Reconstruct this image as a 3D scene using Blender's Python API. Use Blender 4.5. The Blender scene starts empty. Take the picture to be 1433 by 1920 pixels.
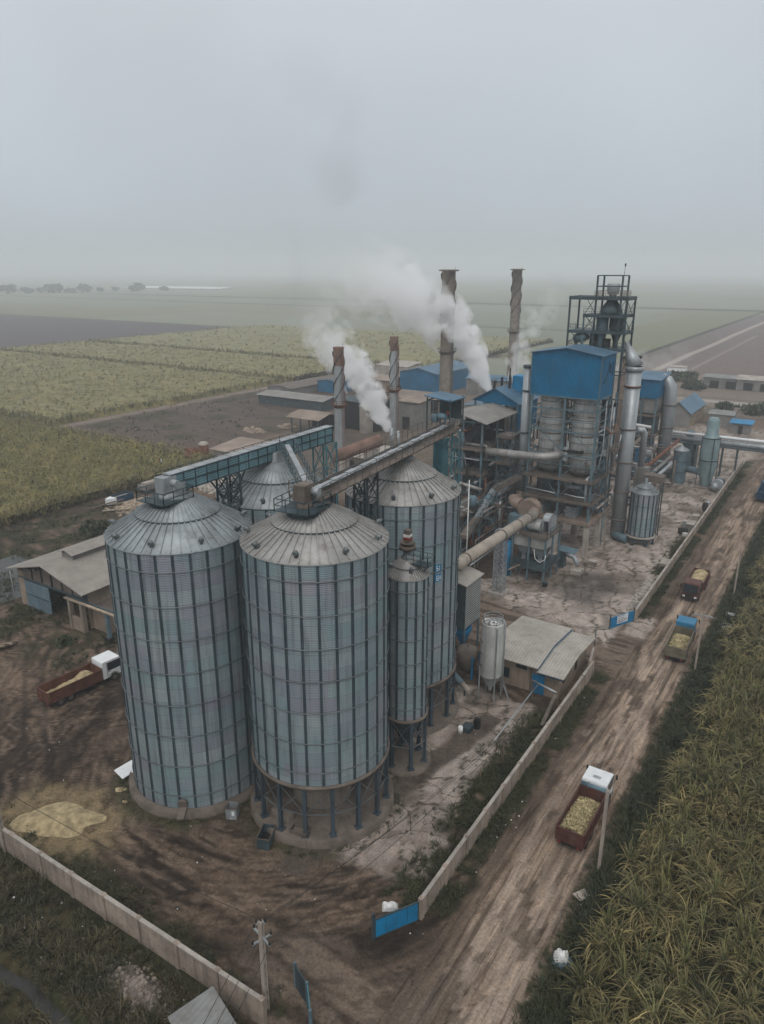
import bpy, math, random
import numpy as np
from mathutils import Vector, noise as mnoise
random.seed(11)
rng = np.random.default_rng(11)
scene = bpy.context.scene
COL = scene.collection
PI = math.pi
R = math.radians

# ------------------------------------------------------------------ helpers
def tag(o, label=None, cat=None, group=None, kind=None):
    if label: o["label"] = label
    if cat: o["category"] = cat
    if group: o["group"] = group
    if kind: o["kind"] = kind
    return o

def thing(name, label, cat, loc=(0, 0, 0), group=None):
    o = bpy.data.objects.new(name, None)
    COL.objects.link(o)
    o.location = loc
    o.empty_display_size = 0.3
    return tag(o, label, cat, group)

def wloc(o):
    v = Vector((0, 0, 0))
    while o is not None:
        v += o.location
        o = o.parent
    return v

def kids(o):
    return [c for c in bpy.data.objects if c.parent is o]

def copy_tree(o, parent=None):
    c = o.copy()
    COL.objects.link(c)
    c.parent = parent
    for k in kids(o):
        copy_tree(k, c)
    return c

class MB:
    """collects shapes in world coordinates and links them as ONE mesh object"""
    def __init__(s):
        s.v = []; s.f = []; s.sm = []
    def add(s, vs, fs, smooth=False):
        n = len(s.v)
        s.v += [tuple(p) for p in vs]
        s.f += [tuple(i + n for i in q) for q in fs]
        s.sm += [smooth] * len(fs)
        return s
    def box(s, x0, y0, z0, x1, y1, z1):
        return s.add([(x0, y0, z0), (x1, y0, z0), (x1, y1, z0), (x0, y1, z0), (x0, y0, z1), (x1, y0, z1), (x1, y1, z1), (x0, y1, z1)],
                     [(0, 3, 2, 1), (4, 5, 6, 7), (0, 1, 5, 4), (1, 2, 6, 5), (2, 3, 7, 6), (3, 0, 4, 7)])
    def beam(s, a, b, w=.1, h=None):
        h = h or w
        a = Vector(a); b = Vector(b); d = (b - a)
        if d.length < 1e-5: return s
        d.normalize()
        up = Vector((0, 0, 1)) if abs(d.z) < .95 else Vector((0, 1, 0))
        x = d.cross(up).normalized(); y = x.cross(d)
        x *= w / 2; y *= h / 2
        vs = [a - x - y, a + x - y, a + x + y, a - x + y, b - x - y, b + x - y, b + x + y, b - x + y]
        return s.add(vs, [(3, 2, 1, 0), (4, 5, 6, 7), (0, 1, 5, 4), (1, 2, 6, 5), (2, 3, 7, 6), (3, 0, 4, 7)])
    def tube(s, pts, r=.05, n=8, cap=True):
        pts = [Vector(p) for p in pts]
        rs = r if isinstance(r, (list, tuple)) else [r] * len(pts)
        rings = []; px = None
        for i, p in enumerate(pts):
            if i == 0: d = pts[1] - pts[0]
            elif i == len(pts) - 1: d = pts[-1] - pts[-2]
            else: d = (pts[i + 1] - p).normalized() + (p - pts[i - 1]).normalized()
            d.normalize()
            if px is None:
                up = Vector((0, 0, 1)) if abs(d.z) < .9 else Vector((0, 1, 0))
                px = d.cross(up).normalized()
            else:
                px = (px - d * px.dot(d)).normalized()
            py = d.cross(px)
            rings.append([p + (px * math.cos(2 * PI * k / n) + py * math.sin(2 * PI * k / n)) * rs[i] for k in range(n)])
        vs = [q for g in rings for q in g]; fs = []
        for i in range(len(pts) - 1):
            for k in range(n):
                k2 = (k + 1) % n
                fs.append((i * n + k, i * n + k2, (i + 1) * n + k2, (i + 1) * n + k))
        s.add(vs, fs, n > 5)
        if cap:
            m = len(s.v) - len(vs)
            s.f.append(tuple(m + k for k in range(n))[::-1]); s.sm.append(False)
            m2 = m + (len(pts) - 1) * n
            s.f.append(tuple(m2 + k for k in range(n))); s.sm.append(False)
        return s
    def lathe(s, x, y, prof, n=24, smooth=True, a0=0., a1=2 * PI):
        full = abs(a1 - a0 - 2 * PI) < 1e-6
        m = n if full else n + 1
        vs = []; fs = []
        for (r, z) in prof:
            for k in range(m):
                a = a0 + (a1 - a0) * k / n
                vs.append((x + r * math.cos(a), y + r * math.sin(a), z))
        for i in range(len(prof) - 1):
            for k in range(n):
                k2 = (k + 1) % m
                fs.append((i * m + k, i * m + k2, (i + 1) * m + k2, (i + 1) * m + k))
        return s.add(vs, fs, smooth)
    def cyl(s, x, y, z0, z1, r, n=20, r1=None):
        r1 = r if r1 is None else r1
        s.lathe(x, y, [(r, z0), (r1, z1)], n)
        b = len(s.v) - 2 * n
        s.f.append(tuple(b + k for k in range(n))[::-1]); s.sm.append(False)
        s.f.append(tuple(b + n + k for k in range(n))); s.sm.append(False)
        return s
    def slab(s, p0, p1, p2, p3, t):
        """thick quad: the four points are the top, t thick along the inward normal"""
        p = [Vector(q) for q in (p0, p1, p2, p3)]
        nrm = (p[1] - p[0]).cross(p[3] - p[0]).normalized() * t
        vs = p + [q - nrm for q in p]
        return s.add(vs, [(0, 1, 2, 3), (7, 6, 5, 4), (0, 4, 5, 1), (1, 5, 6, 2), (2, 6, 7, 3), (3, 7, 4, 0)])
    def prism(s, poly, z0, z1):
        n = len(poly)
        vs = [(p[0], p[1], z0) for p in poly] + [(p[0], p[1], z1) for p in poly]
        fs = [tuple(range(n))[::-1], tuple(range(n, 2 * n))] + [(i, (i + 1) % n, n + (i + 1) % n, n + i) for i in range(n)]
        return s.add(vs, fs)
    def extr_y(s, poly, y0, y1):
        """polygon in (x, z), extruded along y"""
        n = len(poly)
        vs = [(p[0], y0, p[1]) for p in poly] + [(p[0], y1, p[1]) for p in poly]
        fs = [tuple(range(n)), tuple(range(n, 2 * n))[::-1]] + [((i + 1) % n, i, n + i, n + (i + 1) % n) for i in range(n)]
        return s.add(vs, fs)
    def extr_x(s, poly, x0, x1):
        n = len(poly)
        vs = [(x0, p[0], p[1]) for p in poly] + [(x1, p[0], p[1]) for p in poly]
        fs = [tuple(range(n))[::-1], tuple(range(n, 2 * n))] + [(i, (i + 1) % n, n + (i + 1) % n, n + i) for i in range(n)]
        return s.add(vs, fs)
    def rail(s, pts, h=.7, step=1.1, w=.035):
        """guard rail along a polyline"""
        for a, b in zip(pts[:-1], pts[1:]):
            a = Vector(a); b = Vector(b); L = (b - a).length
            n = max(1, int(round(L / step)))
            for i in range(n + 1):
                p = a.lerp(b, i / n)
                s.beam(p, p + Vector((0, 0, h)), w)
            for k in (1., .5):
                s.beam(a + Vector((0, 0, h * k)), b + Vector((0, 0, h * k)), w)
        return s
    def build(s, name, mat, parent=None, label=None):
        o = mesh_obj(name, s.v, s.f, mat, parent, s.sm)
        if label: o["label"] = label
        return o

def mesh_obj(name, v, f, mat, parent=None, smooth=None):
    me = bpy.data.meshes.new(name)
    if parent is not None:
        w = wloc(parent)
        v = [(p[0] - w.x, p[1] - w.y, p[2] - w.z) for p in v]
    me.from_pydata(v, [], f)
    if smooth is not None:
        me.polygons.foreach_set("use_smooth", smooth)
    if mat: me.materials.append(mat)
    me.update()
    o = bpy.data.objects.new(name, me)
    COL.objects.link(o)
    if parent is not None: o.parent = parent
    return o

def np_mesh(name, V, Q, mat, cols=None, smooth=False, nper=4):
    """big mesh from numpy arrays; Q is (n, nper) faces, cols a per-vertex colour"""
    me = bpy.data.meshes.new(name)
    V = np.ascontiguousarray(V, np.float32); Q = np.ascontiguousarray(Q, np.int32)
    me.vertices.add(len(V)); me.vertices.foreach_set("co", V.ravel())
    me.loops.add(Q.size); me.loops.foreach_set("vertex_index", Q.ravel())
    me.polygons.add(len(Q))
    me.polygons.foreach_set("loop_start", np.arange(0, Q.size, nper, dtype=np.int32))
    me.polygons.foreach_set("loop_total", np.full(len(Q), nper, np.int32))
    me.polygons.foreach_set("use_smooth", np.full(len(Q), smooth))
    me.update(calc_edges=True)
    if cols is not None:
        a = me.color_attributes.new("Col", 'FLOAT_COLOR', 'POINT')
        c = np.ones((len(V), 4), np.float32); c[:, :cols.shape[1]] = cols
        a.data.foreach_set("color", c.ravel())
    me.materials.append(mat)
    o = bpy.data.objects.new(name, me)
    COL.objects.link(o)
    return o

# ---- numpy value noise
_tab = rng.random((256, 256))
def vnoise(x, y, seed=0):
    x = np.asarray(x, float) + seed * 17.37; y = np.asarray(y, float) + seed * 9.71
    xi = np.floor(x).astype(int); yi = np.floor(y).astype(int)
    fx = x - xi; fy = y - yi
    fx = fx * fx * (3 - 2 * fx); fy = fy * fy * (3 - 2 * fy)
    g = lambda a, b: _tab[(a + 57 * (b >> 8)) & 255, (b + 31 * (a >> 8)) & 255]
    return (g(xi, yi) * (1 - fx) + g(xi + 1, yi) * fx) * (1 - fy) + (g(xi, yi + 1) * (1 - fx) + g(xi + 1, yi + 1) * fx) * fy
def fbm(x, y, o=4, seed=0):
    t = 0; a = 1; s = 0
    for i in range(o):
        t = t + a * vnoise(x * 2 ** i, y * 2 ** i, seed + i * 3); s += a; a *= .55
    return t / s
def sstep(a, b, x):
    t = np.clip((x - a) / (b - a), 0, 1)
    return t * t * (3 - 2 * t)

# ------------------------------------------------------------------ materials
def srgb(h):
    c = [int(h[i:i + 2], 16) / 255 for i in (0, 2, 4)]
    return tuple(x / 12.92 if x <= .04045 else ((x + .055) / 1.055) ** 2.4 for x in c)

class NT:
    def __init__(s, name):
        s.m = bpy.data.materials.new(name); s.m.use_nodes = True
        s.t = s.m.node_tree; s.n = s.t.nodes; s.n.clear()
        s.out = s.n.new('ShaderNodeOutputMaterial')
    def new(s, typ, **kw):
        n = s.n.new('ShaderNode' + typ)
        for k, v in kw.items(): setattr(n, k, v)
        return n
    def link(s, a, b): s.t.links.new(a, b)
    def put(s, sock, v):
        if hasattr(v, 'is_linked') or hasattr(v, 'links'): s.link(v, sock)
        else: sock.default_value = v
    def math(s, op, a, b=None, c=None, clamp=False):
        n = s.new('Math', operation=op); n.use_clamp = clamp
        s.put(n.inputs[0], a)
        if b is not None: s.put(n.inputs[1], b)
        if c is not None: s.put(n.inputs[2], c)
        return n.outputs[0]
    def noise(s, vec, scale, detail=4, rough=.55, dist=0.):
        n = s.new('TexNoise'); n.inputs['Scale'].default_value = scale; n.inputs['Detail'].default_value = detail
        n.inputs['Roughness'].default_value = rough; n.inputs['Distortion'].default_value = dist
        s.link(vec, n.inputs['Vector']); return n.outputs[0]
    def ramp(s, x, a, b, va=0., vb=1.):
        n = s.new('MapRange'); n.clamp = True; n.interpolation_type = 'SMOOTHSTEP'
        s.link(x, n.inputs[0])
        for i, v in zip((1, 2, 3, 4), (a, b, va, vb)): n.inputs[i].default_value = v
        return n.outputs[0]
    def mix(s, fac, a, b, blend='MIX'):
        n = s.new('Mix', data_type='RGBA', blend_type=blend)
        s.put(n.inputs[0], fac)
        for sock, v in ((n.inputs[6], a), (n.inputs[7], b)):
            if isinstance(v, tuple): sock.default_value = v + (1,) if len(v) == 3 else v
            else: s.link(v, sock)
        return n.outputs[2]
    def scale(s, vec, sc):
        n = s.new('VectorMath', operation='MULTIPLY'); s.link(vec, n.inputs[0]); n.inputs[1].default_value = sc
        return n.outputs[0]
    def bsdf(s, col, rough=.6, metal=0., bump=None, bstr=.3, bdist=.05, spec=.5):
        b = s.new('BsdfPrincipled')
        if isinstance(col, tuple): b.inputs['Base Color'].default_value = col + (1,)
        else: s.link(col, b.inputs['Base Color'])
        s.put(b.inputs['Roughness'], rough); s.put(b.inputs['Metallic'], metal)
        b.inputs['Specular IOR Level'].default_value = spec
        if bump is not None:
            n = s.new('Bump'); n.inputs['Strength'].default_value = bstr; n.inputs['Distance'].default_value = bdist
            s.link(bump, n.inputs['Height']); s.link(n.outputs[0], b.inputs['Normal'])
        s.link(b.outputs[0], s.out.inputs['Surface']); return b
    def pos(s): return s.new('NewGeometry').outputs['Position']

def paint(name, col, rough=.55, metal=0., var=.25, scale=.7, dirt=(.09, .075, .06), damt=.35, streak=True, rust=0., corr=None, bumpy=.0, spec=.22):
    """weathered painted / galvanised surface: mottling, run-down streaks, optional rust and corrugation"""
    t = NT(name); P = t.pos()
    c = t.mix(t.ramp(t.noise(P, scale, 4), .3, .7), tuple(x * (1 - var) for x in col), tuple(min(1, x * (1 + var)) for x in col))
    if damt > 0:
        v = t.scale(P, (2.2, 2.2, .16)) if streak else P
        n = t.noise(v, 1.3, 5, .65)
        c = t.mix(t.ramp(n, .46, .78, 0, damt), c, dirt)
        n2 = t.noise(P, 3.7, 5, .7)
        c = t.mix(t.ramp(n2, .52, .75, 0, damt * .7), c, tuple(x * .6 for x in dirt))
    if rust > 0:
        v = t.scale(P, (1.2, 1.2, .45))
        n = t.noise(v, 1.1, 6, .7, .3)
        c = t.mix(t.ramp(n, .64 - .3 * rust, .8 - .25 * rust, 0, min(1, .45 + rust)), c, (.13, .055, .03))
    h = None
    if corr:
        ax, pitch = corr
        sx = t.new('SeparateXYZ'); t.link(P, sx.inputs[0])
        h = t.math('SINE', t.math('MULTIPLY', sx.outputs['xyz'.index(ax)], 2 * PI / pitch))
    elif bumpy:
        h = t.noise(P, 6, 5, .6)
    t.bsdf(c, rough, metal, h, .5 if corr else bumpy, .03 if corr else .05, spec)
    return t.m

M = {}
def setup_materials():
    M['steel'] = paint('galvanised_steel', (.34, .36, .37), .5, .35, .18, damt=.4)
    M['steel_dark'] = paint('dark_painted_steel', (.05, .075, .085), .5, .1, .3, damt=.4, rust=.15)
    M['steel_blue'] = paint('blue_grey_steel', (.11, .17, .20), .5, .1, .25, damt=.45, rust=.1)
    M['steel_leg'] = paint('blue_leg_steel', (.05, .072, .09), .5, .1, .25, damt=.4, rust=.05)
    M['steel_brown'] = paint('dusty_brown_steel', (.135, .11, .092), .7, 0, .3, damt=.4, rust=.08)
    M['teal'] = paint('teal_sheet', (.14, .25, .28), .45, .2, .22, damt=.35, corr=('z', .16))
    M['teal_paint'] = paint('teal_paint', (.07, .19, .22), .5, .1, .2, damt=.35, rust=.1)
    M['blue'] = paint('blue_cladding', (.001, .118, .24), .5, 0, .18, .3, (.035, .085, .12), .6, corr=('x', .32))
    M['blue_y'] = paint('blue_cladding_side', (.001, .118, .24), .5, 0, .18, .3, (.035, .085, .12), .6, corr=('y', .32))
    M['blue_flat'] = paint('blue_gate_paint', (.008, .18, .36), .5, 0, .2, .9, (.05, .07, .08), .3)
    M['blue_roof'] = paint('blue_roof_sheet', (.075, .15, .22), .5, .2, .2, .3, (.12, .14, .15), .4, streak=False, corr=('x', .3))
    M['grey_roof'] = paint('grey_roof_sheet', (.22, .22, .21), .6, .1, .18, .4, (.12, .10, .085), .5, streak=False, corr=('x', .3))
    M['grey_roof_y'] = paint('grey_roof_sheet_y', (.24, .225, .205), .6, .1, .16, .4, (.13, .105, .085), .5, streak=False, corr=('y', .28))
    M['pale_roof'] = paint('pale_roof_sheet', (.38, .345, .305), .65, .05, .12, .4, (.17, .14, .115), .5, streak=False, corr=('x', .3))
    M['ware_roof'] = paint('dusty_warehouse_roof', (.285, .255, .225), .7, .05, .12, .4, (.15, .12, .10), .5, streak=False, corr=('y', .28))
    M['louvre'] = paint('louvre_sheet', (.48, .475, .455), .5, .1, .1, .6, (.2, .18, .16), .4)
    M['darkblue'] = paint('dark_blue_vehicle_paint', (.012, .05, .10), .4, 0, .2, 1., damt=.2)
    M['scrub'] = paint('grey_green_scrubber_paint', (.19, .26, .27), .5, .1, .2, .5, damt=.5, rust=.05)
    M['strake'] = paint('dark_strake', (.055, .048, .042), .8, 0, .3, 1., (.1, .07, .05), .4)  # dark colour that sets the strakes off from the shaft
    M['pad'] = paint('dirty_footing_concrete', (.145, .118, .098), .9, 0, .25, .8, (.07, .058, .048), .6, bumpy=.25)
    M['door'] = paint('dull_blue_door', (.13, .185, .22), .55, 0, .15, .7, (.12, .11, .10), .5, corr=('x', .25))
    M['tan_roof'] = paint('dusty_tan_roof', (.28, .22, .18), .75, 0, .2, .3, (.16, .12, .09), .4, streak=False)
    M['concrete'] = paint('old_concrete', (.22, .183, .15), .85, 0, .2, .8, (.10, .085, .07), .55, bumpy=.25)
    M['concrete_lt'] = paint('pale_concrete', (.36, .32, .28), .85, 0, .18, .6, (.14, .12, .10), .5, bumpy=.2)
    M['wallblock'] = paint('rendered_wall', (.31, .25, .20), .85, 0, .25, .7, (.085, .068, .055), .75, bumpy=.3)
    M['tan_wall'] = paint('tan_wall', (.285, .222, .17), .85, 0, .2, .5, (.12, .095, .075), .5, bumpy=.15)
    M['grey_wall'] = paint('grey_wall', (.20, .19, .18), .85, 0, .2, .4, (.09, .08, .07), .5, bumpy=.15)
    M['flue'] = paint('flue_steel', (.36, .38, .39), .42, .4, .12, .5, (.12, .12, .12), .4)
    M['flue_rust'] = paint('rusty_flue_steel', (.30, .285, .27), .5, .3, .25, .6, (.14, .1, .08), .55, streak=False, rust=.42)
    M['duct_tan'] = paint('dusty_duct', (.36, .31, .26), .7, .1, .15, .6, (.16, .12, .09), .5, streak=False)
    M['duct_brown'] = paint('brown_duct', (.215, .16, .128), .75, 0, .2, .7, (.12, .085, .065), .5, streak=False)
    M['rust'] = paint('rusted_steel', (.15, .065, .04), .8, 0, .3, 1., (.06, .035, .03), .5)
    M['rust_lt'] = paint('rusted_drum', (.19, .115, .088), .8, 0, .25, .6, (.12, .07, .05), .5)
    M['tank'] = paint('pale_tank_sheet', (.42, .42, .40), .5, .2, .16, .5, (.16, .13, .10), .6, rust=.12)
    M['white'] = paint('white_paint', (.72, .73, .73), .5, 0, .06, 1., (.3, .28, .25), .25)
    M['plastic'] = paint('white_plastic', (.66, .65, .63), .6, 0, .15, 2., (.3, .27, .24), .35)
    M['black'] = paint('black_rubber', (.022, .022, .023), .75, 0, .2, 2., (.07, .055, .045), .4, streak=False)
    M['chassis'] = paint('truck_chassis', (.03, .03, .03), .6, .2, .3, 2., (.08, .06, .045), .4)
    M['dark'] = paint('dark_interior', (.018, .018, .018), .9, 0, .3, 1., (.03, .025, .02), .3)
    M['pole'] = paint('pole_concrete', (.34, .29, .245), .85, 0, .12, 1.4, (.15, .12, .10), .4)
    M['wood'] = paint('weathered_wood', (.13, .095, .07), .85, 0, .3, 1.5, (.06, .045, .035), .4)
    M['timber'] = paint('pale_timber', (.34, .27, .20), .85, 0, .3, 1.5, (.16, .12, .09), .4, streak=False)
    M['wire'] = paint('cable', (.03, .03, .03), .7, .2, .1, 1., damt=0)
    M['rim'] = paint('wheel_rim', (.12, .10, .09), .6, .3, .3, 2., damt=.4)
    M['red'] = paint('red_brown_truck_paint', (.12, .05, .034), .55, 0, .25, 1., (.12, .09, .07), .5)
    M['maroon'] = paint('maroon_truck_paint', (.09, .036, .028), .5, 0, .25, 1., (.14, .10, .08), .5)
    M['olive'] = paint('dusty_olive_truck_paint', (.16, .14, .10), .65, 0, .25, 1., (.11, .09, .07), .5)
    M['cabblue'] = paint('blue_truck_paint', (.03, .17, .30), .45, 0, .15, 1., (.12, .12, .12), .35)
    M['lamp_red'] = paint('red_lens', (.22, .035, .025), .3, 0, .1, 1., damt=.1)
    M['lamp_clear'] = paint('clear_lens', (.75, .74, .70), .2, 0, .05, 1., damt=.1)
    M['rubble'] = paint('rubble_stone', (.36, .32, .28), .9, 0, .5, 2.5, (.13, .10, .08), .5, streak=False)
    M['sand'] = paint('bagasse_pile', (.38, .30, .175), .95, 0, .3, 2., (.20, .14, .07), .4, streak=False, bumpy=.5)
    M['straw'] = paint('crushed_cane_load', (.17, .135, .065), .9, 0, .55, 5., (.12, .09, .04), .5, streak=False, bumpy=.8)
    M['leafdark'] = paint('dark_leaves', (.035, .05, .02), .8, 0, .5, 1.5, (.02, .025, .012), .4, streak=False)
    M['signwhite'] = paint('sign_board', (.62, .64, .66), .5, 0, .08, 2., (.4, .38, .35), .25)
    M['ink'] = paint('sign_ink', (.03, .04, .06), .6, 0, .1, 2., damt=0)
    t = NT('window_glass'); t.bsdf((.02, .03, .035), .12, 0, spec=.7); M['glass'] = t.m
    t = NT('ditch_water_surface'); P = t.pos()
    t.bsdf((.03, .028, .024), .2, 0, t.noise(P, 2.5, 3), .1, .05, .3); M['water'] = t.m
    # vertex-coloured ground with fine grain, smeared mud and (per surface) ruts or cracks
    def ground_mat(key, name):
        t = NT(name); P = t.pos()
        a = t.new('VertexColor'); a.layer_name = 'Col'
        n1 = t.noise(P, 5.5, 6, .7); n2 = t.noise(P, .9, 5, .6)
        mul = lambda c, k, f: t.mix(f, c, t.mix(1., c, k, 'MULTIPLY'))
        c = mul(a.outputs[0], (.55, .52, .50), t.ramp(n1, .75, .25))
        c = mul(c, (1.3, 1.26, 1.2), t.ramp(n2, .35, .7, 0, .5))
        if key == 'ground':
            n3 = t.noise(P, .55, 8, .62, 2.2)
            c = mul(c, (.70, .67, .64), t.ramp(n3, .52, .62)); c = mul(c, (1.25, 1.22, 1.18), t.ramp(n3, .47, .38, 0, .8))
            n4 = t.noise(P, 1.7, 6, .65, 1.6); c = mul(c, (.72, .69, .66), t.ramp(n4, .55, .64, 0, .7))
        if key == 'road':
            n3 = t.noise(t.scale(P, (3.2, .16, 1.)), 1., 7, .62, .5)
            c = mul(c, (.6, .56, .52), t.ramp(n3, .53, .60)); c = mul(c, (1.3, 1.26, 1.22), t.ramp(n3, .47, .39))
            n4 = t.noise(t.scale(P, (1.1, .38, 1.)), 1., 7, .7, 1.2); c = mul(c, (.55, .50, .46), t.ramp(n4, .58, .63, 0, .85))
        if key == 'paved':
            w = t.new('TexNoise'); w.inputs['Scale'].default_value = .8; w.inputs['Detail'].default_value = 4; t.link(P, w.inputs['Vector'])
            ad = t.new('VectorMath', operation='MULTIPLY_ADD'); t.link(w.outputs['Color'], ad.inputs[0]); ad.inputs[1].default_value = (1.8, 1.8, 0); t.link(t.scale(P, (1, 1, 0)), ad.inputs[2])
            v = t.new('TexVoronoi', feature='DISTANCE_TO_EDGE'); v.inputs['Scale'].default_value = .19; t.link(ad.outputs[0], v.inputs['Vector'])
            c = mul(c, (.30, .28, .22), t.ramp(v.outputs['Distance'], .016, .004, 0, .85))
            n3 = t.noise(P, .42, 7, .65, 1.); c = mul(c, (.66, .62, .59), t.ramp(n3, .55, .66, 0, .75)); c = mul(c, (1.18, 1.16, 1.14), t.ramp(n3, .47, .4))
        t.bsdf(c, .9, 0, n1, .5, .06, .15); M[key] = t.m
    ground_mat('ground', 'mud_surface'); ground_mat('road', 'dirt_road_surface'); ground_mat('paved', 'concrete_slab_surface')
    t = NT('leaf_surface'); P = t.pos()
    a = t.new('VertexColor'); a.layer_name = 'Col'
    n2 = t.noise(P, .35, 3, .6)
    c = t.mix(t.ramp(n2, .3, .7), t.mix(1., a.outputs[0], (.72, .78, .8), 'MULTIPLY'), t.mix(1., a.outputs[0], (1.2, 1.15, 1.1), 'MULTIPLY'))
    b = t.bsdf(c, .6, 0, spec=.3)
    b.inputs['Subsurface Weight'].default_value = 0
    M['leaf'] = t.m
    # silo wall: staggered sheet panels in slightly different shades, horizontal corrugation
    def silo_mat(name, npan, h0, tint):
        t = NT(name)
        tc = t.new('TexCoord'); s = t.new('SeparateXYZ'); t.link(tc.outputs['Object'], s.inputs[0])
        ang = t.math('ARCTAN2', s.outputs[1], s.outputs[0])
        row = t.math('FLOOR', t.math('DIVIDE', s.outputs[2], h0))
        colm = t.math('FLOOR', t.math('ADD', t.math('MULTIPLY', ang, npan / (2 * PI)), t.math('MULTIPLY', t.math('MODULO', row, 2.), .5)))
        cb = t.new('CombineXYZ'); t.link(t.math('FLOOR', t.math('DIVIDE', colm, 3.)), cb.inputs[0]); t.link(row, cb.inputs[1])
        wn = t.new('TexWhiteNoise', noise_dimensions='3D'); t.link(cb.outputs[0], wn.inputs['Vector'])
        ob = t.new('ObjectInfo'); t.link(t.math('MULTIPLY', ob.outputs['Random'], 50.), cb.inputs[2])
        P = t.pos()
        big = t.noise(t.scale(P, (.45, .45, .30)), 1., 5)
        c = t.mix(t.ramp(big, .35, .65), (.29, .355, .385), (.40, .43, .445))
        c = t.mix(t.math('MULTIPLY', wn.outputs[0], .6), c, tint)
        # some panels carry a purple or green cast
        w2 = t.new('TexWhiteNoise', noise_dimensions='3D'); t.link(t.scale(cb.outputs[0], (3.1, 7.7, 1.)), w2.inputs['Vector'])
        c = t.mix(t.ramp(w2.outputs[0], .62, .98, 0, .5), c, (.315, .285, .345))
        c = t.mix(t.ramp(w2.outputs[0], .38, .02, 0, .45), c, (.23, .37, .375))
        st = t.noise(t.scale(P, (2.6, 2.6, .12)), 1.4, 5, .65)
        c = t.mix(t.ramp(st, .47, .74, 0, .6), c, (.11, .105, .10))
        rs = t.noise(t.scale(P, (3.4, 3.4, .09)), 1.3, 6, .7); c = t.mix(t.ramp(rs, .60, .72, 0, .5), c, (.17, .11, .075))
        # grime rising from the foot of the wall and rows of darker joints
        fr = t.math('FRACT', t.math('DIVIDE', s.outputs[2], h0))
        c = t.mix(t.ramp(fr, .05, .0, 0, .55), c, (.09, .10, .105))
        sp = t.noise(P, 2.2, 6, .75)
        c = t.mix(t.ramp(sp, .62, .74, 0, .5), c, (.10, .10, .10))
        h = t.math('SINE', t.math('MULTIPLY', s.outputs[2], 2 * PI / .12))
        c = t.mix(t.ramp(h, -1., .2, .13, 0), c, (.10, .12, .13))  # shade in the corrugation grooves, put into the sheet colour
        t.bsdf(c, .45, .3, h, .4, .02, .4)
        return t.m
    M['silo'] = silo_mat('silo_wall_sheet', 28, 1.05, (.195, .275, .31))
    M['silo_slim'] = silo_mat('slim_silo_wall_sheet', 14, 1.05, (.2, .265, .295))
    t = NT('banded_tank_sheet'); tc = t.new('TexCoord'); sx = t.new('SeparateXYZ'); t.link(tc.outputs['Object'], sx.inputs[0])
    ang = t.math('MULTIPLY', t.math('ARCTAN2', sx.outputs[1], sx.outputs[0]), 9 / (2 * PI)); row = t.math('DIVIDE', sx.outputs[2], 1.1)
    sh = t.math('MULTIPLY', t.math('MODULO', t.math('FLOOR', row), 2.), .5)
    f1 = t.math('FRACT', t.math('ADD', t.math('ADD', ang, sh), 20.)); f2 = t.math('FRACT', row)
    P = t.pos()
    c = t.mix(t.ramp(t.noise(P, .6, 4), .3, .7), (.33, .335, .325), (.46, .455, .435))
    c = t.mix(t.ramp(t.noise(t.scale(P, (2.2, 2.2, .2)), 1.2, 5, .65), .48, .75, 0, .6), c, (.15, .12, .095))
    c = t.mix(t.ramp(f1, .035, .015, 0, .8), c, (.08, .07, .06)); c = t.mix(t.ramp(f2, .06, .03, 0, .8), c, (.08, .07, .06))
    t.bsdf(c, .5, .15, spec=.3); M['tank_panel'] = t.m
    M['silo_rib'] = paint('silo_rib_steel', (.066, .092, .108), .45, .2, .25, damt=.3)
    M['silo_roof'] = paint('silo_roof_sheet', (.29, .315, .325), .45, .3, .16, .6, (.12, .11, .10), .6, streak=False)
    M['silo_roof_warm'] = paint('dusty_silo_roof_sheet', (.335, .325, .31), .5, .25, .17, .6, (.15, .125, .105), .65, streak=False)
    M['hoop'] = paint('silo_hoop_steel', (.16, .175, .18), .45, .4, .2, damt=.4)

setup_materials()
# ------------------------------------------------------------------ camera, light, sky, air
CAM = Vector((28.2, -95.1, 38.0))
cam_d = bpy.data.cameras.new("camera")
cam_d.sensor_fit = 'VERTICAL'; cam_d.sensor_height = 24.0
cam_d.lens = 1380. / 1920. * 24.0
cam_d.clip_start = .5; cam_d.clip_end = 20000
cam = bpy.data.objects.new("camera", cam_d); COL.objects.link(cam)
cam.location = CAM
cam.rotation_euler = (R(90 - 18.2479), 0, R(33))
scene.camera = cam

SUN_EL, SUN_AZ = 52., 150.      # compass-like: measured from +y towards +x
w = bpy.data.worlds.new("World"); scene.world = w; w.use_nodes = True
nt = w.node_tree; nt.nodes.clear()
out = nt.nodes.new('ShaderNodeOutputWorld'); bg = nt.nodes.new('ShaderNodeBackground')
sky = nt.nodes.new('ShaderNodeTexSky'); sky.sky_type = 'NISHITA'; sky.sun_disc = False
sky.sun_elevation = R(SUN_EL); sky.sun_rotation = R(SUN_AZ); sky.dust_density = 4.; sky.air_density = 1.2
bw = nt.nodes.new('ShaderNodeRGBToBW'); nt.links.new(sky.outputs[0], bw.inputs[0])
tc = nt.nodes.new('ShaderNodeTexCoord'); sep = nt.nodes.new('ShaderNodeSeparateXYZ'); nt.links.new(tc.outputs['Generated'], sep.inputs[0])
mr = nt.nodes.new('ShaderNodeMapRange'); mr.clamp = True
nt.links.new(sep.outputs[2], mr.inputs[0])
for i, v in zip((1, 2, 3, 4), (0., 1., 0., 1.)): mr.inputs[i].default_value = v
cr = nt.nodes.new('ShaderNodeValToRGB'); nt.links.new(mr.outputs[0], cr.inputs[0])
e = cr.color_ramp.elements
SKYK = 1.0
e[0].position = 0.; e[0].color = (.405, .47, .52, 1)
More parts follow.
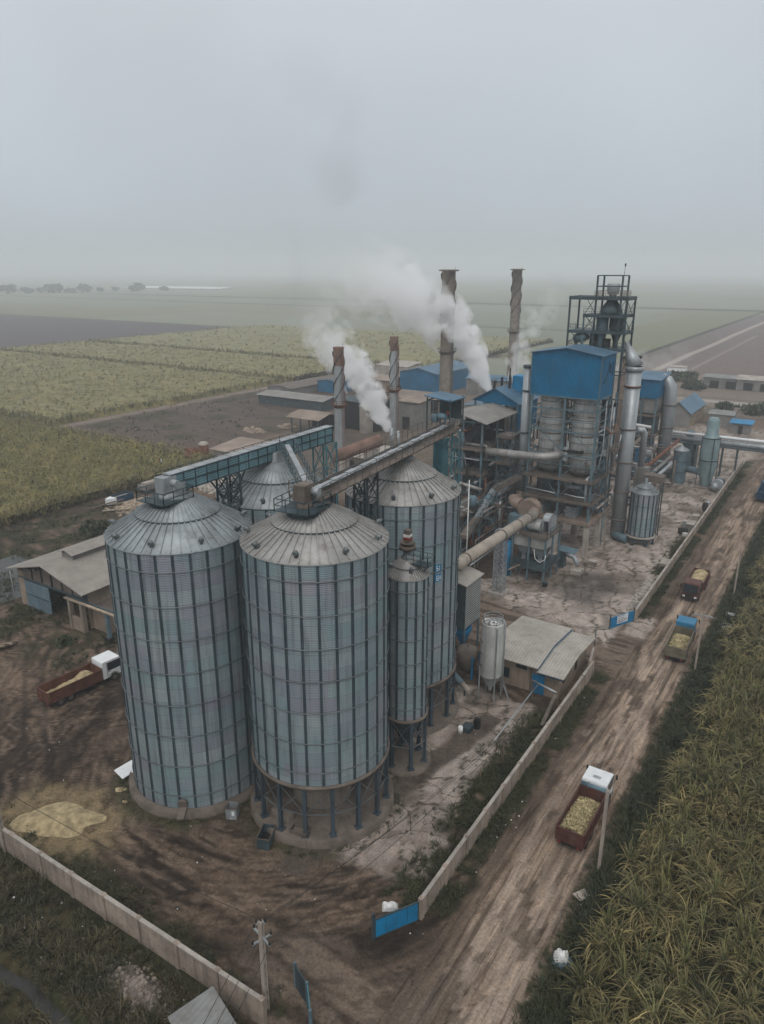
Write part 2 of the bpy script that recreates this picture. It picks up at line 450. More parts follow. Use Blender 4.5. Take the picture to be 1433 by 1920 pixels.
e[1].position = 1.; e[1].color = (.96, .985, 1.02, 1)
k = e.new(.06); k.color = (.47, .54, .595, 1)
k = e.new(.3); k.color = (.585, .64, .69, 1)
nz = nt.nodes.new('ShaderNodeTexNoise'); nz.inputs['Scale'].default_value = 1.6; nz.inputs['Detail'].default_value = 3
nt.links.new(tc.outputs['Generated'], nz.inputs['Vector'])
mr2 = nt.nodes.new('ShaderNodeMapRange'); nt.links.new(nz.outputs[0], mr2.inputs[0])
for i, v in zip((1, 2, 3, 4), (.3, .7, 8.9, 11.1)): mr2.inputs[i].default_value = v
mul = nt.nodes.new('ShaderNodeVectorMath'); mul.operation = 'SCALE'
nt.links.new(cr.outputs[0], mul.inputs[0]); nt.links.new(mr2.outputs[0], mul.inputs['Scale'])
mx = nt.nodes.new('ShaderNodeMix'); mx.data_type = 'RGBA'; mx.inputs[0].default_value = .12
nt.links.new(mul.outputs[0], mx.inputs[6]); nt.links.new(bw.outputs[0], mx.inputs[7])
nt.links.new(mx.outputs[2], bg.inputs[0]); bg.inputs[1].default_value = .1
nt.links.new(bg.outputs[0], out.inputs[0])

sl = bpy.data.lights.new("sun", 'SUN'); sl.energy = .9; sl.angle = R(35); sl.color = (1., .965, .92)
so = bpy.data.objects.new("sun", sl); COL.objects.link(so)
sd = Vector((math.sin(R(SUN_AZ)) * math.cos(R(SUN_EL)), math.cos(R(SUN_AZ)) * math.cos(R(SUN_EL)), math.sin(R(SUN_EL))))
so.rotation_euler = sd.to_track_quat('Z', 'Y').to_euler()
so.location = (0, 0, 200)

scene.render.engine = 'CYCLES'
scene.view_settings.view_transform = 'Standard'; scene.view_settings.look = 'None'
scene.view_settings.exposure = .1; scene.view_settings.gamma = 1.
cy = scene.cycles
cy.max_bounces = 12; cy.diffuse_bounces = 3; cy.glossy_bounces = 2; cy.transmission_bounces = 2
cy.volume_bounces = 5; cy.transparent_max_bounces = 8
cy.use_denoising = True
try: cy.denoiser = 'OPENIMAGEDENOISE'
except Exception: pass
cy.volume_max_steps = 128; cy.volume_step_rate = 1.4
cy.caustics_reflective = False; cy.caustics_refractive = False
cy.sample_clamp_indirect = 4.

def haze_box():
    t = NT('haze_air')
    v = t.new('VolumePrincipled')
    v.inputs['Color'].default_value = (.96, .985, 1., 1)
    v.inputs['Density'].default_value = .00068
    v.inputs['Anisotropy'].default_value = .2
    t.link(v.outputs[0], t.out.inputs['Volume'])
    o = MB().box(-6500, -1500, -1.6, 5500, 7500, 96.).build('haze', t.m)
    tag(o, 'pale grey haze hanging over the plant and the far fields', 'haze', kind='stuff')
haze_box()
# ------------------------------------------------------------------ ground
def axis(lo, a, b, hi, st, g):
    mid = list(np.arange(a, b, st))
    r = []; s = st; x = b
    while x < hi: r.append(x); s *= g; x += s
    r.append(hi)
    l = []; s = st; x = a - st
    while x > lo: l.append(x); s *= g; x -= s
    l.append(lo)
    return np.array(l[::-1] + mid + r)

def build_ground():
    xs = axis(-6000, -38, 24, 5000, .24, 1.016)
    ys = axis(-400, -86, -18, 7000, .24, 1.013)
    X, Y = np.meshgrid(xs, ys)
    nx, ny = len(xs), len(ys)
    n1 = fbm(X * .25, Y * .25, 4, 1); n2 = fbm(X * .9, Y * .9, 4, 2); n3 = fbm(X * .06, Y * .06, 4, 3)
    wx = X + (fbm(X * .35, Y * .35, 4, 5) - .5) * 4.; wy = Y + (fbm(X * .35, Y * .35, 4, 6) - .5) * 4.
    wxs = X + (fbm(X * .8, Y * .8, 4, 7) - .5) * 1.6; wys = Y + (fbm(X * .8, Y * .8, 4, 8) - .5) * 1.6
    def C(h): return np.array(srgb(h))
    def lay(base, m, col):
        return base * (1 - m[..., None]) + np.asarray(col) * m[..., None]
    dk = np.array((.042, .031, .024)); md = np.array((.165, .119, .086)); tan = np.array((.31, .232, .175))
    c = np.ones(X.shape + (3,)) * md
    c = lay(c, sstep(.35, .65, n3) * .7, dk * 1.1)
    # swept tyre streaks: around the silo group and off to the left yard
    r = np.hypot(X + 6, Y + 55); th = np.arctan2(Y + 55, X + 6)
    s1 = fbm(r * 1.1 + n1 * 1.5, th * 3.2, 4, 11)
    s1b = fbm(r * 3.1 + n1 * 2, th * 5., 3, 12)
    yard = sstep(30, 22, r)
    c = lay(c, yard * sstep(.42, .56, s1) * .9, dk * .8)
    c = lay(c, yard * sstep(.56, .66, s1b) * .6, tan * .8)
    s1c = fbm(r * 6. + n1 * 4, th * 9., 3, 17)
    c = lay(c, yard * sstep(.56, .66, s1c) * .5, dk * .6); c = lay(c, yard * sstep(.42, .34, s1c) * .35, tan * .7)
    ly = sstep(-17, -23, X) * sstep(-80, -70, Y) * sstep(-20, -40, Y)
    q1 = (X + 30) * .5 + (Y + 58) * .86; q2 = (X + 30) * .86 - (Y + 58) * .5
    wv = (fbm(X * .12, Y * .12, 3, 14) - .5) * 12
    s2 = fbm((q1 + wv) * .8, q2 * .11 + wv * .1, 4, 13)
    c = lay(c, ly * sstep(.42, .54, s2) * .75, dk * .95)
    s2b = fbm((q1 + wv * .8) * 2.6 + n1 * 2, q2 * .3, 4, 18)
    c = lay(c, ly * sstep(.54, .64, s2) * .8, tan * .75); c = lay(c, ly * sstep(.54, .64, s2b) * .6, dk * .7); c = lay(c, ly * sstep(.42, .34, s2b) * .55, tan * .8)
    # dark churned apron in front of the silos
    ap = sstep(2.6, 0., np.abs(r - 19.5 + (n1 - .5) * 5)) * sstep(3.2, 2.4, np.abs(th + 1.9) * 1.6)
    c = lay(c, ap * .75, dk * .62)
    # pale gravel ring round the big silos
    for (sx, sy) in ((-10.7, -61.6), (-.8, -58.7)):
        rr = np.hypot(X - sx, Y - sy)
        c = lay(c, sstep(7.6, 6.2, rr + (n2 - .5) * 2) * .75, (.14, .108, .082))
        g = sstep(.9, .3, np.abs(rr - 5.9 + (n2 - .5) * 1.5)) * sstep(.45, .62, n1)
        c = lay(c, g * .75, (.06, .062, .03))
    bg = sstep(1.25, .75, np.hypot((X + 15.2) / 5.2, (Y + 71.2) / 3.4) + (n2 - .5) * .5) * (Y > -75); c = lay(c, bg * .8, (.29, .225, .13))
    # individual wheel tracks
    for rk, amp, sd in ((15.5, 2., 21), (17.2, 2., 21), (21., 3., 22), (22.7, 3., 22), (18.6, 3.5, 23), (25., 3., 24)):
        f = r - rk - (vnoise(th * 3., th * 0 + sd, sd) - .5) * amp * 2
        t = sstep(.34, .1, np.abs(f)) * sstep(-3.3, -2.6, th) * sstep(.3, -.4, th)
        c = lay(c, t * .5 * sstep(.3, .5, n2), dk * .6)
    for off, sl, sd in ((0, .2, 31), (1.7, .2, 31), (6, .12, 32), (7.7, .12, 32), (-5, .3, 33), (-3.3, .3, 33), (12, .2, 34), (13.7, .2, 34)):
        f = q1 - off - (vnoise(q2 * .07, q2 * 0 + sd, sd) - .5) * 9
        t = sstep(.36, .1, np.abs(f)) * ly
        c = lay(c, t * .6, dk * .6)
    # ---- bare brown plot and dumps behind the silos
    plot = sstep(-140, -138, wxs) * sstep(-88, -91, wxs) * sstep(10, 12, wys) * sstep(92, 88, wys)
    sf = fbm(X * .05 + Y * .25, X * .02, 4, 15)
    c = lay(c, plot, (.125, .096, .08)); c = lay(c, plot * sstep(.45, .65, sf) * .6, (.075, .06, .052))
    c = lay(c, plot * sstep(.6, .72, fbm(X * .12, Y * .12, 4, 16)) * .8, (.062, .062, .035))
    # open ground among the back sheds
    back = sstep(-90, -86, wx) * sstep(-26, -30, wx) * sstep(0, 8, wy) * sstep(150, 135, wy)
    c = lay(c, back * .7, (.20, .165, .135)); c = lay(c, back * sstep(.5, .65, n3) * .7, (.11, .09, .075))
    # field track x=-141, pale
    trk = sstep(-143.4, -142.4, wxs) * sstep(-138.6, -139.6, wxs) * sstep(8, 14, Y) * sstep(330, 300, Y)
    c = lay(c, trk, (.27, .225, .19))
    trk = sstep(10.5, 11.5, wys) * sstep(14.5, 13.5, wys) * sstep(-139, -142, X) * sstep(-150, -146, X)
    c = lay(c, trk, (.2, .17, .14))
    # ---- grass
    gn = fbm(X * .5, Y * .5, 4, 41)
    gr = np.zeros(X.shape)
    east = X > 18.7
    gr = np.maximum(gr, sstep(18.5, 19.3, wxs) * (X < 130) * sstep(235, 215, Y))
    gr = np.maximum(gr, sstep(8.2, 9.3, wx) * (X < 10.5) * sstep(-38, -40, Y) * (Y > -64.5) * sstep(.28, .42, gn))
    gr = np.maximum(gr, (X > 10.7) * sstep(13., 11.9, wxs) * sstep(-64, -62, wys) * sstep(-28, -30, wys) * sstep(.25, .42, gn))
    gr = np.maximum(gr, (X > 10.7) * sstep(12.7, 11.6, wxs) * sstep(-17, -13, wys) * sstep(75, 70, wys) * sstep(.2, .4, gn))
    gr = np.maximum(gr, sstep(9., 9.8, wxs) * (X < 10.5) * sstep(-3, 0, wys) * sstep(18, 14, wys))
    gr = np.maximum(gr, sstep(-74.6, -75.4, Y) * (X < 14))
    gr = np.maximum(gr, sstep(-72., -74., wy) * sstep(-24, -18, wx) * (X < 8) * sstep(.35, .5, gn) * .9)
    gr = np.maximum(gr, sstep(-43, -48, wx) * sstep(-70, -62, wy) * sstep(-20, -28, wy) * sstep(.4, .55, gn) * .9)
    gr = np.maximum(gr, sstep(-60, -66, wx) * sstep(-36, -30, wy) * sstep(10, 0, wy) * sstep(.5, .62, gn) * .7)
    gr = np.maximum(gr, sstep(-34, -37, wx) * sstep(-60, -57, wy) * sstep(-46, -50, wy) * sstep(.4, .6, gn) * .6)
    gc = np.where(gn[..., None] > .5, (.042, .046, .022), (.030, .036, .017)) * (0.7 + .6 * n2[..., None])
    c = lay(c, gr, gc)
    dry = sstep(-75, -76, Y) * sstep(.45, .65, fbm(X * .4 + Y * .2, Y * .5, 4, 42))
    c = lay(c, dry * gr * .8, (.085, .068, .036))
    # ---- road
    rw = (fbm(X * 0 + 3, Y * .08, 3, 51) - .5) * 1.6
    road = sstep(12.0, 12.9, wxs + rw * .6) * sstep(18.9, 18.1, wxs + rw * .5) * (Y > -120) * sstep(235, 225, Y)
    gap = sstep(-31.5, -29.5, wys) * sstep(-15.5, -18.5, wys) * sstep(-30, -24, X) * sstep(15, 13, X)
    gap = np.maximum(gap, sstep(-67, -70, wys) * sstep(-76.5, -74.5, wys) * sstep(2, 6, wx) * sstep(15, 13, X) * .8)
    ra = fbm(X * 2.4 + n1 * 1.2, Y * .10, 4, 52); rb = fbm(X * .9 + n1, Y * .07, 3, 53)
    rc = np.ones(X.shape + (3,)) * (.31, .237, .18)
    rc = lay(rc, sstep(.38, .62, rb) * .75, (.44, .35, .28))
    rc = lay(rc, sstep(.53, .62, ra) * .7, (.12, .09, .069))
    rd2 = fbm(X * 6 + n1 * 2, Y * .22, 4, 57); rc = lay(rc, sstep(.55, .64, rd2) * .45, (.11, .085, .065)); rc = lay(rc, sstep(.44, .36, rd2) * .4, (.36, .295, .245))
    rc = lay(rc, sstep(14.6, 13.0, wxs) * .75, (.082, .06, .045))
    rc = lay(rc, sstep(.62, .66, fbm(X * .9, Y * .28, 5, 54)) * .7, (.068, .05, .038))
    rc = lay(rc, sstep(-60, -72, Y) * sstep(16, 13, X) * .6, (.10, .08, .064))
    ga = fbm(Y * 1.9 + n1 * 3, X * .12, 4, 55)
    gc2 = lay(np.ones(X.shape + (3,)) * (.2, .155, .122), sstep(.45, .56, ga) * .85, (.075, .056, .043))
    c = lay(c, gap * (1 - gr), gc2)
    c = lay(c, road, rc)
    for xx in (14.2, 15.9, 16.9, 18.2):
        f = X - xx - rw * .5 - (vnoise(Y * .11, Y * 0 + xx, 60) - .5) * 1.1
        c = lay(c, sstep(.3, .08, np.abs(f)) * road * sstep(.35, .55, n1) * .5, (.09, .073, .06))
    # ---- concrete hard standings with broken slabs
    con = np.zeros(X.shape)
    con = np.maximum(con, sstep(.2, 1., wxs) * sstep(9., 8., wx) * sstep(-63.5, -62.2, wys) * sstep(-38.2, -38.9, wys) * (X < 10.3))
    con = np.maximum(con, sstep(-9, -7.5, wx) * sstep(10.3, 9.8, wxs) * sstep(-22, -19.5, wy + X * .25) * sstep(66, 62, wy) * (X < 10.4))
    con = np.maximum(con, sstep(10.4, 11, wxs) * sstep(13.6, 12.6, wxs) * sstep(-20.5, -19, wys) * sstep(-13.5, -15, wys) * .9)
    con = np.maximum(con, sstep(-34, -31, wx) * sstep(-24, -27, wx) * sstep(-55, -53.5, wy) * sstep(-48, -49.5, wy) * .8)
    con = np.maximum(con, sstep(-40, -36, X) * sstep(14, 10, wx) * sstep(62, 68, wy) * sstep(112, 104, wy) * .75)
    con *= 1 - gr * (X > 9)
    # cells for slab joints
    sxx = wxs * .30 + .12 * wys; syy = wys * .26 - .1 * wxs
    jx = np.abs(sxx - np.round(sxx)); jy = np.abs(syy - np.round(syy))
    joint = np.maximum(sstep(.045, .015, jx), sstep(.04, .012, jy))
    cell = vnoise(np.floor(sxx + .5) * 7.3, np.floor(syy + .5) * 5.1, 61)
    cc = lay(np.ones(X.shape + (3,)) * (.38, .32, .28), cell * .9, (.52, .455, .41))
    cc = lay(cc, sstep(.54, .66, fbm(X * .22, Y * .22, 4, 63)) * .7, (.15, .12, .098))
    cc = lay(cc, sstep(.55, .7, n2) * .4, (.18, .148, .125))
    cc = lay(cc, joint * sstep(.3, .45, n1) * .95, (.04, .036, .02))
    oil = sstep(5.5, 2.5, np.hypot((X - 3.5) * 1.1, (Y + 9.5) * .7) + (n1 - .5) * 4)
    cc = lay(cc, oil * .75, (.065, .058, .054))
    trk2 = sstep(.36, .08, np.abs(np.mod(wx * .55 - wy * .10, 1.) - .5)) * sstep(.5, .7, fbm(X * .3, Y * .1, 3, 64))
    cc = lay(cc, trk2 * .5, (.095, .08, .068))
    dirty = sstep(.52, .66, fbm(X * .16 + 4, Y * .16, 4, 65)) * sstep(0, 2, np.abs(Y + 20) * 0 + 1)
    con2 = con * (1 - .45 * dirty * (np.abs(Y + 50) < 14))
    track_strip = sstep(1.4, .8, np.abs(X - 3.6 - (Y + 55) * .16 + (n1 - .5) * 1.5)) * (Y < -42) * (Y > -66)
    con2 *= 1 - .75 * track_strip
    c = lay(c, con2, cc)
    c = lay(c, track_strip * .8, np.array((.10, .082, .07)))
    # ---- far fields
    far = np.zeros(X.shape)
    def rect(x0, x1, y0, y1, e=2.):
        return sstep(x0 - e, x0 + e, X) * sstep(x1 + e, x1 - e, X) * sstep(y0 - e, y0 + e, Y) * sstep(y1 + e, y1 - e, Y)
    big = sstep(150, 165, np.maximum(-X - 70, Y - 30))
    lf = fbm(X * .01, Y * .004, 4, 71)
    py_ = np.floor(Y / 140.); px_ = np.floor(X / 290. + .37 * py_)
    pv = vnoise(px_ * 7.31 + .5, py_ * 5.17 + .5, 78); pv2 = vnoise(px_ * 3.77 + .2, py_ * 9.13 + .7, 79)
    fc = lay(np.ones(X.shape + (3,)) * (.20, .235, .18), pv * .9, (.285, .30, .245))  # plot colours lightened, part of the distance haze painted in
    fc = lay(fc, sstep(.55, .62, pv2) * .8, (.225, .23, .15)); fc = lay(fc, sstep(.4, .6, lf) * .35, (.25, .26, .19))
    keep = np.maximum(plot, np.maximum(trk, back))
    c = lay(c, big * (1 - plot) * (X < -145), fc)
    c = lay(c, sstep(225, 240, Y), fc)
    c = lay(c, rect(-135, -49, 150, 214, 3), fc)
    c = lay(c, rect(-138, -48, 128, 150, 6), (.12, .10, .075))
    pl = rect(-640, -330, 112, 284, 2.5)
    c = lay(c, pl, (.12, .108, .12)); c = lay(c, pl * sstep(.5, .52, np.mod(Y * .07, 1.)) * .35, (.12, .10, .103))
    c = lay(c, rect(-640, -322, 285, 291, 1.5), (.04, .05, .035))
    c = lay(c, rect(-1600, -300, 560, 575, 3), (.05, .065, .045)); c = lay(c, rect(-1400, 200, 700, 730, 6), (.055, .07, .05))
    c = lay(c, rect(-250, -46, 380, 388, 2), (.06, .07, .045))
    c = lay(c, rect(-112, -61, 214, 700, 2) * .9, lay(fc * 0 + (.22, .215, .125), lf, (.19, .21, .13)))
    c = lay(c, rect(-61, 160, 214, 640, 2), (.175, .145, .135))
    c = lay(c, rect(-34, 160, 214, 640, 2) * sstep(.4, .6, fbm(X * .03, Y * .012, 3, 73)) * .6, (.20, .15, .135))
    c = lay(c, rect(-62.5, -59, 214, 700, 1), (.05, .058, .038))
    rd = sstep(2.2, 1.2, np.abs(X + 42 - (fbm(X * 0, Y * .02, 2, 74) - .5) * 2)) * sstep(205, 215, Y) * sstep(1500, 1300, Y)
    c = lay(c, rd, (.40, .36, .32))
    rd = sstep(1.2, .6, np.abs(X + 30)) * sstep(215, 225, Y) * sstep(420, 400, Y); c = lay(c, rd * .8, (.30, .26, .23))
    # the yards by the far low houses
    c = lay(c, sstep(-48, -40, wx) * sstep(30, 20, wx) * sstep(120, 128, wy) * sstep(214, 208, wy) * .9, (.235, .195, .165))
    c = lay(c, rect(-45, 40, 152, 153.4, .6) * .9, (.06, .05, .045)); c = lay(c, rect(-30, 40, 142, 149, 1.2) * sstep(.3, .5, n1) * .8, (.42, .39, .36))
    c = lay(c, rect(-14, 30, 118, 141, 2) * sstep(.5, .62, n1) * .8, (.075, .075, .045))
    c = lay(c, rect(11, 18, 100, 230, 1) * .8, (.24, .2, .17))
    # ---- relief
    Z = (n1 - .5) * .16 + (n2 - .5) * .05
    flat = np.clip(con + sstep(12, 9, r), 0, 1)
    Z *= 1 - flat
    Z += road * ((ra - .5) * .05)
    Z -= .5 * sstep(.7, .15, np.abs(Y + 80.2 - (fbm(X * .2, Y * 0, 3, 81) - .5) * 1.2)) * (X < 14)
    Z -= .35 * sstep(.9, .3, np.abs(X - 20.1 - (fbm(Y * .1, Y * 0, 3, 82) - .5) * .8)) * (Y < 60)
    Z -= .5 * sstep(-53.5, -55, wx) * sstep(-57, -55.5, wy) * sstep(-41, -43, wy)
    Z = np.where((np.abs(X) > 300) | (Y > 250), Z * .3, Z)
    V = np.stack([X, Y, Z], -1).reshape(-1, 3)
    cols = np.clip(c, .004, .9).reshape(-1, 3)
    idx = np.arange(nx * ny).reshape(ny, nx)
    Q = np.stack([idx[:-1, :-1], idx[:-1, 1:], idx[1:, 1:], idx[1:, :-1]], -1).reshape(-1, 4)
    def fm(m): return ((m[:-1, :-1] + m[1:, 1:]) / 2).reshape(-1)
    rr = fm(road) > .5
    cn = (fm(con2) > .5) & ~rr
    def sub(name, mask, mt):
        q = Q[mask]; u, inv = np.unique(q, return_inverse=True)
        o = np_mesh(name, V[u], inv.reshape(q.shape), M[mt], cols[u], True)
        return tag(o, kind='structure')
    sub('ground', ~rr & ~cn, 'ground'); sub('dirt_road', rr, 'road'); sub('concrete_pavement', cn, 'paved')
    # standing water
    o = MB().box(-60, -81.6, -.6, 13, -78.8, -.36).build('ditch_water', M['water']); tag(o, kind='structure')
    o = MB().box(-68, -56.5, -.6, -53.6, -41.5, -.3).build('pond_water', M['water']); tag(o, kind='structure')
build_ground()
# ------------------------------------------------------------------ silos
def silo(name, label, x, y, Rr, z0, ze, zn, nrib=28, nleg=0, hoops=8, mat='silo', roof='silo_roof', pad=True, vents=9, neck=.75, padh=.55, group=None, a_off=0.):
    t = thing(name, label, 'silo', (x, y, 0), group)
    def org(o):          # object origin on the axis so the panel shader can use object coordinates
        return o
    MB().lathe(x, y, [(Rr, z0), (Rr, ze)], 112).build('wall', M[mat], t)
    # ribs: pairs of channels
    rib = None
    for k in range(nrib):
        if rib is None:
            m = MB()
            dw = .065
            for s in (-1, 1):
                m.box(x + Rr - .01, y + s * dw - .024, z0 + .02, x + Rr + .065, y + s * dw + .024, ze - .06)
            m.box(x + Rr - .01, y - .03, z0 + .02, x + Rr + .02, y + .03, ze - .06)
            rib = m.build('rib', M['silo_rib'], t); o = rib
        else:
            o = rib.copy(); COL.objects.link(o)
        o.rotation_euler.z = a_off + 2 * PI * k / nrib
    hp = None
    for k in range(hoops):
        z = z0 + (ze - z0) * (k + .35) / (hoops) + .3
        if hp is None:
            n = 96; m = MB(); ring = [(x + (Rr + .10) * math.cos(2 * PI * i / n), y + (Rr + .10) * math.sin(2 * PI * i / n), z) for i in range(n + 1)]
            m.tube(ring, .035, 6, False); hp = m.build('hoop', M['hoop'], t); zz = z
        else:
            o = hp.copy(); COL.objects.link(o); o.location.z = z - zz
    # roof: two tiers of seamed sheets with a scalloped step
    m = MB(); ns = 48
    Ro = Rr + .09; zmid = ze + (zn - ze) * .52; rmid = Ro + (neck - Ro) * .52
    m.lathe(x, y, [(Ro, ze - .1), (Ro, ze), (rmid - .05, zmid - .03)], 96)
    m.lathe(x, y, [(rmid + .1, zmid - .02), (rmid + .1, zmid + .05), (neck, zn)], 96)
    for k in range(ns):
        a = 2 * PI * (k + .5) / ns; ca, sa = math.cos(a), math.sin(a)
        m.beam((x + Ro * ca, y + Ro * sa, ze + .03), (x + rmid * ca, y + rmid * sa, zmid + .01), .06, .12)
        m.beam((x + (rmid + .12) * ca, y + (rmid + .12) * sa, zmid + .05), (x + neck * ca, y + neck * sa, zn + .02), .04, .09)
    ro = m.build('roof', M[roof], t)
    m = MB(); m.lathe(x, y, [(rmid + .13, zmid - .05), (rmid + .13, zmid + .03)], 96)
    m.build('roof_step', M['silo_rib'], t)
    v0 = None
    for k in range(vents):
        if v0 is None:
            m = MB(); rv = Ro - .45; zv = ze + (zn - ze) * .45 / (Ro - neck)
            m.tube([(x + rv - .1, y, zv - .05), (x + rv - .1, y, zv + .22), (x + rv - .02, y, zv + .33), (x + rv + .22, y, zv + .30)], .15, 10)
            v0 = m.build('roof_vent', M['hoop'], ro); o = v0
        else:
            o = v0.copy(); COL.objects.link(o)
        o.rotation_euler.z = 2 * PI * (k + .3) / vents + a_off
    m = MB(); m.lathe(x, y, [(neck + .12, zn - .08), (neck + .12, zn + .12), (neck - .05, zn + .16), (neck - .05, zn + .75), (.1, zn + .8)], 32)
    m.build('collar', M['hoop'], t)
    m = MB(); m.lathe(x, y, [(Rr + .04, z0 - .16), (Rr + .20, z0 - .16), (Rr + .20, z0 + .02), (Rr + .04, z0 + .06)], 96)
    m.build('rim_beam', M['pad'], t)
    if nleg:
        m = MB(); m.lathe(x, y, [(Rr - .06, z0 - .04), (.5, max(padh + .7, z0 - 2.6)), (.5, max(padh + .5, z0 - 2.8))], 48)
        m.build('hopper', M['steel_dark'], t)
        leg = br = None
        for k in range(nleg):
            zp = padh
            if leg is None:
                m = MB(); m.box(x + Rr - .13, y - .13, zp, x + Rr - .09, y + .13, z0 - .1).box(x + Rr + .09, y - .13, zp, x + Rr + .13, y + .13, z0 - .1)
                m.box(x + Rr - .12, y - .03, zp, x + Rr + .12, y + .03, z0 - .1).box(x + Rr - .25, y - .25, zp, x + Rr + .25, y + .25, zp + .08)
                leg = m.build('leg', M['steel_leg'], t); o = leg
                a2 = 2 * PI / nleg; p = lambda a, z: (x + Rr * math.cos(a), y + Rr * math.sin(a), z)
                m = MB(); zm = zp + (z0 - zp) * .42
                m.beam(p(0, zm), p(a2, z0 - .3), .05).beam(p(a2, zm), p(0, z0 - .3), .05).beam(p(0, zm), p(a2, zm), .08)
                if nleg > 8: pass
                br = m.build('brace', M['hoop'], t); b = br
            else:
                o = leg.copy(); COL.objects.link(o); b = br.copy(); COL.objects.link(b)
            o.rotation_euler.z = a_off + 2 * PI * k / nleg; b.rotation_euler.z = a_off + 2 * PI * k / nleg
    if pad:
        m = MB(); m.lathe(x, y, [(Rr + .55, -.3), (Rr + .5, padh - .05), (Rr + .42, padh), (0.01, padh)], 64)
        m.build('base_slab', M['pad'], t)
    return t

S1, S2, S3, S4, S5 = (-10.7, -61.6), (-.8, -58.7), (-11.0, -50.8), (-2.4, -44.8), (2.2, -51.6)
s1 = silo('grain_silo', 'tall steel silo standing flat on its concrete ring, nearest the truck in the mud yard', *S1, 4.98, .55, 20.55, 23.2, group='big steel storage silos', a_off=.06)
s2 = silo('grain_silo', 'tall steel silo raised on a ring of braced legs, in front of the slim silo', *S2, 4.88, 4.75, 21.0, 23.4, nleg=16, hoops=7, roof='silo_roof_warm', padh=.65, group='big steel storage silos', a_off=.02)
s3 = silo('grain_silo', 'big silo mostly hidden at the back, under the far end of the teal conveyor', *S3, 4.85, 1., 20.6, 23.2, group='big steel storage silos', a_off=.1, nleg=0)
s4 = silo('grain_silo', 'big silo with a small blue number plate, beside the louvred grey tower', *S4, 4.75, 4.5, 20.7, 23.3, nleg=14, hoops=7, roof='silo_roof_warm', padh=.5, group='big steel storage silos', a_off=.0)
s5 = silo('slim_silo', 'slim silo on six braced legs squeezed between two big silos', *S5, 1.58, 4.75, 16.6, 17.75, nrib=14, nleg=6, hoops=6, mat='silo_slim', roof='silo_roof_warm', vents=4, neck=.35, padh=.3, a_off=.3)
# low inner footing of the legged silo, hatch of the flat one, plate on the rear one
m = MB(); m.lathe(*S2, [(2.2, .65), (2.2, 2.3), (1.9, 2.5), (.01, 2.6)], 24); m.box(-2.2, -62.9, .6, -.6, -62.3, 1.2).build('discharge_pit', M['concrete'], s2)
m = MB(); a = math.atan2(-1, .62); cx, cyy = S1[0] + 4.98 * math.cos(a), S1[1] + 4.98 * math.sin(a)
m.tube([(cx, cyy, 1.15), (cx + .25 * math.cos(a), cyy + .25 * math.sin(a), 1.1)], .36, 16)
m.beam((cx + .1, cyy - .1, .8), (cx + .6, cyy - .9, .5), .5, .12); m.build('hatch', M['steel_brown'], s1)
a = R(-22); d = Vector((math.cos(a), math.sin(a), 0)); s = Vector((-d.y, d.x, 0)); c0 = Vector((S4[0], S4[1], 0)) + d * 4.86
m = MB()
for z in (14.3, 15.15): m.beam(c0 - s * .3 + Vector((0, 0, z)), c0 + s * .3 + Vector((0, 0, z)), .05, .62)
pl = m.build('number_plate', M['blue_flat'], s4)
m = MB()
for z, gl in ((15.15, ((-.26, .22, -.04, .22), (-.26, .22, -.26, 0), (-.26, 0, -.04, 0), (-.04, 0, -.04, -.22), (-.26, -.22, -.04, -.22), (.15, .25, .15, -.25))),
              (14.3, ((-.2, .22, .1, .22), (-.2, 0, .1, 0), (-.2, -.22, .1, -.22), (-.2, .22, -.2, -.22), (.1, .22, .1, -.22), (.28, .2, .28, -.2)))):
    for (u0, w0, u1, w1) in gl:
        m.beam(c0 + d * .035 + s * u0 * .8 + Vector((0, 0, z + w0 * .85)), c0 + d * .035 + s * u1 * .8 + Vector((0, 0, z + w1 * .85)), .05, .05)
m.build('digits', M['signwhite'], pl)
# slim silo extras: caged ladder up the wall, catwalk and red banded head
def ladder(m, x, y, z0, z1, nx, ny, w=.32, cage=True):
    tx, ty = -ny, nx
    for s in (-1, 1):
        m.beam((x + tx * s * w / 2, y + ty * s * w / 2, z0), (x + tx * s * w / 2, y + ty * s * w / 2, z1), .04)
    z = z0 + .2
    while z < z1:
        m.beam((x - tx * w / 2, y - ty * w / 2, z), (x + tx * w / 2, y + ty * w / 2, z), .03); z += .3
    if cage:
        z = z0 + 2.
        while z < z1:
            pts = [(x + tx * .3 * math.cos(a) + nx * .45 * math.sin(a), y + ty * .3 * math.cos(a) + ny * .45 * math.sin(a), z) for a in np.linspace(0, PI, 7)]
            for p, q in zip(pts[:-1], pts[1:]): m.beam(p, q, .03)
            z += .9
        for a in (PI * .25, PI * .5, PI * .75):
            m.beam((x + tx * .3 * math.cos(a) + nx * .45 * math.sin(a), y + ty * .3 * math.cos(a) + ny * .45 * math.sin(a), z0 + 2), (x + tx * .3 * math.cos(a) + nx * .45 * math.sin(a), y + ty * .3 * math.cos(a) + ny * .45 * math.sin(a), z1), .025)
    return m
ladder(MB(), 2.2 - .9, -51.6 - 1.5, .4, 17, -.5, -.86).build('ladder', M['hoop'], s5)
m = MB(); m.cyl(2.2, -51.6, 18.45, 18.75, .62, 20).cyl(2.2, -51.6, 18.9, 19.0, .55, 20).box(1.98, -51.82, 19.0, 2.42, -51.38, 19.95)
m.build('head_housing', M['steel_brown'], s5)
MB().box(1.96, -51.84, 19.2, 2.44, -51.36, 19.4).build('red_band', M['lamp_red'], s5); MB().box(1.96, -51.84, 19.402, 2.44, -51.36, 19.62).build('white_band', M['plastic'], s5)
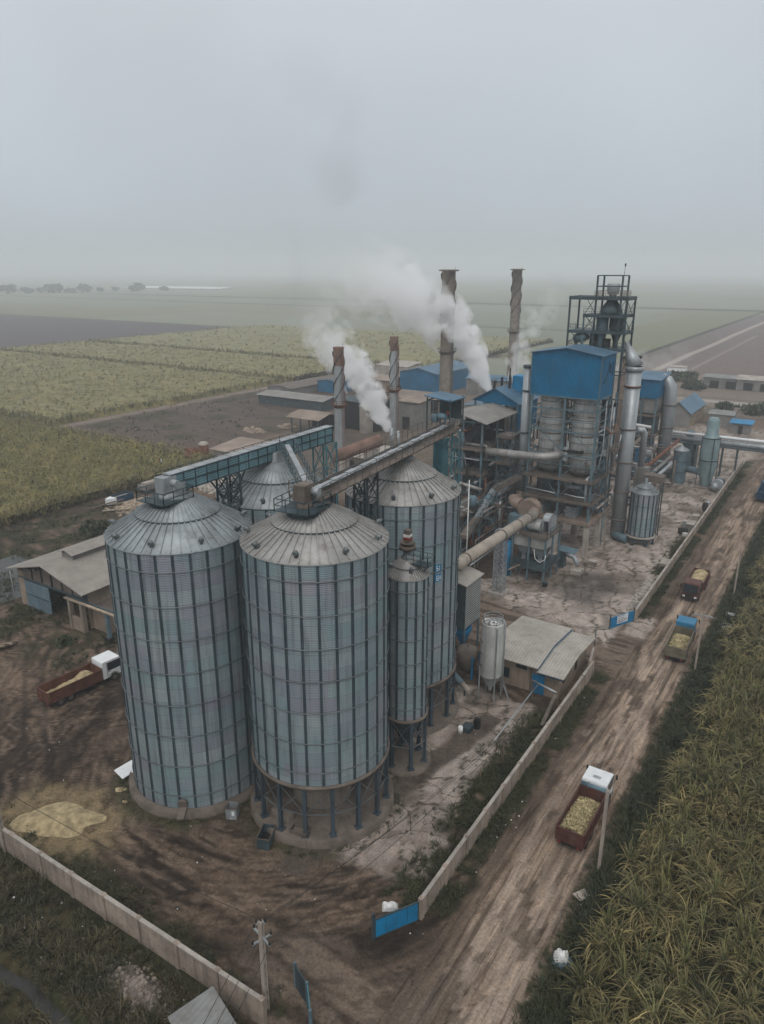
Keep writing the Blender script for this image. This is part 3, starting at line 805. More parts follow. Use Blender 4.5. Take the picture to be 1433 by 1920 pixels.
m = MB(); m.box(2.2, -52.1, 17.5, 4.2, -51.1, 17.56); m.rail([(2.4, -52.1, 17.56), (4.2, -52.1, 17.56), (4.2, -51.1, 17.56), (2.4, -51.1, 17.56)], .7, .7)
m.beam((3.9, -51.6, 17.5), (3.3, -51.6, 16.4), .06); m.build('catwalk', M['steel_dark'], s5)
# ------------------------------------------------------------------ conveyors over the silos
def conveyor(name, label, a, b, z, w=1.1, h=1.35, open_top=False, mats=('teal', 'steel_dark', 'steel')):
    ax, ay = a; bx, by = b
    L = math.hypot(bx - ax, by - ay); dx, dy = (bx - ax) / L, (by - ay) / L; nx, ny = dy, -dx
    t = thing(name, label, 'conveyor', (ax, ay, z))
    P = lambda s, o, zz: (ax + dx * s + nx * o, ay + dy * s + ny * o, z + zz)
    m = MB()
    m.beam(P(0, -w / 2, h / 2), P(L, -w / 2, h / 2), .06, h).beam(P(0, w / 2, h / 2), P(L, w / 2, h / 2), .06, h)
    m.beam(P(0, 0, .03), P(L, 0, .03), w, .06)
    m.build('casing', M[mats[0]], t)
    m = MB()
    if not open_top:
        m.beam(P(-.1, 0, h + .04), P(L + .1, 0, h + .04), w + .16, .07)
        k = 0.
        while k < L: m.beam(P(k, -w / 2 - .06, h + .08), P(k, w / 2 + .06, h + .08), .07, .05); k += 1.2
    else:
        k = .2; i = 0
        while k < L - 1.1:
            e = k + .9 + (i % 3) * .12
            m.beam(P(k, 0, h - .1 + .04 * (i % 2)), P(min(e, L), 0, h - .1 + .04 * (i % 2)), w * .62, .06); k = e + .09; i += 1
    m.build('cover', M[mats[2]], t)
    m = MB(); k = 0.
    while k <= L + .01:
        for o in (-w / 2 - .05, w / 2 + .05):
            m.beam(P(k, o, -.1), P(k, o, h + .06), .07)
        k += L / round(L / 1.15)
    for o in (-w / 2 - .06, w / 2 + .06):
        for zz in (0., h * .5, h): m.beam(P(0, o, zz), P(L, o, zz), .06, .08)
    m.build('rib_frame', M[mats[1]], t)
    for sd in ((-1,) if not open_top else (-1, 1)):
        m = MB(); o0 = sd * (w / 2 + .12); o1 = sd * (w / 2 + .8); zz = .35 if not open_top else .25
        m.beam(P(0, (o0 + o1) / 2, zz), P(L, (o0 + o1) / 2, zz), .68, .05)
        pts = [P(0, o1, zz), P(L, o1, zz)]
        m.rail(pts, .95, 1.1, .04)
        k = 0.
        while k <= L: m.beam(P(k, o0, zz - .05), P(k, o1, zz - .05), .06); m.beam(P(k, o0, zz - .45), P(k, o1, zz - .05), .05); k += 1.6
        m.build('walkway', M['steel_dark'] if not open_top else M['steel_brown'], t)
    return t, P, L

cA, PA, LA = conveyor('covered_conveyor', 'teal covered conveyor running level from the flat based silo over the hidden silo', (-10.75, -62.2), (-11.3, -43.0), 23.3, .62, 1.3)
cB, PB, LB = conveyor('belt_conveyor', 'dusty brown open conveyor with handrails over the two legged silos', (-.75, -59.6), (-3.6, -34.6), 23.7, .95, .62, True, ('steel_brown', 'steel_dark', 'steel'))
# head ends: drum box, platform and motor
def head(t, P, mat1, zz):
    m = MB()
    a, b = P(-1.1, 0, 0), P(.8, 0, 0)
    m.beam(P(-.8, 0, .7), P(.4, 0, .7), .85, 1.1); m.cyl(*P(-.2, 0, 0)[:2], P(0, 0, -.55)[2], P(0, 0, .1)[2], .55, 20)
    m.build('head_box', mat1, t)
    m = MB(); c = P(-.3, 0, 0)
    pts = [P(-1.7, -1.3, -.35), P(1., -1.3, -.35), P(1., 1.3, -.35), P(-1.7, 1.3, -.35)]
    m.slab(*pts, .06); m.rail(pts + [pts[0]], .85, .8, .045); m.cyl(c[0], c[1], c[2] - .75, c[2] - .35, 1.1, 24)
    m.build('head_platform', M['steel_dark'], t)
    m = MB(); q = P(-.3, .75, .9); m.tube([q, P(-.3, 1.25, .9)], .26, 14); m.build('motor', M['steel'], t)
head(cA, PA, M['steel'], 0); head(cB, PB, M['steel_brown'], 0)

def trestle(t, x, y, z0, z1, wx=1.1, wy=1.4, mat='steel_dark', splay=1.2, n=3):
    m = MB()
    cs = [(x - wx / 2, y - wy / 2), (x + wx / 2, y - wy / 2), (x + wx / 2, y + wy / 2), (x - wx / 2, y + wy / 2)]
    for (a, b) in cs: m.beam((a, b, z0), (a, b, z1), .12)
    for i in range(n):
        za = z0 + (z1 - z0) * i / n; zb = z0 + (z1 - z0) * (i + 1) / n
        for j in range(4):
            p, q = cs[j], cs[(j + 1) % 4]
            m.beam((*p, za), (*q, zb), .06).beam((*q, za), (*p, zb), .06).beam((*p, zb), (*q, zb), .07)
    if splay:
        for s in (-1, 1):
            m.beam((x, y + s * wy / 2, z1 - 1.6), (x, y + s * (wy / 2 + splay), z1), .10)
    return m.build('trestle', M[mat], t)
trestle(cA, -11.0, -56.2, 19.6, 23.2)
trestle(cA, -11.4, -43.6, 0, 23.2, 1.5, 1.5, 'teal_paint', 0, 9)
trestle(cB, -1.75, -51.2, 17.5, 23.5, 1.2, 1.4)
trestle(cB, -3.7, -34.6, 0, 23.5, 1.8, 1.6, 'teal_paint', 0, 9)
m = MB(); m.box(-4.9, -35.2, 0, -3.9, -34.0, 22.8); m.build('elevator_casing', M['teal_paint'], cB)
# drive shelter at the far end of the open conveyor
m = MB(); m.slab((-5.4, -36.2, 27.0), (-2.6, -36.2, 26.7), (-2.6, -33.2, 26.7), (-5.4, -33.2, 27.0), .1); m.build('shelter_roof', M['blue_roof'], cB)
m = MB()
MB().box(-5.2, -33.6, 24.6, -2.9, -33.45, 26.4).build('shelter_wall', M['steel_dark'], cB)
for (a, b) in ((-5.2, -36), (-2.8, -36), (-2.8, -33.4), (-5.2, -33.4)): m.beam((a, b, 23.4), (a, b, 26.8), .1)
for p, q in (((-5.2, -36), (-2.8, -36)), ((-2.8, -36), (-2.8, -33.4)), ((-2.8, -33.4), (-5.2, -33.4)), ((-5.2, -33.4), (-5.2, -36))): m.beam((*p, 26.55), (*q, 26.55), .1)
m.build('shelter_frame', M['steel_dark'], cB)
m = MB(); m.tube([(-4.2, -35.6, 25.1), (-3.4, -35.6, 25.1)], .3, 14).box(-4.9, -35.8, 24.5, -4.3, -35.3, 25.2); m.build('drive_motor', M['steel_blue'], cB)
m = MB(); m.tube([(-3.25, -35.7, 25.5), (-3.05, -35.7, 25.5)], .14, 12); m.build('red_lamp', M['lamp_red'], cB)
# inclined link chute from the hidden silo head to the legged silo
t = thing('link_chute', 'sloping dusty chute and catwalk linking the two silo tops between the conveyors', 'chute', (-10.3, -50.2, 24))
m = MB(); a = Vector((-10.0, -50.4, 24.4)); b = Vector((-2.0, -57.7, 23.9))
m.beam(a, b, .4, .3); m.build('trough', M['steel'], t)
m = MB(); n = Vector((b - a).normalized().cross(Vector((0, 0, 1)))) * .6
m.rail([a + n, b + n], .6, 1.1, .04); m.rail([a - n, b - n], .6, 1.1, .04); m.beam(a + n, b + n, .1).beam(a - n, b - n, .1)
m.build('railing', M['steel_dark'], t)
# ------------------------------------------------------------------ process plant
def columns(t, xs, ys, z0, z1, w, mat, skip=()):
    base = None
    for i, x in enumerate(xs):
        for j, y in enumerate(ys):
            if (i, j) in skip: continue
            m = MB(); m.box(x - w / 2, y - w / 2, z0, x + w / 2, y + w / 2, z1); m.build('column', M[mat], t)
def deck(t, x0, y0, x1, y1, z, rail='nesw', mat='steel_brown', rmat='steel_dark', th=.12, hole=None):
    m = MB(); m.box(x0, y0, z - th, x1, y1, z)
    for (a, b) in (((x0, y0), (x1, y0)), ((x1, y0), (x1, y1)), ((x1, y1), (x0, y1)), ((x0, y1), (x0, y0))):
        m.beam((*a, z - .22), (*b, z - .22), .14, .34)
    x = x0 + 1.2
    while x < x1: m.beam((x, y0, z - .2), (x, y1, z - .2), .1, .2); x += 1.4
    d = m.build('deck', M[mat], t)
    m = MB(); c = dict(s=((x0, y0), (x1, y0)), e=((x1, y0), (x1, y1)), n=((x1, y1), (x0, y1)), w=((x0, y1), (x0, y0)))
    for k in rail: m.rail([(*c[k][0], z), (*c[k][1], z)], .75, 1.15, .04)
    if rail: m.build('railing', M[rmat], d)
    return d
def ringbeams(t, x0, y0, x1, y1, zs, w=.16, mat='steel_blue', mids=(), name='girder'):
    m = MB()
    for z in zs:
        for (a, b) in (((x0, y0), (x1, y0)), ((x1, y0), (x1, y1)), ((x1, y1), (x0, y1)), ((x0, y1), (x0, y0))):
            m.beam((*a, z), (*b, z), w)
        for x in mids: m.beam((x, y0, z), (x, y1, z), w)
    m.build(name, M[mat], t)
def bracing(t, segs, w=.09, mat='steel_blue'):
    m = MB()
    for a, b in segs: m.beam(a, b, w)
    m.build('bracing', M[mat], t)
def zigzag(p, q, z0, z1, n=1, x=False):
    """diagonals between two plan points"""
    out = []
    for i in range(n):
        a, b = z0 + (z1 - z0) * i / n, z0 + (z1 - z0) * (i + 1) / n
        if i % 2 == 0 or x: out.append(((*p, a), (*q, b)))
        if i % 2 == 1 or x: out.append(((*q, a), (*p, b)))
    return out
def junk(t, name, mat, items):
    for it in items:
        m = MB()
        if it[0] == 'b': m.box(*it[1:])
        elif it[0] == 'c': m.cyl(*it[1:])
        elif it[0] == 't': m.tube(it[1], it[2], 12)
        m.build(name, M[mat], t)

# ---- main tower with the big blue box on top
T = thing('process_tower', 'tall open steel process tower crowned by a big bright blue clad box', 'tower', (-4.7, 3, 0))
for (x, y) in ((-9.2, .1), (-4.5, .1), (-.1, .1), (-9.2, 5.3), (-.1, 5.3), (-.1, 8.3), (-4.5, 8.3), (-9.2, 8.3)):
    MB().box(x - .32, y - .32, 0, x + .32, y + .32, 4.6).build('concrete_column', M['concrete_lt'], T)
    MB().box(x - .13, y - .13, 4.6, x + .13, y + .13, 21.8).build('column', M['steel_blue'], T)
MB().box(-9.7, -.4, 4.6, .4, 8.8, 5.0).build('concrete_slab', M['duct_brown'], T)
deck(T, -9.6, -.3, .3, 8.7, 7.9, 'sen'); deck(T, -9.6, -.3, .3, 8.7, 10.9, 'en'); deck(T, -.2, 5.4, 1.2, 9.2, 14.4, 'en'); deck(T, -9.4, 5.6, .3, 8.7, 17.5, 'e')
ringbeams(T, -9.2, .1, -.1, 8.3, (14., 17.2, 20.2), .17, 'steel_blue', (-4.5,)); ringbeams(T, -9.2, .1, -.1, 5.3, (12.6, 18.7), .1, 'steel_blue')
br = []
for (p, q) in (((-9.2, .1), (-4.5, .1)), ((-4.5, .1), (-.1, .1))):
    br += zigzag(p, q, 11, 21.8, 3) + zigzag(p, ((p[0] + q[0]) / 2, .1), 8, 10.8) + zigzag(q, ((p[0] + q[0]) / 2, .1), 8, 10.8)
br += zigzag((-.1, .1), (-.1, 5.3), 5, 21.8, 6, True) + zigzag((-.1, 5.3), (-.1, 8.3), 5, 21.8, 6) + zigzag((-9.2, .1), (-9.2, 8.3), 5, 21.8, 5) + [((-9.2, .1, 7.8), (-6.9, .1, 5.1)), ((-.1, .1, 7.8), (-4.5, .1, 5.1))]
bracing(T, br)
for x in (-9.5, -.06): MB().box(x, -.1, 21.9, x + .08, 5.6, 27.5).build('side_cladding', M['blue_y'], T)
gab = [(-9.42, 21.9), (-.06, 21.9), (-.06, 27.5), (-4.74, 28.25), (-9.42, 27.5)]
MB().extr_y(gab, 5.52, 5.6).build('rear_cladding', M['blue'], T)
cl = MB().extr_y(gab, -.1, -.02).build('front_cladding', M['blue'], T)
m = MB()
for x in (-9.46, -.02): m.box(x - .07, -.16, 21.85, x + .07, -.08, 27.5)
m.box(-9.5, -.15, 21.8, .05, -.1, 21.95); m.box(.02, -.1, 21.8, .08, 5.6, 21.95)
m.build('corner_trim', M['steel_blue'], cl)
m = MB(); m.box(.02, 3.3, 25.0, .06, 3.9, 26.2); m.build('window', M['dark'], T)
m = MB(); m.tube([(.07, .9, 23.9), (.12, 1.8, 24.4), (.1, 2.6, 25.6), (.1, 2.7, 26.6)], .035, 6); m.box(.02, 4.6, 24.6, .07, 4.75, 26.4); m.build('cable_loop', M['wire'], T)
m = MB(); m.slab((-9.75, -.45, 27.52), (-4.74, -.45, 28.34), (-4.74, 5.95, 28.34), (-9.75, 5.95, 27.52), .08); m.slab((-4.74, -.45, 28.34), (.28, -.45, 27.52), (.28, 5.95, 27.52), (-4.74, 5.95, 28.34), .08)
m.build('roof', M['blue_roof'], T)
MB().box(-9.4, 0, 21.75, -.1, 5.5, 21.9).build('floor_plate', M['steel_dark'], T)
# hoppers, pipes and machines inside the lower floors
for x in (-6.9, -2.35):
    m = MB(); m.lathe(x, 2.75, [(1.7, 10.75), (.55, 8.3), (.4, 5.0)], 20); m.build('hopper', M['steel_blue'], T)
junk(T, 'drive_unit', 'steel', [('b', -8.6, 5.6, 8, -6.2, 7.6, 9.6), ('b', -3.4, 5.5, 8, -1.2, 7.8, 9.9), ('c', -5., 6.3, 5., 7.6, .7, 16), ('b', -8, .8, 5.0, -6.9, 2.2, 6.2), ('b', -3.6, 1, 5.0, -2.2, 2.2, 6.6)])
junk(T, 'pipe_run', 'steel', [('t', [(-9, -.45, 8.9), (-6.2, -.45, 8.75), (-4.8, -.45, 8.65)], .09), ('t', [(-3.5, -.45, 8.75), (-1.8, -.45, 8.6), (-.6, -.45, 8.65)], .09),
     ('t', [(.25, 1.2, 12), (.45, 2.2, 15), (.35, 2.4, 21.5)], .07), ('t', [(.5, 4.4, 11), (.5, 4.4, 19), (.3, 5.5, 21)], .1), ('t', [(.2, 6.7, 5), (.2, 6.7, 20)], .16), ('t', [(.2, 7.6, 10.9), (.9, 7.8, 13.6), (1.1, 8.2, 16)], .1)])
junk(T, 'rusty_pipe', 'rust_lt', [('t', [(.3, 3.2, 17.8), (.6, 4.4, 16.8), (.6, 6.6, 16.6), (.5, 7.4, 17.6)], .16)])
junk(T, 'duct', 'steel_dark', [('b', -9, 6.2, 11, -6.6, 8, 20), ('b', -4.1, 6.4, 11.0, -.9, 8.1, 21)])
MB().tube([(.35, 5.9, 0), (.35, 5.9, 5.2)], .07, 8).build('downpipe', M['teal'], T)
# ---- the two banded tanks
def band_tank(label, x, y, z0, z1, r):
    t = thing('process_tank', label, 'tank', (x, y, z0), 'banded tanks inside the blue topped tower')
    m = MB(); prof = [(r * .55, z0), (r * .99, z0 + .6), (r, z0 + .6)]; n = 4
    for i in range(n):
        a, b = z0 + .6 + (z1 - z0 - .6) * i / n, z0 + .6 + (z1 - z0 - .6) * (i + 1) / n
        prof += [(r, b - .5), (r * .955, b - .32), (r * .955, b - .12), (r, b)]
    m.lathe(x, y, prof, 40); m.build('shell', M['tank_panel'], t)
    z = z0 + 1.2; i = 0
    while z < z1 - .3:
        m = MB(); ring = [(x + (r + .03) * math.cos(2 * PI * k / 40), y + (r + .03) * math.sin(2 * PI * k / 40), z) for k in range(41)]
        m.tube(ring, .035, 5, False); m.build('band', M['steel_brown'], t); z += .95 if i % 2 else 1.25; i += 1
band_tank('grey banded tank under the blue box, beside the thin outer flue', -6.95, 2.75, 11.0, 21.7, 1.85)
band_tank('grey banded tank under the blue box, on the side of the tall bright flue', -2.35, 2.75, 11.0, 21.7, 1.85)

# ---- flues and ducts
def flange(t, x, y, z, r, mat='steel_brown'):
    m = MB(); m.lathe(x, y, [(r, z - .1), (r + .16, z - .1), (r + .16, z + .08), (r, z + .08)], 28); m.build('flange', M[mat], t)
t = thing('flue_duct', 'tall bright round flue with a cone shaped top, beside the blue box tower', 'flue', (1.5, 10, 0))
m = MB(); m.cyl(1.5, 10, .9, 24.9, 1.05, 32); m.build('pipe', M['flue'], t)
for z in (22.6, 16.6, 11.8, 7.4, 3.2): flange(t, 1.5, 10, z, 1.05, 'rust' if z > 22 else 'steel_brown')
m = MB(); m.lathe(1.5, 10, [(1.2, 24.7), (1.25, 24.75), (1.25, 25.25), (1.15, 25.3)], 32); m.build('top_collar', M['flue'], t)
m = MB(); m.tube([(1.5, 10, 25.2), (.9, 10.1, 26.6), (-.1, 10.3, 28.4)], [1.18, .8, .25], 28); m.build('cone_top', M['flue'], t)
m = MB(); m.tube([(1.5, 10, 1.2), (1.5, 9.7, .75), (2.1, 9.0, .65), (3.3, 8.7, .65)], [1.0, .9, .6, .6], 20); m.build('bottom_elbow', M['steel_blue'], t)
t = thing('flue_duct', 'slender plain flue standing at the open outer corner of the blue box tower', 'flue', (-10.6, 1.6, 7))
m = MB(); m.cyl(-10.6, 1.6, 7.2, 25.4, .62, 24); m.build('pipe', M['flue'], t)
for z in (22.1, 16.2, 11.5): flange(t, -10.6, 1.6, z, .62, 'steel_dark')
m = MB(); m.lathe(-10.6, 1.6, [(.66, 25.2), (.72, 25.2), (.72, 25.5), (.6, 25.5)], 24); m.build('rim', M['steel_dark'], t)
m = MB(); m.tube([(-10.6, 1.6, 7.6), (-10.5, 1.2, 6.6), (-9.9, -.8, 6.3), (-8.8, -4.2, 7.6)], [.62, .6, .55, .6], 16); m.build('elbow', M['duct_brown'], t)
t = thing('hot_gas_duct', 'horizontal rust stained round duct bending into the blue box tower', 'duct', (-9.5, -2, 13.4))
pts = [(-14.6, -1.9, 13.6), (-11, -2.1, 13.7), (-7.6, -2.2, 13.85), (-6.0, -1.9, 13.95), (-5.1, -1.0, 14.05), (-4.7, .3, 14.1)]
MB().tube(pts, .56, 24).build('pipe', M['flue_rust'], t)
for p in (pts[1], pts[2]):
    m = MB(); m.tube([(p[0] - .08, p[1], p[2]), (p[0] + .08, p[1], p[2])], .62, 24); m.build('flange', M['steel'], t)
m = MB(); m.box(-5.6, .25, 13.2, -3.8, .4, 15.1); m.build('inlet_frame', M['steel'], t)

# ---- cyclone tower behind
t = thing('cyclone_tower', 'stepped open steel frame with a cyclone and roof fan, rising behind the blue box', 'tower', (-4, 10, 0))
for (x, y, z1) in ((-8.0, 9, 34.5), (-.1, 9, 34.5), (-8.0, 13, 34.5), (-.1, 13, 34.5), (-4.4, 9.1, 37.2), (-1.0, 9.1, 37.2), (-4.4, 12, 37.2), (-1.0, 12, 37.2)):
    MB().box(x - .11, y - .11, 0, x + .11, y + .11, z1).build('column', M['steel_dark'], t)
MB().box(-6.0, 9.0, 17, -5.8, 9.2, 32.2).build('column', M['steel_blue'], t)
deck(t, -8.1, 8.9, .0, 13.1, 34.4, '', 'steel_dark', th=.08); deck(t, -5.9, 8.8, -.3, 13, 32.1, 'se', 'steel_dark', th=.08); deck(t, -8.0, 8.9, 0, 13.1, 29.9, 'sew', 'steel_dark'); deck(t, -8.0, 8.9, 0, 13.1, 27.6, 'sew', 'steel_dark')
ringbeams(t, -4.4, 9.1, -1.0, 12, (37.2, 35.8), .13, 'steel_dark'); ringbeams(t, -8, 9, -.1, 13, (34.4, 24, 20), .14, 'steel_dark')
bracing(t, zigzag((-8, 9), (-5.9, 9), 28, 30, 1, True) + zigzag((-5.9, 9), (-3.6, 9), 28, 32, 2, True) + zigzag((-.1, 9), (-.1, 13), 24, 34, 4, True) + zigzag((-4.4, 9.1), (-5.8, 9.1), 30, 34.4, 2, True) + zigzag((-1, 9.1), (-.1, 9), 30, 34.4, 3), .07, 'steel_dark')
m = MB(); m.rail([(-4.6, 8.9, 34.4), (-.6, 8.9, 34.4), (-.6, 12.2, 34.4), (-4.6, 12.2, 34.4), (-4.6, 8.9, 34.4)], .8, .5, .05); m.build('railing', M['duct_tan'], t)
m = MB(); m.lathe(-2.6, 10.6, [(.3, 34.4), (.75, 34.9), (.85, 35.3), (.85, 36.0), (.75, 36.15), (.7, 36.1), (.0, 36.0)], 24); m.build('roof_fan', M['steel'], t)
m = MB(); m.lathe(-2.6, 10.6, [(.72, 34.3), (.75, 33.8), (1.25, 33.1), (1.5, 32.6), (1.5, 32.2)], 24); m.build('cyclone_hood', M['steel_dark'], t)
m = MB(); m.lathe(-3.6, 10.3, [(.85, 32.0), (.8, 29.9), (.6, 29.0), (.6, 26)], 20); m.build('riser_duct', M['steel_blue'], t)
m = MB(); m.lathe(-1.7, 10.8, [(1.05, 32.1), (1.05, 30.4), (.35, 28.4), (.35, 26)], 20); m.build('cyclone', M['steel_dark'], t)
m = MB(); m.tube([(-7.2, 10, 28.6), (-5.4, 9.7, 29.2)], .65, 16); m.build('dust_drum', M['steel_blue'], t)
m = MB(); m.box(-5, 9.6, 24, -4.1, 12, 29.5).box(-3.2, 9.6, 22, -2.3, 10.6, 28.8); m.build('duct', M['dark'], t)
m = MB(); m.tube([(-.9, 9.1, 37.2), (-.85, 9.1, 38.5)], .03, 6).tube([(-.85, 9.1, 38.4), (-.85, 9.1, 38.75)], .1, 8); m.build('antenna', M['wire'], t)

# ---- left boiler house: decks, lower grey roof, upper blue gable
t = thing('boiler_house', 'open boiler house with stacked decks and a grey gabled roof, beside the thin flue', 'plant building', (-18, 2, 0))
X0, X1, Y0, Y1 = -21.6, -15.6, -1.6, 8.6
for x in (X0, -18.6, X1):
    for y in (Y0, 3.4, Y1): MB().box(x - .13, y - .13, 0, x + .13, y + .13, 17.6).build('column', M['steel_blue'], t)
deck(t, X0 - .2, Y0 - .2, X1 + .2, Y1 + .2, 13.7, 'se', 'steel_brown'); deck(t, X0 - .2, Y0 - .2, X1 + .2, Y1 + .2, 10.0, 'se', 'steel_brown'); deck(t, X0 - .2, Y0 - .2, X1 + .2, Y1 + .2, 6.4, 'se', 'steel_brown'); deck(t, X0 - .2, Y0 - .2, X1 + .2, Y1 + .2, 3.0, 'se', 'steel_brown')
m = MB(); m.slab((X0 - .8, Y0 - .6, 17.7), (-18.9, Y0 - .6, 18.5), (-18.9, Y1 + .3, 18.5), (X0 - .8, Y1 + .3, 17.7), .09); m.slab((-18.9, Y0 - .6, 18.5), (X1 + .9, Y0 - .6, 17.45), (X1 + .9, Y1 + .3, 17.45), (-18.9, Y1 + .3, 18.5), .09); m.build('roof', M['grey_roof_y'], t)
m = MB(); m.lathe(-18.7, 1.4, [(.3, 13.8), (.9, 14.4), (1.35, 14.9), (1.35, 16.9), (.6, 17.3)], 24); m.build('boiler_drum', M['steel_dark'], t)
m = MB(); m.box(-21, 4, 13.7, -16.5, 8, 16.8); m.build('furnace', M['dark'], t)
junk(t, 'machine', 'steel_dark', [('b', -21, 0, 10, -18.8, 3, 12.4), ('b', -17.9, 1.5, 10, -16, 5, 12.8), ('b', -20.8, 0.5, 6.4, -17, 4, 9.2), ('b', -20, 4.6, 3, -16, 8, 9.4), ('b', -21, .4, 0, -17, 7.4, 2.6)])
junk(t, 'pipe_run', 'steel', [('t', [(-20.4, -1.2, 10.1), (-20.4, -1.2, 12.6)], .13), ('t', [(-19.9, -1.2, 10.1), (-19.9, -1.2, 12.6)], .1), ('t', [(-18, -1.3, 10.3), (-18.7, -1.3, 13.2)], .07), ('t', [(-21.4, -1.3, 12.0), (-16, -1.3, 11.9)], .12)])
junk(t, 'steam_main', 'flue_rust', [('t', [(-21.5, -2.4, 8.6), (-18, -2.5, 8.4), (-14.8, -2.6, 8.0)], .28)])
bracing(t, zigzag((X0, Y0), (X1, Y0), 0, 3) + zigzag((-18.6, Y0), (X1, Y0), 6.4, 10) + zigzag((X1, Y0), (X1, Y1), 0, 17.5, 4), .09, 'steel_blue')
ringbeams(t, X0, Y0, X1, Y1, (17.4,), .15, 'steel_blue', (-18.6,))
t = thing('boiler_house', 'blue gabled plant house with roof box and vent pipes, behind the grey roofed decks', 'plant building', (-18, 12, 0))
gx0, gx1, gy0, gy1 = -22.4, -14.9, 9.2, 17.
for x in (gx0 + .2, gx1 - .2):
    for y in (gy0 + .2, 13, gy1 - .2): MB().box(x - .13, y - .13, 0, x + .13, y + .13, 18.9).build('column', M['steel_blue'], t)
m = MB(); gz = 18.7; gp = 20.7; gm = (gx0 + gx1) / 2 - .1
m.extr_y([(gx0, gz - .15), (gx1, gz - .55), (gx1, gz), (gm, gp), (gx0, gz)], gy0, gy0 + .1); m.build('gable', M['blue'], t)
m = MB(); m.box(gx1 - .1, gy0 + .1, 14.4, gx1, gy1, gz); m.build('side_cladding', M['blue_y'], t)
m = MB(); m.slab((gx0 - .2, gy0 - .4, gz), (gm, gy0 - .4, gp + .08), (gm, gy1 + .4, gp + .08), (gx0 - .2, gy1 + .4, gz), .09); m.slab((gm, gy0 - .4, gp + .08), (gx1 + .4, gy0 - .4, gz - .1), (gx1 + .4, gy1 + .4, gz - .1), (gm, gy1 + .4, gp + .08), .09); m.build('roof', M['blue_roof'], t)
m = MB(); m.box(gm + .9, 13.4, 19.6, gm + 3.4, 15.6, 22.2); m.build('roof_box', M['blue_flat'], t)
for (x, y, h) in ((gm - 1.6, 12.2, 21.4), (gm - .7, 13, 21.9), (gm + .1, 14.2, 23.2), (gm + .8, 12.6, 22.3)):
    m = MB(); m.tube([(x, y, 19.6), (x, y, h)], .2 if h < 23 else .12, 10); m.build('vent_pipe', M['dark'], t)
m = MB(); m.rail([(gm - 2, 12, 20.6), (gm + 2.8, 16.4, 20.8)], 1.0, .8, .06); m.build('roof_railing', M['steel_dark'], t)
m = MB(); m.slab((-20.9, 8.6, 17.2), (-17.6, 8.6, 17.2), (-17.6, 9.5, 18.4), (-20.9, 9.5, 18.4), .08); m.build('canopy', M['teal'], t)
m = MB(); m.lathe(-16.8, 11, [(1.0, 12), (1.0, 18.2), (.3, 18.5)], 20); m.build('tank', M['tank'], t)
for z in (4, 8, 12): deck(t, gx0, gy0, gx1, gy1, z, 'se')
junk(t, 'machine', 'steel_dark', [('b', -21.8, 10, 12, -18.2, 15, 17), ('b', -20.5, 9.6, 8, -16, 14, 11.2), ('b', -21.5, 9.8, 0, -16, 15, 7.2)])
# low walkway bridge and the kinked stair conveyor in front of the boiler house
t = thing('walkway_bridge', 'brown elevated walkway that kinks down a white stair, behind the numbered silo', 'walkway', (-12, -6, 9))
P1, P2, P3, P4 = Vector((-10.0, -1.0, 10.4)), Vector((-11.8, -5.2, 9.2)), Vector((-11.8, -10.4, 6.4)), Vector((-10.8, -16.0, 5.8))
for a, b in ((P1, P2), (P3, P4)): MB().beam(a, b, 1.1, .5).build('deck', M['steel_brown'], t)
m = MB(); m.beam(P2, P3, .95, .14)
for i in range(14):
    p = P2.lerp(P3, i / 14); m.beam(p + Vector((-.5, 0, .12)), p + Vector((.5, 0, .12)), .22, .05)
m.build('stair', M['steel'], t)
m = MB()
for a, b in ((P1, P2), (P2, P3), (P3, P4)):
    for s in (-.55, .55): m.rail([a + Vector((s, 0, .2)), b + Vector((s, 0, .2))], .75, 1., .05)
m.build('railing', M['steel_dark'], t)
for (p, x) in ((P2, -12.2), (P2, -11.3), (P3, -12.2), (P3, -11.3), (P4, -11.2)):
    MB().box(x - .09, p.y - .09, 0, x + .09, p.y + .09, p.z - .2).build('post', M['steel_blue'], t)
t = thing('pipe_rack', 'dark steel pipe rack with platforms filling the gap behind the rear legged silo', 'pipe rack', (-14.5, -8, 0))
for (x, y) in ((-15.5, -10), (-12.8, -10), (-15.5, -5.5), (-13, -5.5), (-15.5, -14), (-12.8, -14)):
    MB().box(x - .1, y - .1, 0, x + .1, y + .1, 8.2).build('column', M['steel_blue'], t)
deck(t, -15.7, -14.2, -12.6, -5.3, 4.2, 'se'); deck(t, -15.7, -14.2, -12.6, -5.3, 7.6, 's')
junk(t, 'machine', 'steel_dark', [('b', -15.2, -9.6, 4.2, -13.2, -6, 6.6), ('b', -15, -13, 0, -13.2, -8, 3)])
junk(t, 'pipe_run', 'flue_rust', [('t', [(-15.8, -14.4, 7.2), (-13, -14.3, 7.4)], .26), ('t', [(-15.4, -5.2, 7.0), (-15.4, -14, 6.0)], .18)])
bracing(t, zigzag((-12.8, -14), (-12.8, -10), 0, 7.6, 2, True) + zigzag((-12.8, -10), (-13, -5.5), 0, 7.6, 2, True), .07)
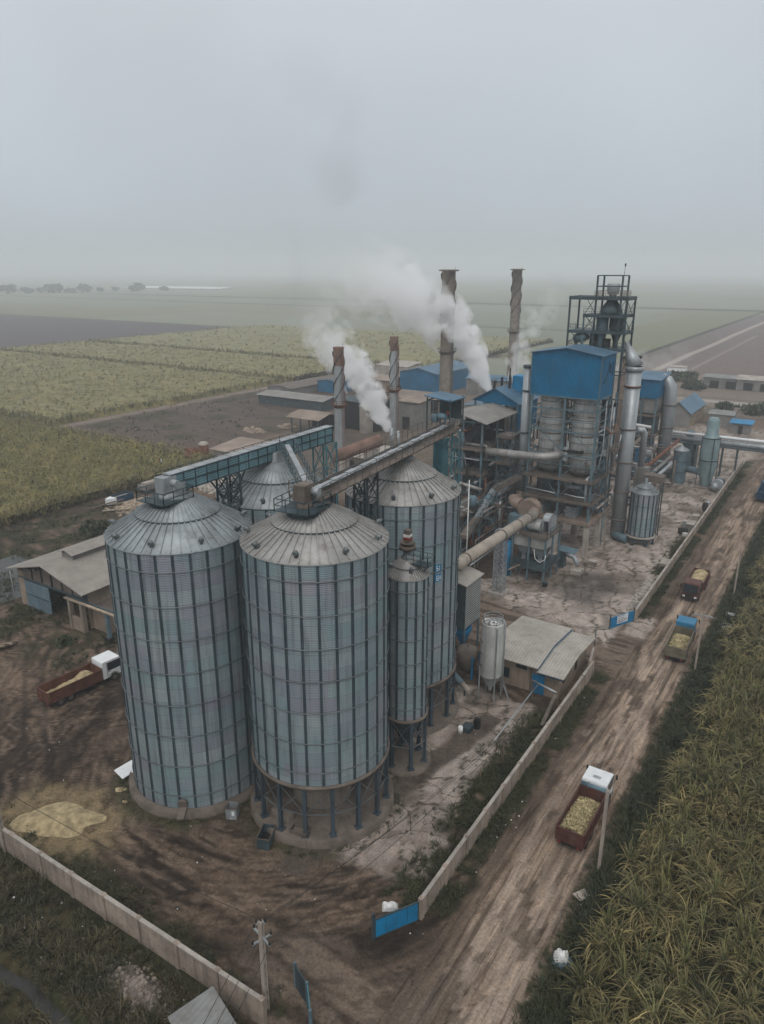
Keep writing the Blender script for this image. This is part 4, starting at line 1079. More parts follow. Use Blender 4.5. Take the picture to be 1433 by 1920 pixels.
# ---- bag filter with volute and curved hood
t = thing('bag_filter', 'grey bag filter on legs with a brown fan casing and a curved hood', 'dust filter', (-3.7, -9.4, 0))
for x in (-5.9, -3.7, -1.5):
    for y in (-11.8, -9.3, -6.8): MB().box(x - .1, y - .1, 0, x + .1, y + .1, 6.5 if x < -3 else 6.4).build('leg', M['steel_blue'], t)
deck(t, -6.1, -12., -1.3, -6.6, 2.1, 'se', 'steel_dark'); deck(t, -6.1, -12, -1.3, -6.6, 6.4, 'se', 'steel_brown')
for x in (-4.85, -2.6):
    m = MB(); m.box(x - 1.0, -11.6, 4.5, x + 1.0, -7, 6.28); m.build('bin', M['tank'], t)
    for y in (-10.4, -8.2):
        m = MB(); m.lathe(x, y, [(1.25, 4.5), (.3, 2.9), (.3, 2.3)], 4, False, PI / 4, PI / 4 + 2 * PI); m.build('hopper', M['steel'], t)
m = MB(); m.add([], []); prof = [(-10.6, 6.45), (-10.6, 7.9)] + [(-10.6 + 1.1 - 1.1 * math.cos(a), 7.9 + .75 * math.sin(a)) for a in np.linspace(0.2, PI, 9)] + [(-8.4, 6.45)]
m.extr_x(prof, -1.75, -1.5); m.extr_x([(y + .02, z - .06) for y, z in prof], -2.6, -2.45)
for (p, q) in zip(prof[1:-2], prof[2:-1]): m.slab((-2.6, p[0], p[1]), (-1.5, p[0], p[1]), (-1.5, q[0], q[1]), (-2.6, q[0], q[1]), .05)
m.build('curved_hood', M['steel'], t)
m = MB(); m.tube([(-4.3, -10.6, 7.1), (-2.7, -10.6, 7.1)], .62, 18).box(-4.2, -9.6, 6.4, -3, -8, 7.2); m.build('fan_motor', M['tank'], t)
m = MB(); cx, cz = -4.7, 9.0
vol = [(cx + (1.25 + .5 * k / 18) * math.cos(2 * PI * k / 18 - .3), cz + (1.05 + .35 * k / 18) * math.sin(2 * PI * k / 18 - .3)) for k in range(17)]
m.extr_y(vol, -10.2, -8.9); m.build('volute', M['duct_brown'], t)
m = MB(); m.tube([(-6., -9.5, 9.2), (-6.9, -9.3, 9.3), (-7.6, -8.2, 9.3), (-7.9, -5.4, 8.6)], [.85, .8, .7, .65], 14); m.build('outlet_duct', M['duct_brown'], t)
m = MB(); m.box(-7, -11, 6.4, -4.4, -8, 8.1); m.build('filter_head', M['steel_blue'], t)
m = MB(); m.tube([(-2.9, -12.1, 4.6), (-2.6, -12.3, 3.4), (-2.0, -12.3, 3.0), (-1.4, -12.1, 3.4), (-1.3, -12.05, 4.0)], .05, 8); m.build('hose', M['plastic'], t)
MB().beam((-6.1, -12.2, 1.1), (-4.6, -12.2, 2.1), .35, .14).build('ramp', M['timber'], t)
MB().tube([(-6.6, -11.4, 0), (-6.6, -11.4, 4.6)], .55, 16).build('blue_vessel', M['blue_flat'], t)
t = thing('sloping_duct', 'long dusty round duct running from the louvred grey tower up to the brown fan casing', 'duct', (-3.3, -22, 9))
a, b = Vector((-2.75, -32.6, 9.9)), Vector((-3.6, -11.2, 8.75)); d = (b - a).normalized()
MB().tube([a, b], .62, 24).build('pipe', M['duct_tan'], t)
for f in (.04, .5, .74, .9):
    p = a.lerp(b, f); MB().tube([p - d * .07, p + d * .07], .69, 24).build('flange', M['steel_brown'], t)
m = MB(); m.tube([a + d * .1, a - d * .6 + Vector((0, 0, -.1)), a - d * 1.0 + Vector((0, 0, -.6))], [.62, .62, .5], 20); m.build('bent_end', M['duct_tan'], t)
m = MB(); m.tube([b, b + d * .8 + Vector((-.2, 0, .1))], [.62, .8], 20); m.build('end_joint', M['duct_brown'], t)
t = thing('lattice_tower', 'slim pale lattice mast on a concrete plinth holding up the long dusty duct', 'lattice tower', (-5.0, -17.6, 0))
MB().box(-6.0, -18.7, 0, -4.0, -16.6, .45).build('plinth', M['concrete_lt'], t)
trestle(t, -5.0, -17.6, .45, 8.3, 1.15, 1.15, 'steel', 0, 11)
MB().beam((-5.3, -17.6, 8.35), (-2.9, -17.6, 8.35), .25).build('crossbeam', M['steel'], t)
# ---- louvred tower by the rear silo
t = thing('louvre_tower', 'grey louvred box tower with a tiled sloping top, tight against the rear legged silo', 'tower', (-2.0, -32, 0))
m = MB(); m.box(-3.3, -34.3, 3.2, -1.35, -30.8, 8.2); m.build('casing', M['steel_dark'], t)
m = MB(); z = 3.35
while z < 8.0: m.slab((-1.345, -34.25, z), (-1.345, -30.85, z), (-1.28, -30.85, z + .2), (-1.28, -34.25, z + .2), .02); z += .26
m.build('louvre', M['louvre'], t)
m = MB(); m.slab((-3.5, -34.6, 8.75), (-1.1, -34.6, 8.25), (-1.1, -30.6, 8.25), (-3.5, -30.6, 8.75), .12); m.build('roof', M['pale_roof'], t)
m = MB(); m.lathe(-1.9, -33.4, [(.9, 3.2), (.9, 2.6), (.3, 1.3), (.25, .9)], 4, False, PI / 4, PI / 4 + 2 * PI); m.build('hopper', M['blue_flat'], t)
for (x, y) in ((-3.2, -34.2), (-1.4, -34.2), (-1.4, -30.9), (-3.2, -30.9)): MB().box(x - .09, y - .09, 0, x + .09, y + .09, 3.2).build('leg', M['steel_blue'], t)
# ---- small silo on posts (cement style) beside the office
t = thing('hopper_silo', 'small plain grey silo with a cone bottom on thin legs, beside the low office', 'silo', (3.95, -39.3, 0))
hx, hy, hr = 3.95, -39.3, 1.03
m = MB(); m.lathe(hx, hy, [(hr, 2.5), (hr, 7.7), (hr * .98, 7.75), (0.01, 7.85)], 32); m.build('shell', M['tank'], t)
m = MB(); m.lathe(hx, hy, [(hr, 2.5), (.18, 1.0), (.18, .8)], 32); m.build('cone', M['steel'], t)
for k in range(4):
    a = PI / 4 + k * PI / 2; x, y = hx + (hr + .06) * math.cos(a), hy + (hr + .06) * math.sin(a)
    MB().box(x - .05, y - .05, 0, x + .05, y + .05, 7.6 if k == 3 else 3.4).build('leg', M['steel'], t)
m = MB(); m.rail([(hx + .9 * math.cos(a), hy + .9 * math.sin(a), 7.8) for a in np.linspace(0, 2 * PI, 9)], .55, 1.2, .035); m.build('railing', M['steel'], t)
for a in (3.6, 4.2, 4.9, 5.5):
    m = MB(); m.cyl(hx + .6 * math.cos(a), hy + .6 * math.sin(a), 7.8, 8.0, .28, 12); m.build('hatch', M['plastic'], t)
m = MB(); m.tube([(hx + 1.12, hy + .2, 0), (hx + 1.12, hy + .2, 7.7), (hx + .9, hy + .2, 8.1), (hx + .3, hy, 8.3)], .07, 8); m.build('fill_pipe', M['steel'], t)
for z in (3.6, 4.8, 6.): MB().beam((hx - 1.08, hy - .35, z), (hx - .5, hy - .98, z), .09).build('step', M['steel_brown'], t)
m = MB(); m.beam((hx + .8, hy + .3, 2.4), (hx + 1.9, hy + .2, 0), .06).beam((hx + .8, hy + .6, 2.4), (hx + 1.5, hy + .9, 0), .06); m.build('stay', M['steel'], t)
t = thing('screw_feeder', 'blue and pale screw feeder tube lying below the small plain grey silo', 'feeder', (1.6, -40.2, .8))
MB().tube([(-.4, -39.3, 1.5), (1.5, -40.2, 1.05)], .33, 14).build('tube', M['steel_blue'], t)
MB().tube([(1.5, -40.2, 1.05), (2.6, -40.7, .8)], .28, 14).build('spout', M['duct_tan'], t)
for p in ((.4, -39.7), (1.9, -40.4)): MB().box(p[0] - .06, p[1] - .06, 0, p[0] + .06, p[1] + .06, .95).build('leg', M['steel_dark'], t)
t = thing('filter_drum', 'dark brown drum on blue legs under the louvred tower', 'drum', (.2, -36.8, 0))
MB().lathe(.2, -36.6, [(.1, 3.0), (.9, 2.8), (1.0, 2.2), (.9, 1.0), (.4, .4)], 20).build('drum', M['steel_brown'], t)
for (x, y) in ((-.8, -37.5), (1.2, -37.5), (1.2, -35.7), (-.8, -35.7)): MB().box(x - .08, y - .08, 0, x + .08, y + .08, 2.4).build('leg', M['blue_flat'], t)
# ---- office
t = thing('office_building', 'low tan office with a pale sheet roof in two steps, inside the wall corner', 'office', (5.8, -32.5, 0))
ox0, ox1, oy0, oy1 = 2.7, 9.5, -36.3, -28.6
m = MB(); m.box(ox0, oy0, 0, ox1, oy0 + .22, 2.9); m.box(ox0, oy1 - .22, 0, ox1, oy1, 2.9); m.box(ox0, oy0 + .22, 0, ox0 + .22, oy1 - .22, 2.9); m.box(ox1 - .22, oy0 + .22, 0, ox1, oy1 - .22, 2.9)
m.extr_x([(oy0 + .22, 2.9), (oy1 - .22, 2.9), ((oy0 + oy1) / 2, 3.25)], ox1 - .2, ox1 - .02); m.build('wall', M['tan_wall'], t)
yr = -33.2
m = MB(); m.slab((7.6, oy0 - 1.0, 2.85), (10.2, oy0 - 1.0, 2.85), (10.2, yr, 3.4), (7.6, yr, 3.4), .1); m.slab((7.6, yr, 3.4), (10.2, yr, 3.4), (10.2, oy1 + .6, 2.95), (7.6, oy1 + .6, 2.95), .1)
m.build('low_roof', M['pale_roof'], t)
m = MB(); m.slab((2.3, oy0 - 1.0, 3.2), (7.7, oy0 - 1.0, 3.2), (7.7, yr, 3.75), (2.3, yr, 3.75), .1); m.slab((2.3, yr, 3.75), (7.7, yr, 3.75), (7.7, oy1 + .6, 3.3), (2.3, oy1 + .6, 3.3), .1)
m.build('high_roof', M['pale_roof'], t)
m = MB(); m.extr_x([(oy0 - 1.0, 2.9), (yr, 3.45), (oy1 + .6, 3.0), (oy1 + .6, 3.24), (yr, 3.69), (oy0 - 1.0, 3.14)], 7.68, 7.72); m.build('blue_fascia', M['blue_roof'], t)
MB().box(7.76, oy0 - .98, 2.62, 10.1, oy0 - .9, 2.8).build('gutter', M['darkblue'], t)
for (x0, x1, z0, z1) in ((3.0, 4.6, .7, 1.8), (5.2, 6.3, 2.1, 2.5)):
    f = MB().box(x0, oy0 - .04, z0, x1, oy0 + .02, z1).build('window', M['steel_dark'], t)
    m = MB(); m.box(x0 + .08, oy0 - .055, z0 + .08, (x0 + x1) / 2 - .04, oy0 - .03, z1 - .08).box((x0 + x1) / 2 + .04, oy0 - .055, z0 + .08, x1 - .08, oy0 - .03, z1 - .08); m.build('pane', M['glass'], f)
for (y0, y1, z0, z1) in ((-35.3, -34.7, 1.2, 2.2), (-32, -31.4, 1.0, 2.3)):
    MB().box(ox1 - .02, y0, z0, ox1 + .04, y1, z1).build('window', M['dark'], t)
MB().box(6.9, oy0 - .05, 0, 8.1, oy0 + .02, 2.0).build('door', M['blue_flat'], t)
MB().box(6.72, oy0 - .1, 0, 6.84, oy0 - .02, 2.9).build('downpipe', M['steel_brown'], t)
t = thing('pipe_stand', 'rusty grey pipe frame and small conveyor trough in front of the office door', 'pipe frame', (8.6, -38, 0))
m = MB(); m.tube([(7.3, -37.4, 1.9), (9.9, -38.2, 1.9)], .1, 8).tube([(8.0, -37.6, 1.9), (8.6, -48.6, 2.6)], .06, 8); m.build('pipe', M['steel'], t)
for (x, y) in ((7.4, -37.4), (9.8, -38.1)): MB().box(x - .06, y - .06, 0, x + .06, y + .06, 1.9).build('post', M['steel_brown'], t)
m = MB(); m.beam((9.9, -38.3, 1.7), (9.9, -41.4, .3), .3, .16); m.build('trough', M['steel_brown'], t)
# ---- small corrugated silo on a stand, right of the bright flue
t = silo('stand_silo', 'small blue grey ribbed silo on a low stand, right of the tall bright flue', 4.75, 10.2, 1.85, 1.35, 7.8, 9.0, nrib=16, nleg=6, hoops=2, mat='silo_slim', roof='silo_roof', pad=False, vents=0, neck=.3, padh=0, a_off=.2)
t["category"] = 'silo'
MB().lathe(4.75, 10.2, [(1.5, 1.1), (2.1, 1.1), (2.1, 1.38), (1.5, 1.38)], 32).build('stand_ring', M['concrete_lt'], t)
t = thing('elevated_hood', 'brown hood and elbow pipe standing above the small blue grey ribbed silo', 'hood', (4.6, 14, 0))
MB().box(3.6, 13.2, 8.4, 6.4, 15., 9.4).build('hood', M['steel_brown'], t)
MB().tube([(2.2, 17, 9.6), (2.2, 17, 14.6), (2., 16.7, 15.2), (1.2, 16, 15.3)], .48, 16).build('elbow_pipe', M['flue'], t)
for x, y in ((3.8, 13.4), (6.2, 13.4), (6.2, 14.8), (3.8, 14.8)): MB().box(x - .08, y - .08, 0, x + .08, y + .08, 8.4).build('leg', M['steel_dark'], t)
MB().box(1.5, 16.3, 0, 3.4, 18, 9.6).build('base_casing', M['grey_wall'], t)

# ---- tangles of pipework and gear between the decks
def tangle(label, x0, x1, y0, y1, z0, z1, n, seed):
    t = thing('pipe_cluster', label, 'pipework', ((x0 + x1) / 2, (y0 + y1) / 2, 0)); rd = random.Random(seed)
    mats = ['flue_rust', 'steel_dark', 'steel_blue', 'rust', 'flue', 'steel_brown', 'steel', 'dark']
    for k in range(n):
        x, y, z = rd.uniform(x0, x1), rd.uniform(y0, y1), rd.uniform(z0, z1); r = rd.choice((.06, .08, .1, .14, .2, .3)); mt = M[rd.choice(mats)]
        lx, ly, lz = rd.uniform(1, x1 - x0), rd.uniform(1, y1 - y0), rd.uniform(1, 5)
        cl = lambda v, a, b: max(a, min(b, v))
        p = [(x, y, z)]
        for ax in rd.sample('xyz', 3)[:rd.choice((1, 2, 3))]:
            q = list(p[-1]); sgn = rd.choice((-1, 1))
            if ax == 'x': q[0] = cl(q[0] + sgn * lx, x0, x1)
            elif ax == 'y': q[1] = cl(q[1] + sgn * ly, y0, y1)
            else: q[2] = cl(q[2] + sgn * lz, z0, z1)
            if (Vector(q) - Vector(p[-1])).length > r * 2.5: p.append(tuple(q))
        if len(p) > 1:
            pts = [Vector(p[0])]
            for i in range(1, len(p) - 1):
                a, b, c = Vector(p[i - 1]), Vector(p[i]), Vector(p[i + 1])
                pts += [b + (a - b).normalized() * r * 1.2, b + ((a - b).normalized() + (c - b).normalized()) * r * .35, b + (c - b).normalized() * r * 1.2]
            pts.append(Vector(p[-1])); MB().tube(pts, r, 10).build('pipe', mt, t)
        if k % 4 == 0:
            w = rd.uniform(.3, .9); MB().box(x - w / 2, y - w / 2, z, x + w / 2, y + w / 2, z + rd.uniform(.4, 1.4)).build('cabinet', mt, t)
        if k % 9 == 0:
            MB().lathe(x, y, [(.2, z), (.6, z + .3), (.6, z + 1.4), (.2, z + 1.7)], 16).build('vessel', M[rd.choice(('tank', 'steel', 'steel_blue'))], t)
    return t
tangle('tangle of pipes and cabinets on the open decks of the grey roofed boiler house', -21.5, -15.2, -2.2, 8.5, 1, 17, 60, 1)
tangle('tangle of pipes and vessels in the dark gap behind the numbered silo', -16, -10.2, -15, -1, .5, 9.5, 46, 2)
tangle('tangle of pipes on the lower floors of the blue topped tower', -9, .2, .4, 8.2, 5.2, 20.5, 60, 3)
tangle('tangle of pipes and gear between the bright flue and the second plant house', -6, 2.6, 18, 44, .5, 9, 46, 4)
tangle('tangle of pipes and gear under the blue gabled plant house', -22, -13.5, 9.6, 17, .5, 14, 40, 5)
t = thing('lattice_tower', 'dark lattice stair tower standing between the boiler house and the thin flue', 'lattice tower', (-13, 1.2, 0))
trestle(t, -13.2, 2.2, 0, 15.5, 2.2, 2.6, 'steel_blue', 0, 8)
for z in (3.9, 7.8, 11.6, 15.5): deck(t, -14.4, .8, -12., 3.6, z, 'se', 'steel_brown')
# ------------------------------------------------------------------ chimneys
def chimney(label, x, y, zt, r, mat, rustz, plat, cap='flare', strake=True, lad=True):
    t = thing('chimney', label, 'chimney', (x, y, 0), 'plant chimneys')
    zr = zt - rustz
    m = MB(); m.lathe(x, y, [(r * 1.12, 0), (r, zt * .5), (r, zr)], 28)
    for z in np.arange(2., zr, zt / 8): m.lathe(x, y, [(r + .0, z), (r + .05, z), (r + .05, z + .12), (r, z + .12)], 28)
    m.build('shaft', M[mat], t)
    m = MB(); m.lathe(x, y, [(r + .01, zr), (r + .01, zt - .5)] + ([(r * 1.5, zt - .35), (r * 1.55, zt - .1), (r * 1.1, zt - .05)] if cap == 'flare' else []) + [(r + .1, zt - .02), (r + .1, zt), (r * .8, zt), (r * .8, zt - 2)], 28)
    m.build('head', M['rust_lt' if cap != 'flare' else 'concrete'], t)
    if strake:
        H = min(zt * .42, 13.) ; n = 40
        for k in range(3):
            m = MB(); pr = None
            for i in range(n + 1):
                a = 2 * PI * (k / 3 + .95 * i / n); z = zt - .8 - H + H * i / n
                p = ((x + r * .98 * math.cos(a), y + r * .98 * math.sin(a), z), (x + r * 1.2 * math.cos(a), y + r * 1.2 * math.sin(a), z))
                if pr: m.slab(pr[0], pr[1], p[1], p[0], .12)
                pr = p
            m.build('strake', M['strake'], t)
    for z in plat:
        m = MB(); m.lathe(x, y, [(r, z - .7), (r + .55, z - .05), (r + .75, z - .05), (r + .75, z + .05), (r, z + .05)], 28)
        m.rail([(x + (r + .7) * math.cos(a), y + (r + .7) * math.sin(a), z + .05) for a in np.linspace(0, 2 * PI, 11)], .8, 2, .06)
        m.build('platform', M['rust' if cap != 'flare' else 'steel_brown'], t)
    if lad: ladder(MB(), x + .95 * (r + .2), y - .3 * (r + .2), 1., zt - 1.5 if cap != 'flare' else zt * .75, .95, -.3, .5).build('ladder', M['rust' if cap != 'flare' else 'steel_dark'], t)
    m = MB(); m.tube([(x + r, y, zt - .2), (x + r + .05, y, zt + .7)], .03, 5); m.build('lightning_rod', M['wire'], t)
    m = MB(); m.lathe(x, y, [(r * 1.5, 0), (r * 1.45, 1.4), (r * 1.1, 1.6)], 20); m.build('base', M['concrete'], t)
chimney('shorter rust topped chimney at the far end of the teal covered conveyor', -59.3, 23.9, 23.5, 1.03, 'flue', 3.6, (12.2,), 'plain')
chimney('thinner rust topped chimney standing beside the big blue shed', -59.4, 44.7, 24., .92, 'flue', 3., (12.5,), 'plain')
chimney('tallest grey chimney with a flared cap and spiral strakes, before the white steam', -61.6, 73.4, 38., 1.65, 'concrete', 9., (18.2, 25.4))
chimney('distant grey chimney with a flared cap, rising out of the steam behind the blue roofs', -71.4, 138.7, 38.2, 1.55, 'concrete', 12., (18.5,))
# ------------------------------------------------------------------ sheds and blocks behind
def shed(name, label, x0, y0, x1, y1, ze, zp, roof, wall, along='y', over=.5, group=None, door=None, cat='shed', open_side=False, flat=False):
    t = thing(name, label, cat, ((x0 + x1) / 2, (y0 + y1) / 2, 0), group)
    m = MB()
    if not open_side:
        m.box(x0, y0, 0, x1, y0 + .2, ze); m.box(x0, y1 - .2, 0, x1, y1, ze); m.box(x0, y0 + .2, 0, x0 + .2, y1 - .2, ze); m.box(x1 - .2, y0 + .2, 0, x1, y1 - .2, ze)
        if not flat:
            if along == 'y':
                for y in (y0, y1 - .2): m.extr_y([(x0, ze), (x1, ze), ((x0 + x1) / 2, zp - .02)], y, y + .2)
            else:
                for x in (x0, x1 - .2): m.extr_x([(y0, ze), (y1, ze), ((y0 + y1) / 2, zp - .02)], x, x + .2)
        m.build('wall', M[wall], t)
    else:
        for x in np.linspace(x0 + .2, x1 - .2, 4):
            for y in (y0 + .2, y1 - .2): MB().box(x - .12, y - .12, 0, x + .12, y + .12, ze).build('post', M['steel_dark'], t)
        m.box(x0, y1 - .3, 0, x1, y1 - .15, ze - .2); m.build('back_wall', M['dark'], t)
    m = MB(); o = over
    if flat:
        m.slab((x0 - o, y0 - o, ze + .05), (x1 + o, y0 - o, ze + .05), (x1 + o, y1 + o, zp), (x0 - o, y1 + o, zp), .12)
    elif along == 'y':
        xm = (x0 + x1) / 2
        m.slab((x0 - o, y0 - o, ze), (xm, y0 - o, zp), (xm, y1 + o, zp), (x0 - o, y1 + o, ze), .1).slab((xm, y0 - o, zp), (x1 + o, y0 - o, ze), (x1 + o, y1 + o, ze), (xm, y1 + o, zp), .1)
    else:
        ym = (y0 + y1) / 2
        m.slab((x0 - o, y0 - o, ze), (x1 + o, y0 - o, ze), (x1 + o, ym, zp), (x0 - o, ym, zp), .1).slab((x0 - o, ym, zp), (x1 + o, ym, zp), (x1 + o, y1 + o, ze), (x0 - o, y1 + o, ze), .1)
    m.build('roof', M[roof], t)
    if door:
        for d in door:
            MB().box(*d).build('door', M['dark'], t)
    return t
shed('blue_shed', 'big blue clad shed with a pale gabled roof behind the tall chimneys', -98, 110, -84.5, 135, 6.6, 8.2, 'blue_roof', 'blue_y', 'y', .4)
shed('pale_shed', 'low shed with a pale blue roof right of the tallest chimney', -78, 118, -60, 126, 5.0, 6.2, 'blue_roof', 'grey_wall', 'x', .4)
shed('pale_block', 'whitewashed low block behind the blue gabled plant house', -58, 74, -46, 92, 4.6, 5.6, 'blue_roof', 'concrete_lt', 'y', .3)
shed('open_shed', 'open fronted shed with a tan sheet roof beside the thinner rust topped chimney', -80, 76, -66.5, 88, 4.8, 6.0, 'tan_roof', 'tan_wall', 'x', .6, open_side=True)
shed('open_shed', 'open fronted tan roofed shed on the dirt, left of the shorter rust topped chimney', -87.5, 42, -79, 50.5, 3.9, 5.0, 'tan_roof', 'tan_wall', 'x', .8, open_side=True)
shed('long_shed', 'long low dark shed with a pale striped roof at the edge of the bare plot', -122, 68.5, -98, 77, 2.7, 3.4, 'grey_roof_y', 'steel_dark', 'x', .5)
shed('dark_shed', 'small dark blue shed standing beyond the long low dark shed', -121, 96, -113, 104, 3.6, 4.2, 'steel_dark', 'blue_y', 'y', .3)
shed('boundary_store', 'row of dark low stores with a brown roof behind the long low dark shed', -132, 84, -122, 110, 2.2, 3., 'steel_brown', 'grey_wall', 'y', .3)
shed('lean_to_shed', 'small pale walled shed with a brown sheet roof beside the cane field', -81, 9.5, -70.8, 17.5, 3.1, 4.0, 'tan_roof', 'concrete_lt', 'x', .6, flat=True)
shed('grey_block', 'grey windowless block under a tan flat top between the two tall back chimneys', -67.5, 60, -61.8, 66, 7., 7.5, 'tan_roof', 'grey_wall', 'x', .5, flat=True, door=[(-66.4, 59.9, 0, -64.4, 60.02, 3.2)])
shed('dark_block', 'dark tall open block behind the thinner steam, between the two rust topped chimneys', -80, 53, -70, 60, 7., 7.8, 'steel_dark', 'dark', 'x', .3)
shed('pale_tower_block', 'narrow pale tower block rising beside the dark open block', -72.8, 50.4, -70.6, 53, 6.6, 7., 'concrete_lt', 'concrete_lt', 'x', .2, flat=True)
shed('pale_block', 'small pale block at the edge of the cane beyond the steam', -126, 138, -112, 148, 4., 5., 'concrete_lt', 'concrete_lt', 'x', .2, flat=True)
shed('tan_shed', 'brown roofed shed just before the left side of the blue shed', -112, 108, -100, 118, 3.6, 4.6, 'tan_roof', 'tan_wall', 'x', .5)
shed('low_store', 'low concrete store with white slabs on its roof, right of the shorter rust topped chimney', -58, 20, -46, 30, 3.0, 3.4, 'concrete_lt', 'concrete', 'x', .3, flat=True, door=[(-55, 19.9, 0, -53, 20.05, 2.2)])
t = thing('rusty_kiln', 'rusty brown kiln cylinder lying on pale piers behind the open brown conveyor', 'kiln', (-49, 15, 3))
MB().tube([(-52.5, 12.2, 4.6), (-45.8, 18.5, 7.6)], 1.15, 24).build('shell', M['rust_lt'], t)
for (x, y, h) in ((-51.2, 13.4, 4.0), (-47.2, 17.2, 5.8)): MB().box(x - 1, y - 1, 0, x + 1, y + 1, h).build('pier', M['concrete_lt'], t)
t = thing('steam_vent', 'twin pale vent pipes below the thinner steam, beyond the rusty kiln', 'vent pipe', (-56, 40, 0))
for (x, y, h) in ((-57.0, 40.0, 4.8), (-55.7, 40.6, 4.2)): MB().tube([(x, y, 0), (x, y, h)], .38, 14).build('pipe', M['steel'], t)
t = thing('brick_tower', 'brown brick stub tower with a dark top, behind the cone topped flue', 'tower', (-14, 60, 0))
MB().box(-13.2, 58, 0, -10.6, 61, 20.8).build('wall', M['duct_brown'], t); MB().box(-13.4, 57.8, 20.8, -10.2, 61.2, 21.3).build('cap', M['dark'], t)
t = thing('rusty_tank', 'short rusty open tank at the corner of the cane field', 'tank', (-86.5, 8.6, 0))
MB().lathe(-86.5, 8.6, [(1.6, 0), (1.6, 2.5), (1.5, 2.5), (1.5, 1.6), (0.01, 1.6)], 24).build('shell', M['rust'], t)
t = thing('rusty_tank', 'narrower rusty tank with a pale domed cap next to the small pale walled shed', 'tank', (-83.8, 9.6, 0))
MB().cyl(-83.8, 9.6, 0, 3.7, 1.0, 20).build('shell', M['rust'], t); MB().lathe(-83.8, 9.6, [(1.08, 3.6), (1.05, 3.9), (.6, 4.2), (.01, 4.3)], 20).build('cap', M['concrete_lt'], t)
# ------------------------------------------------------------------ second process house and the yard to its right
t = thing('process_house', 'second open steel plant house with a smaller blue clad top, behind the tall bright flue', 'plant building', (-6, 48, 0))
bx0, bx1, by0, by1 = -8.2, -2.8, 45.2, 52.
for x in (bx0 + .1, -5.4, bx1 - .1):
    for y in (by0 + .1, by1 - .1): MB().box(x - .14, y - .14, 0, x + .14, y + .14, 15.5).build('column', M['steel_blue'], t)
for y in (by0, by1 - .1): MB().box(bx0, y, 15.4, bx1, y + .1, 18.8).build('end_cladding', M['blue'], t)
MB().box(bx1 - .1, by0 + .1, 15.4, bx1, by1 - .1, 18.8).build('side_cladding', M['blue_y'], t)
MB().slab((bx0 - .4, by0 - .4, 18.9), (bx1 + .5, by0 - .4, 18.9), (bx1 + .5, by1 + .6, 19.5), (bx0 - .4, by1 + .6, 19.5), .1).build('roof', M['blue_roof'], t)
MB().box(bx0 + .1, by0 + .3, 12.6, bx1 - .2, by1 - .3, 15.3).build('upper_casing', M['grey_wall'], t)
for z in (5., 8.4, 12.4): deck(t, bx0, by0, bx1, by1, z, 'se')
junk(t, 'machine', 'steel_dark', [('b', bx0 + .3, by0 + 1, 8.4, bx1 - .6, by1 - .5, 11.9), ('b', bx0 + .3, by0 + .8, 5, bx1 - 1, by1 - .5, 7.6), ('b', bx0 + .2, by0 + .6, 0, bx1 - .5, by1 - .5, 4.6)])
MB().box(-4.4, 40.2, 2.4, -4.3, 45.1, 8.6).build('blue_screen', M['blue_y'], t)
MB().beam((-4.2, 36, 8.0), (-3.4, 46, 9.2), .7, .6).build('gantry', M['steel_brown'], t)
MB().tube([(-7, 44.9, 10.4), (-3.2, 44.9, 10.2)], .28, 12).build('pipe_run', M['plastic'], t)
t = thing('bent_flue', 'thick pale flue with a bent top, right of the smaller blue clad plant house', 'flue', (-1.6, 50, 0))
fx, fy = -1.6, 50.2
MB().tube([(fx, fy, .8), (fx, fy, 15.6), (fx - .2, fy, 17), (fx - .9, fy, 18.2), (fx - 1.9, fy, 18.7)], [1.2, 1.2, 1.2, 1.1, .9], 24).build('pipe', M['flue'], t)
for z in (4.5, 9.5, 13.8): flange(t, fx, fy, z, 1.2, 'steel_brown')
MB().tube([(fx, fy, 2.2), (fx, fy, 1.2), (fx + .8, fy - .6, .9), (fx + 2.2, fy - 1.2, .9)], [1.2, 1.3, 1.0, .9], 18).build('foot', M['steel_dark'], t)
t = thing('scrubber', 'leaning teal grey scrubber column that tapers at both ends, by the yard wall', 'scrubber', (7.2, 46, 0))
m = MB(); m.lathe(7.2, 46, [(.8, 0), (1.05, 1.2), (1.5, 4.2), (1.5, 9.3), (1.35, 9.6), (1.05, 9.9), (1.0, 12.3), (.75, 12.9), (.01, 13.)], 32); m.build('shell', M['scrub'], t)
for z in (5.2, 9.3):
    m = MB(); m.lathe(7.2, 46, [(1.5, z - .06), (1.6, z - .06), (1.6, z + .06), (1.5, z + .06)], 32); m.build('band', M['wire'], t)
for k in range(4):
    a = k * PI / 2 + .5; MB().beam((7.2 + 1.75 * math.cos(a), 46 + 1.75 * math.sin(a), 0), (7.2 + 1.58 * math.cos(a), 46 + 1.58 * math.sin(a), 9.2), .13).build('leg', M['steel_dark'], t)
MB().box(5.5, 44.4, 0, 9, 47.6, .3).build('base_slab', M['concrete'], t)
MB().tube([(7.0, 45.6, 2.6), (5., 46.4, 2.8), (2.8, 47.6, 2.6)], .62, 16).build('inlet_duct', M['steel_blue'], t)
t = thing('fan_motor', 'round grey fan casing and motor at the foot of the teal grey scrubber', 'fan', (9.3, 46, 0))
MB().tube([(9.4, 45., 1.0), (9.4, 46.1, 1.0)], .95, 20).build('casing', M['steel'], t); MB().box(8.6, 46.2, 0, 10.2, 48., 1.6).build('motor', M['steel_dark'], t); MB().lathe(9.1, 44.0, [(.01, .1), (.55, .3), (.7, .9), (.5, 1.5), (.01, 1.7)], 16).build('drum', M['steel'], t)
t = thing('ground_tank', 'small blue grey tank with a cone roof between the bent flue and the teal scrubber', 'tank', (2.2, 47, 0))
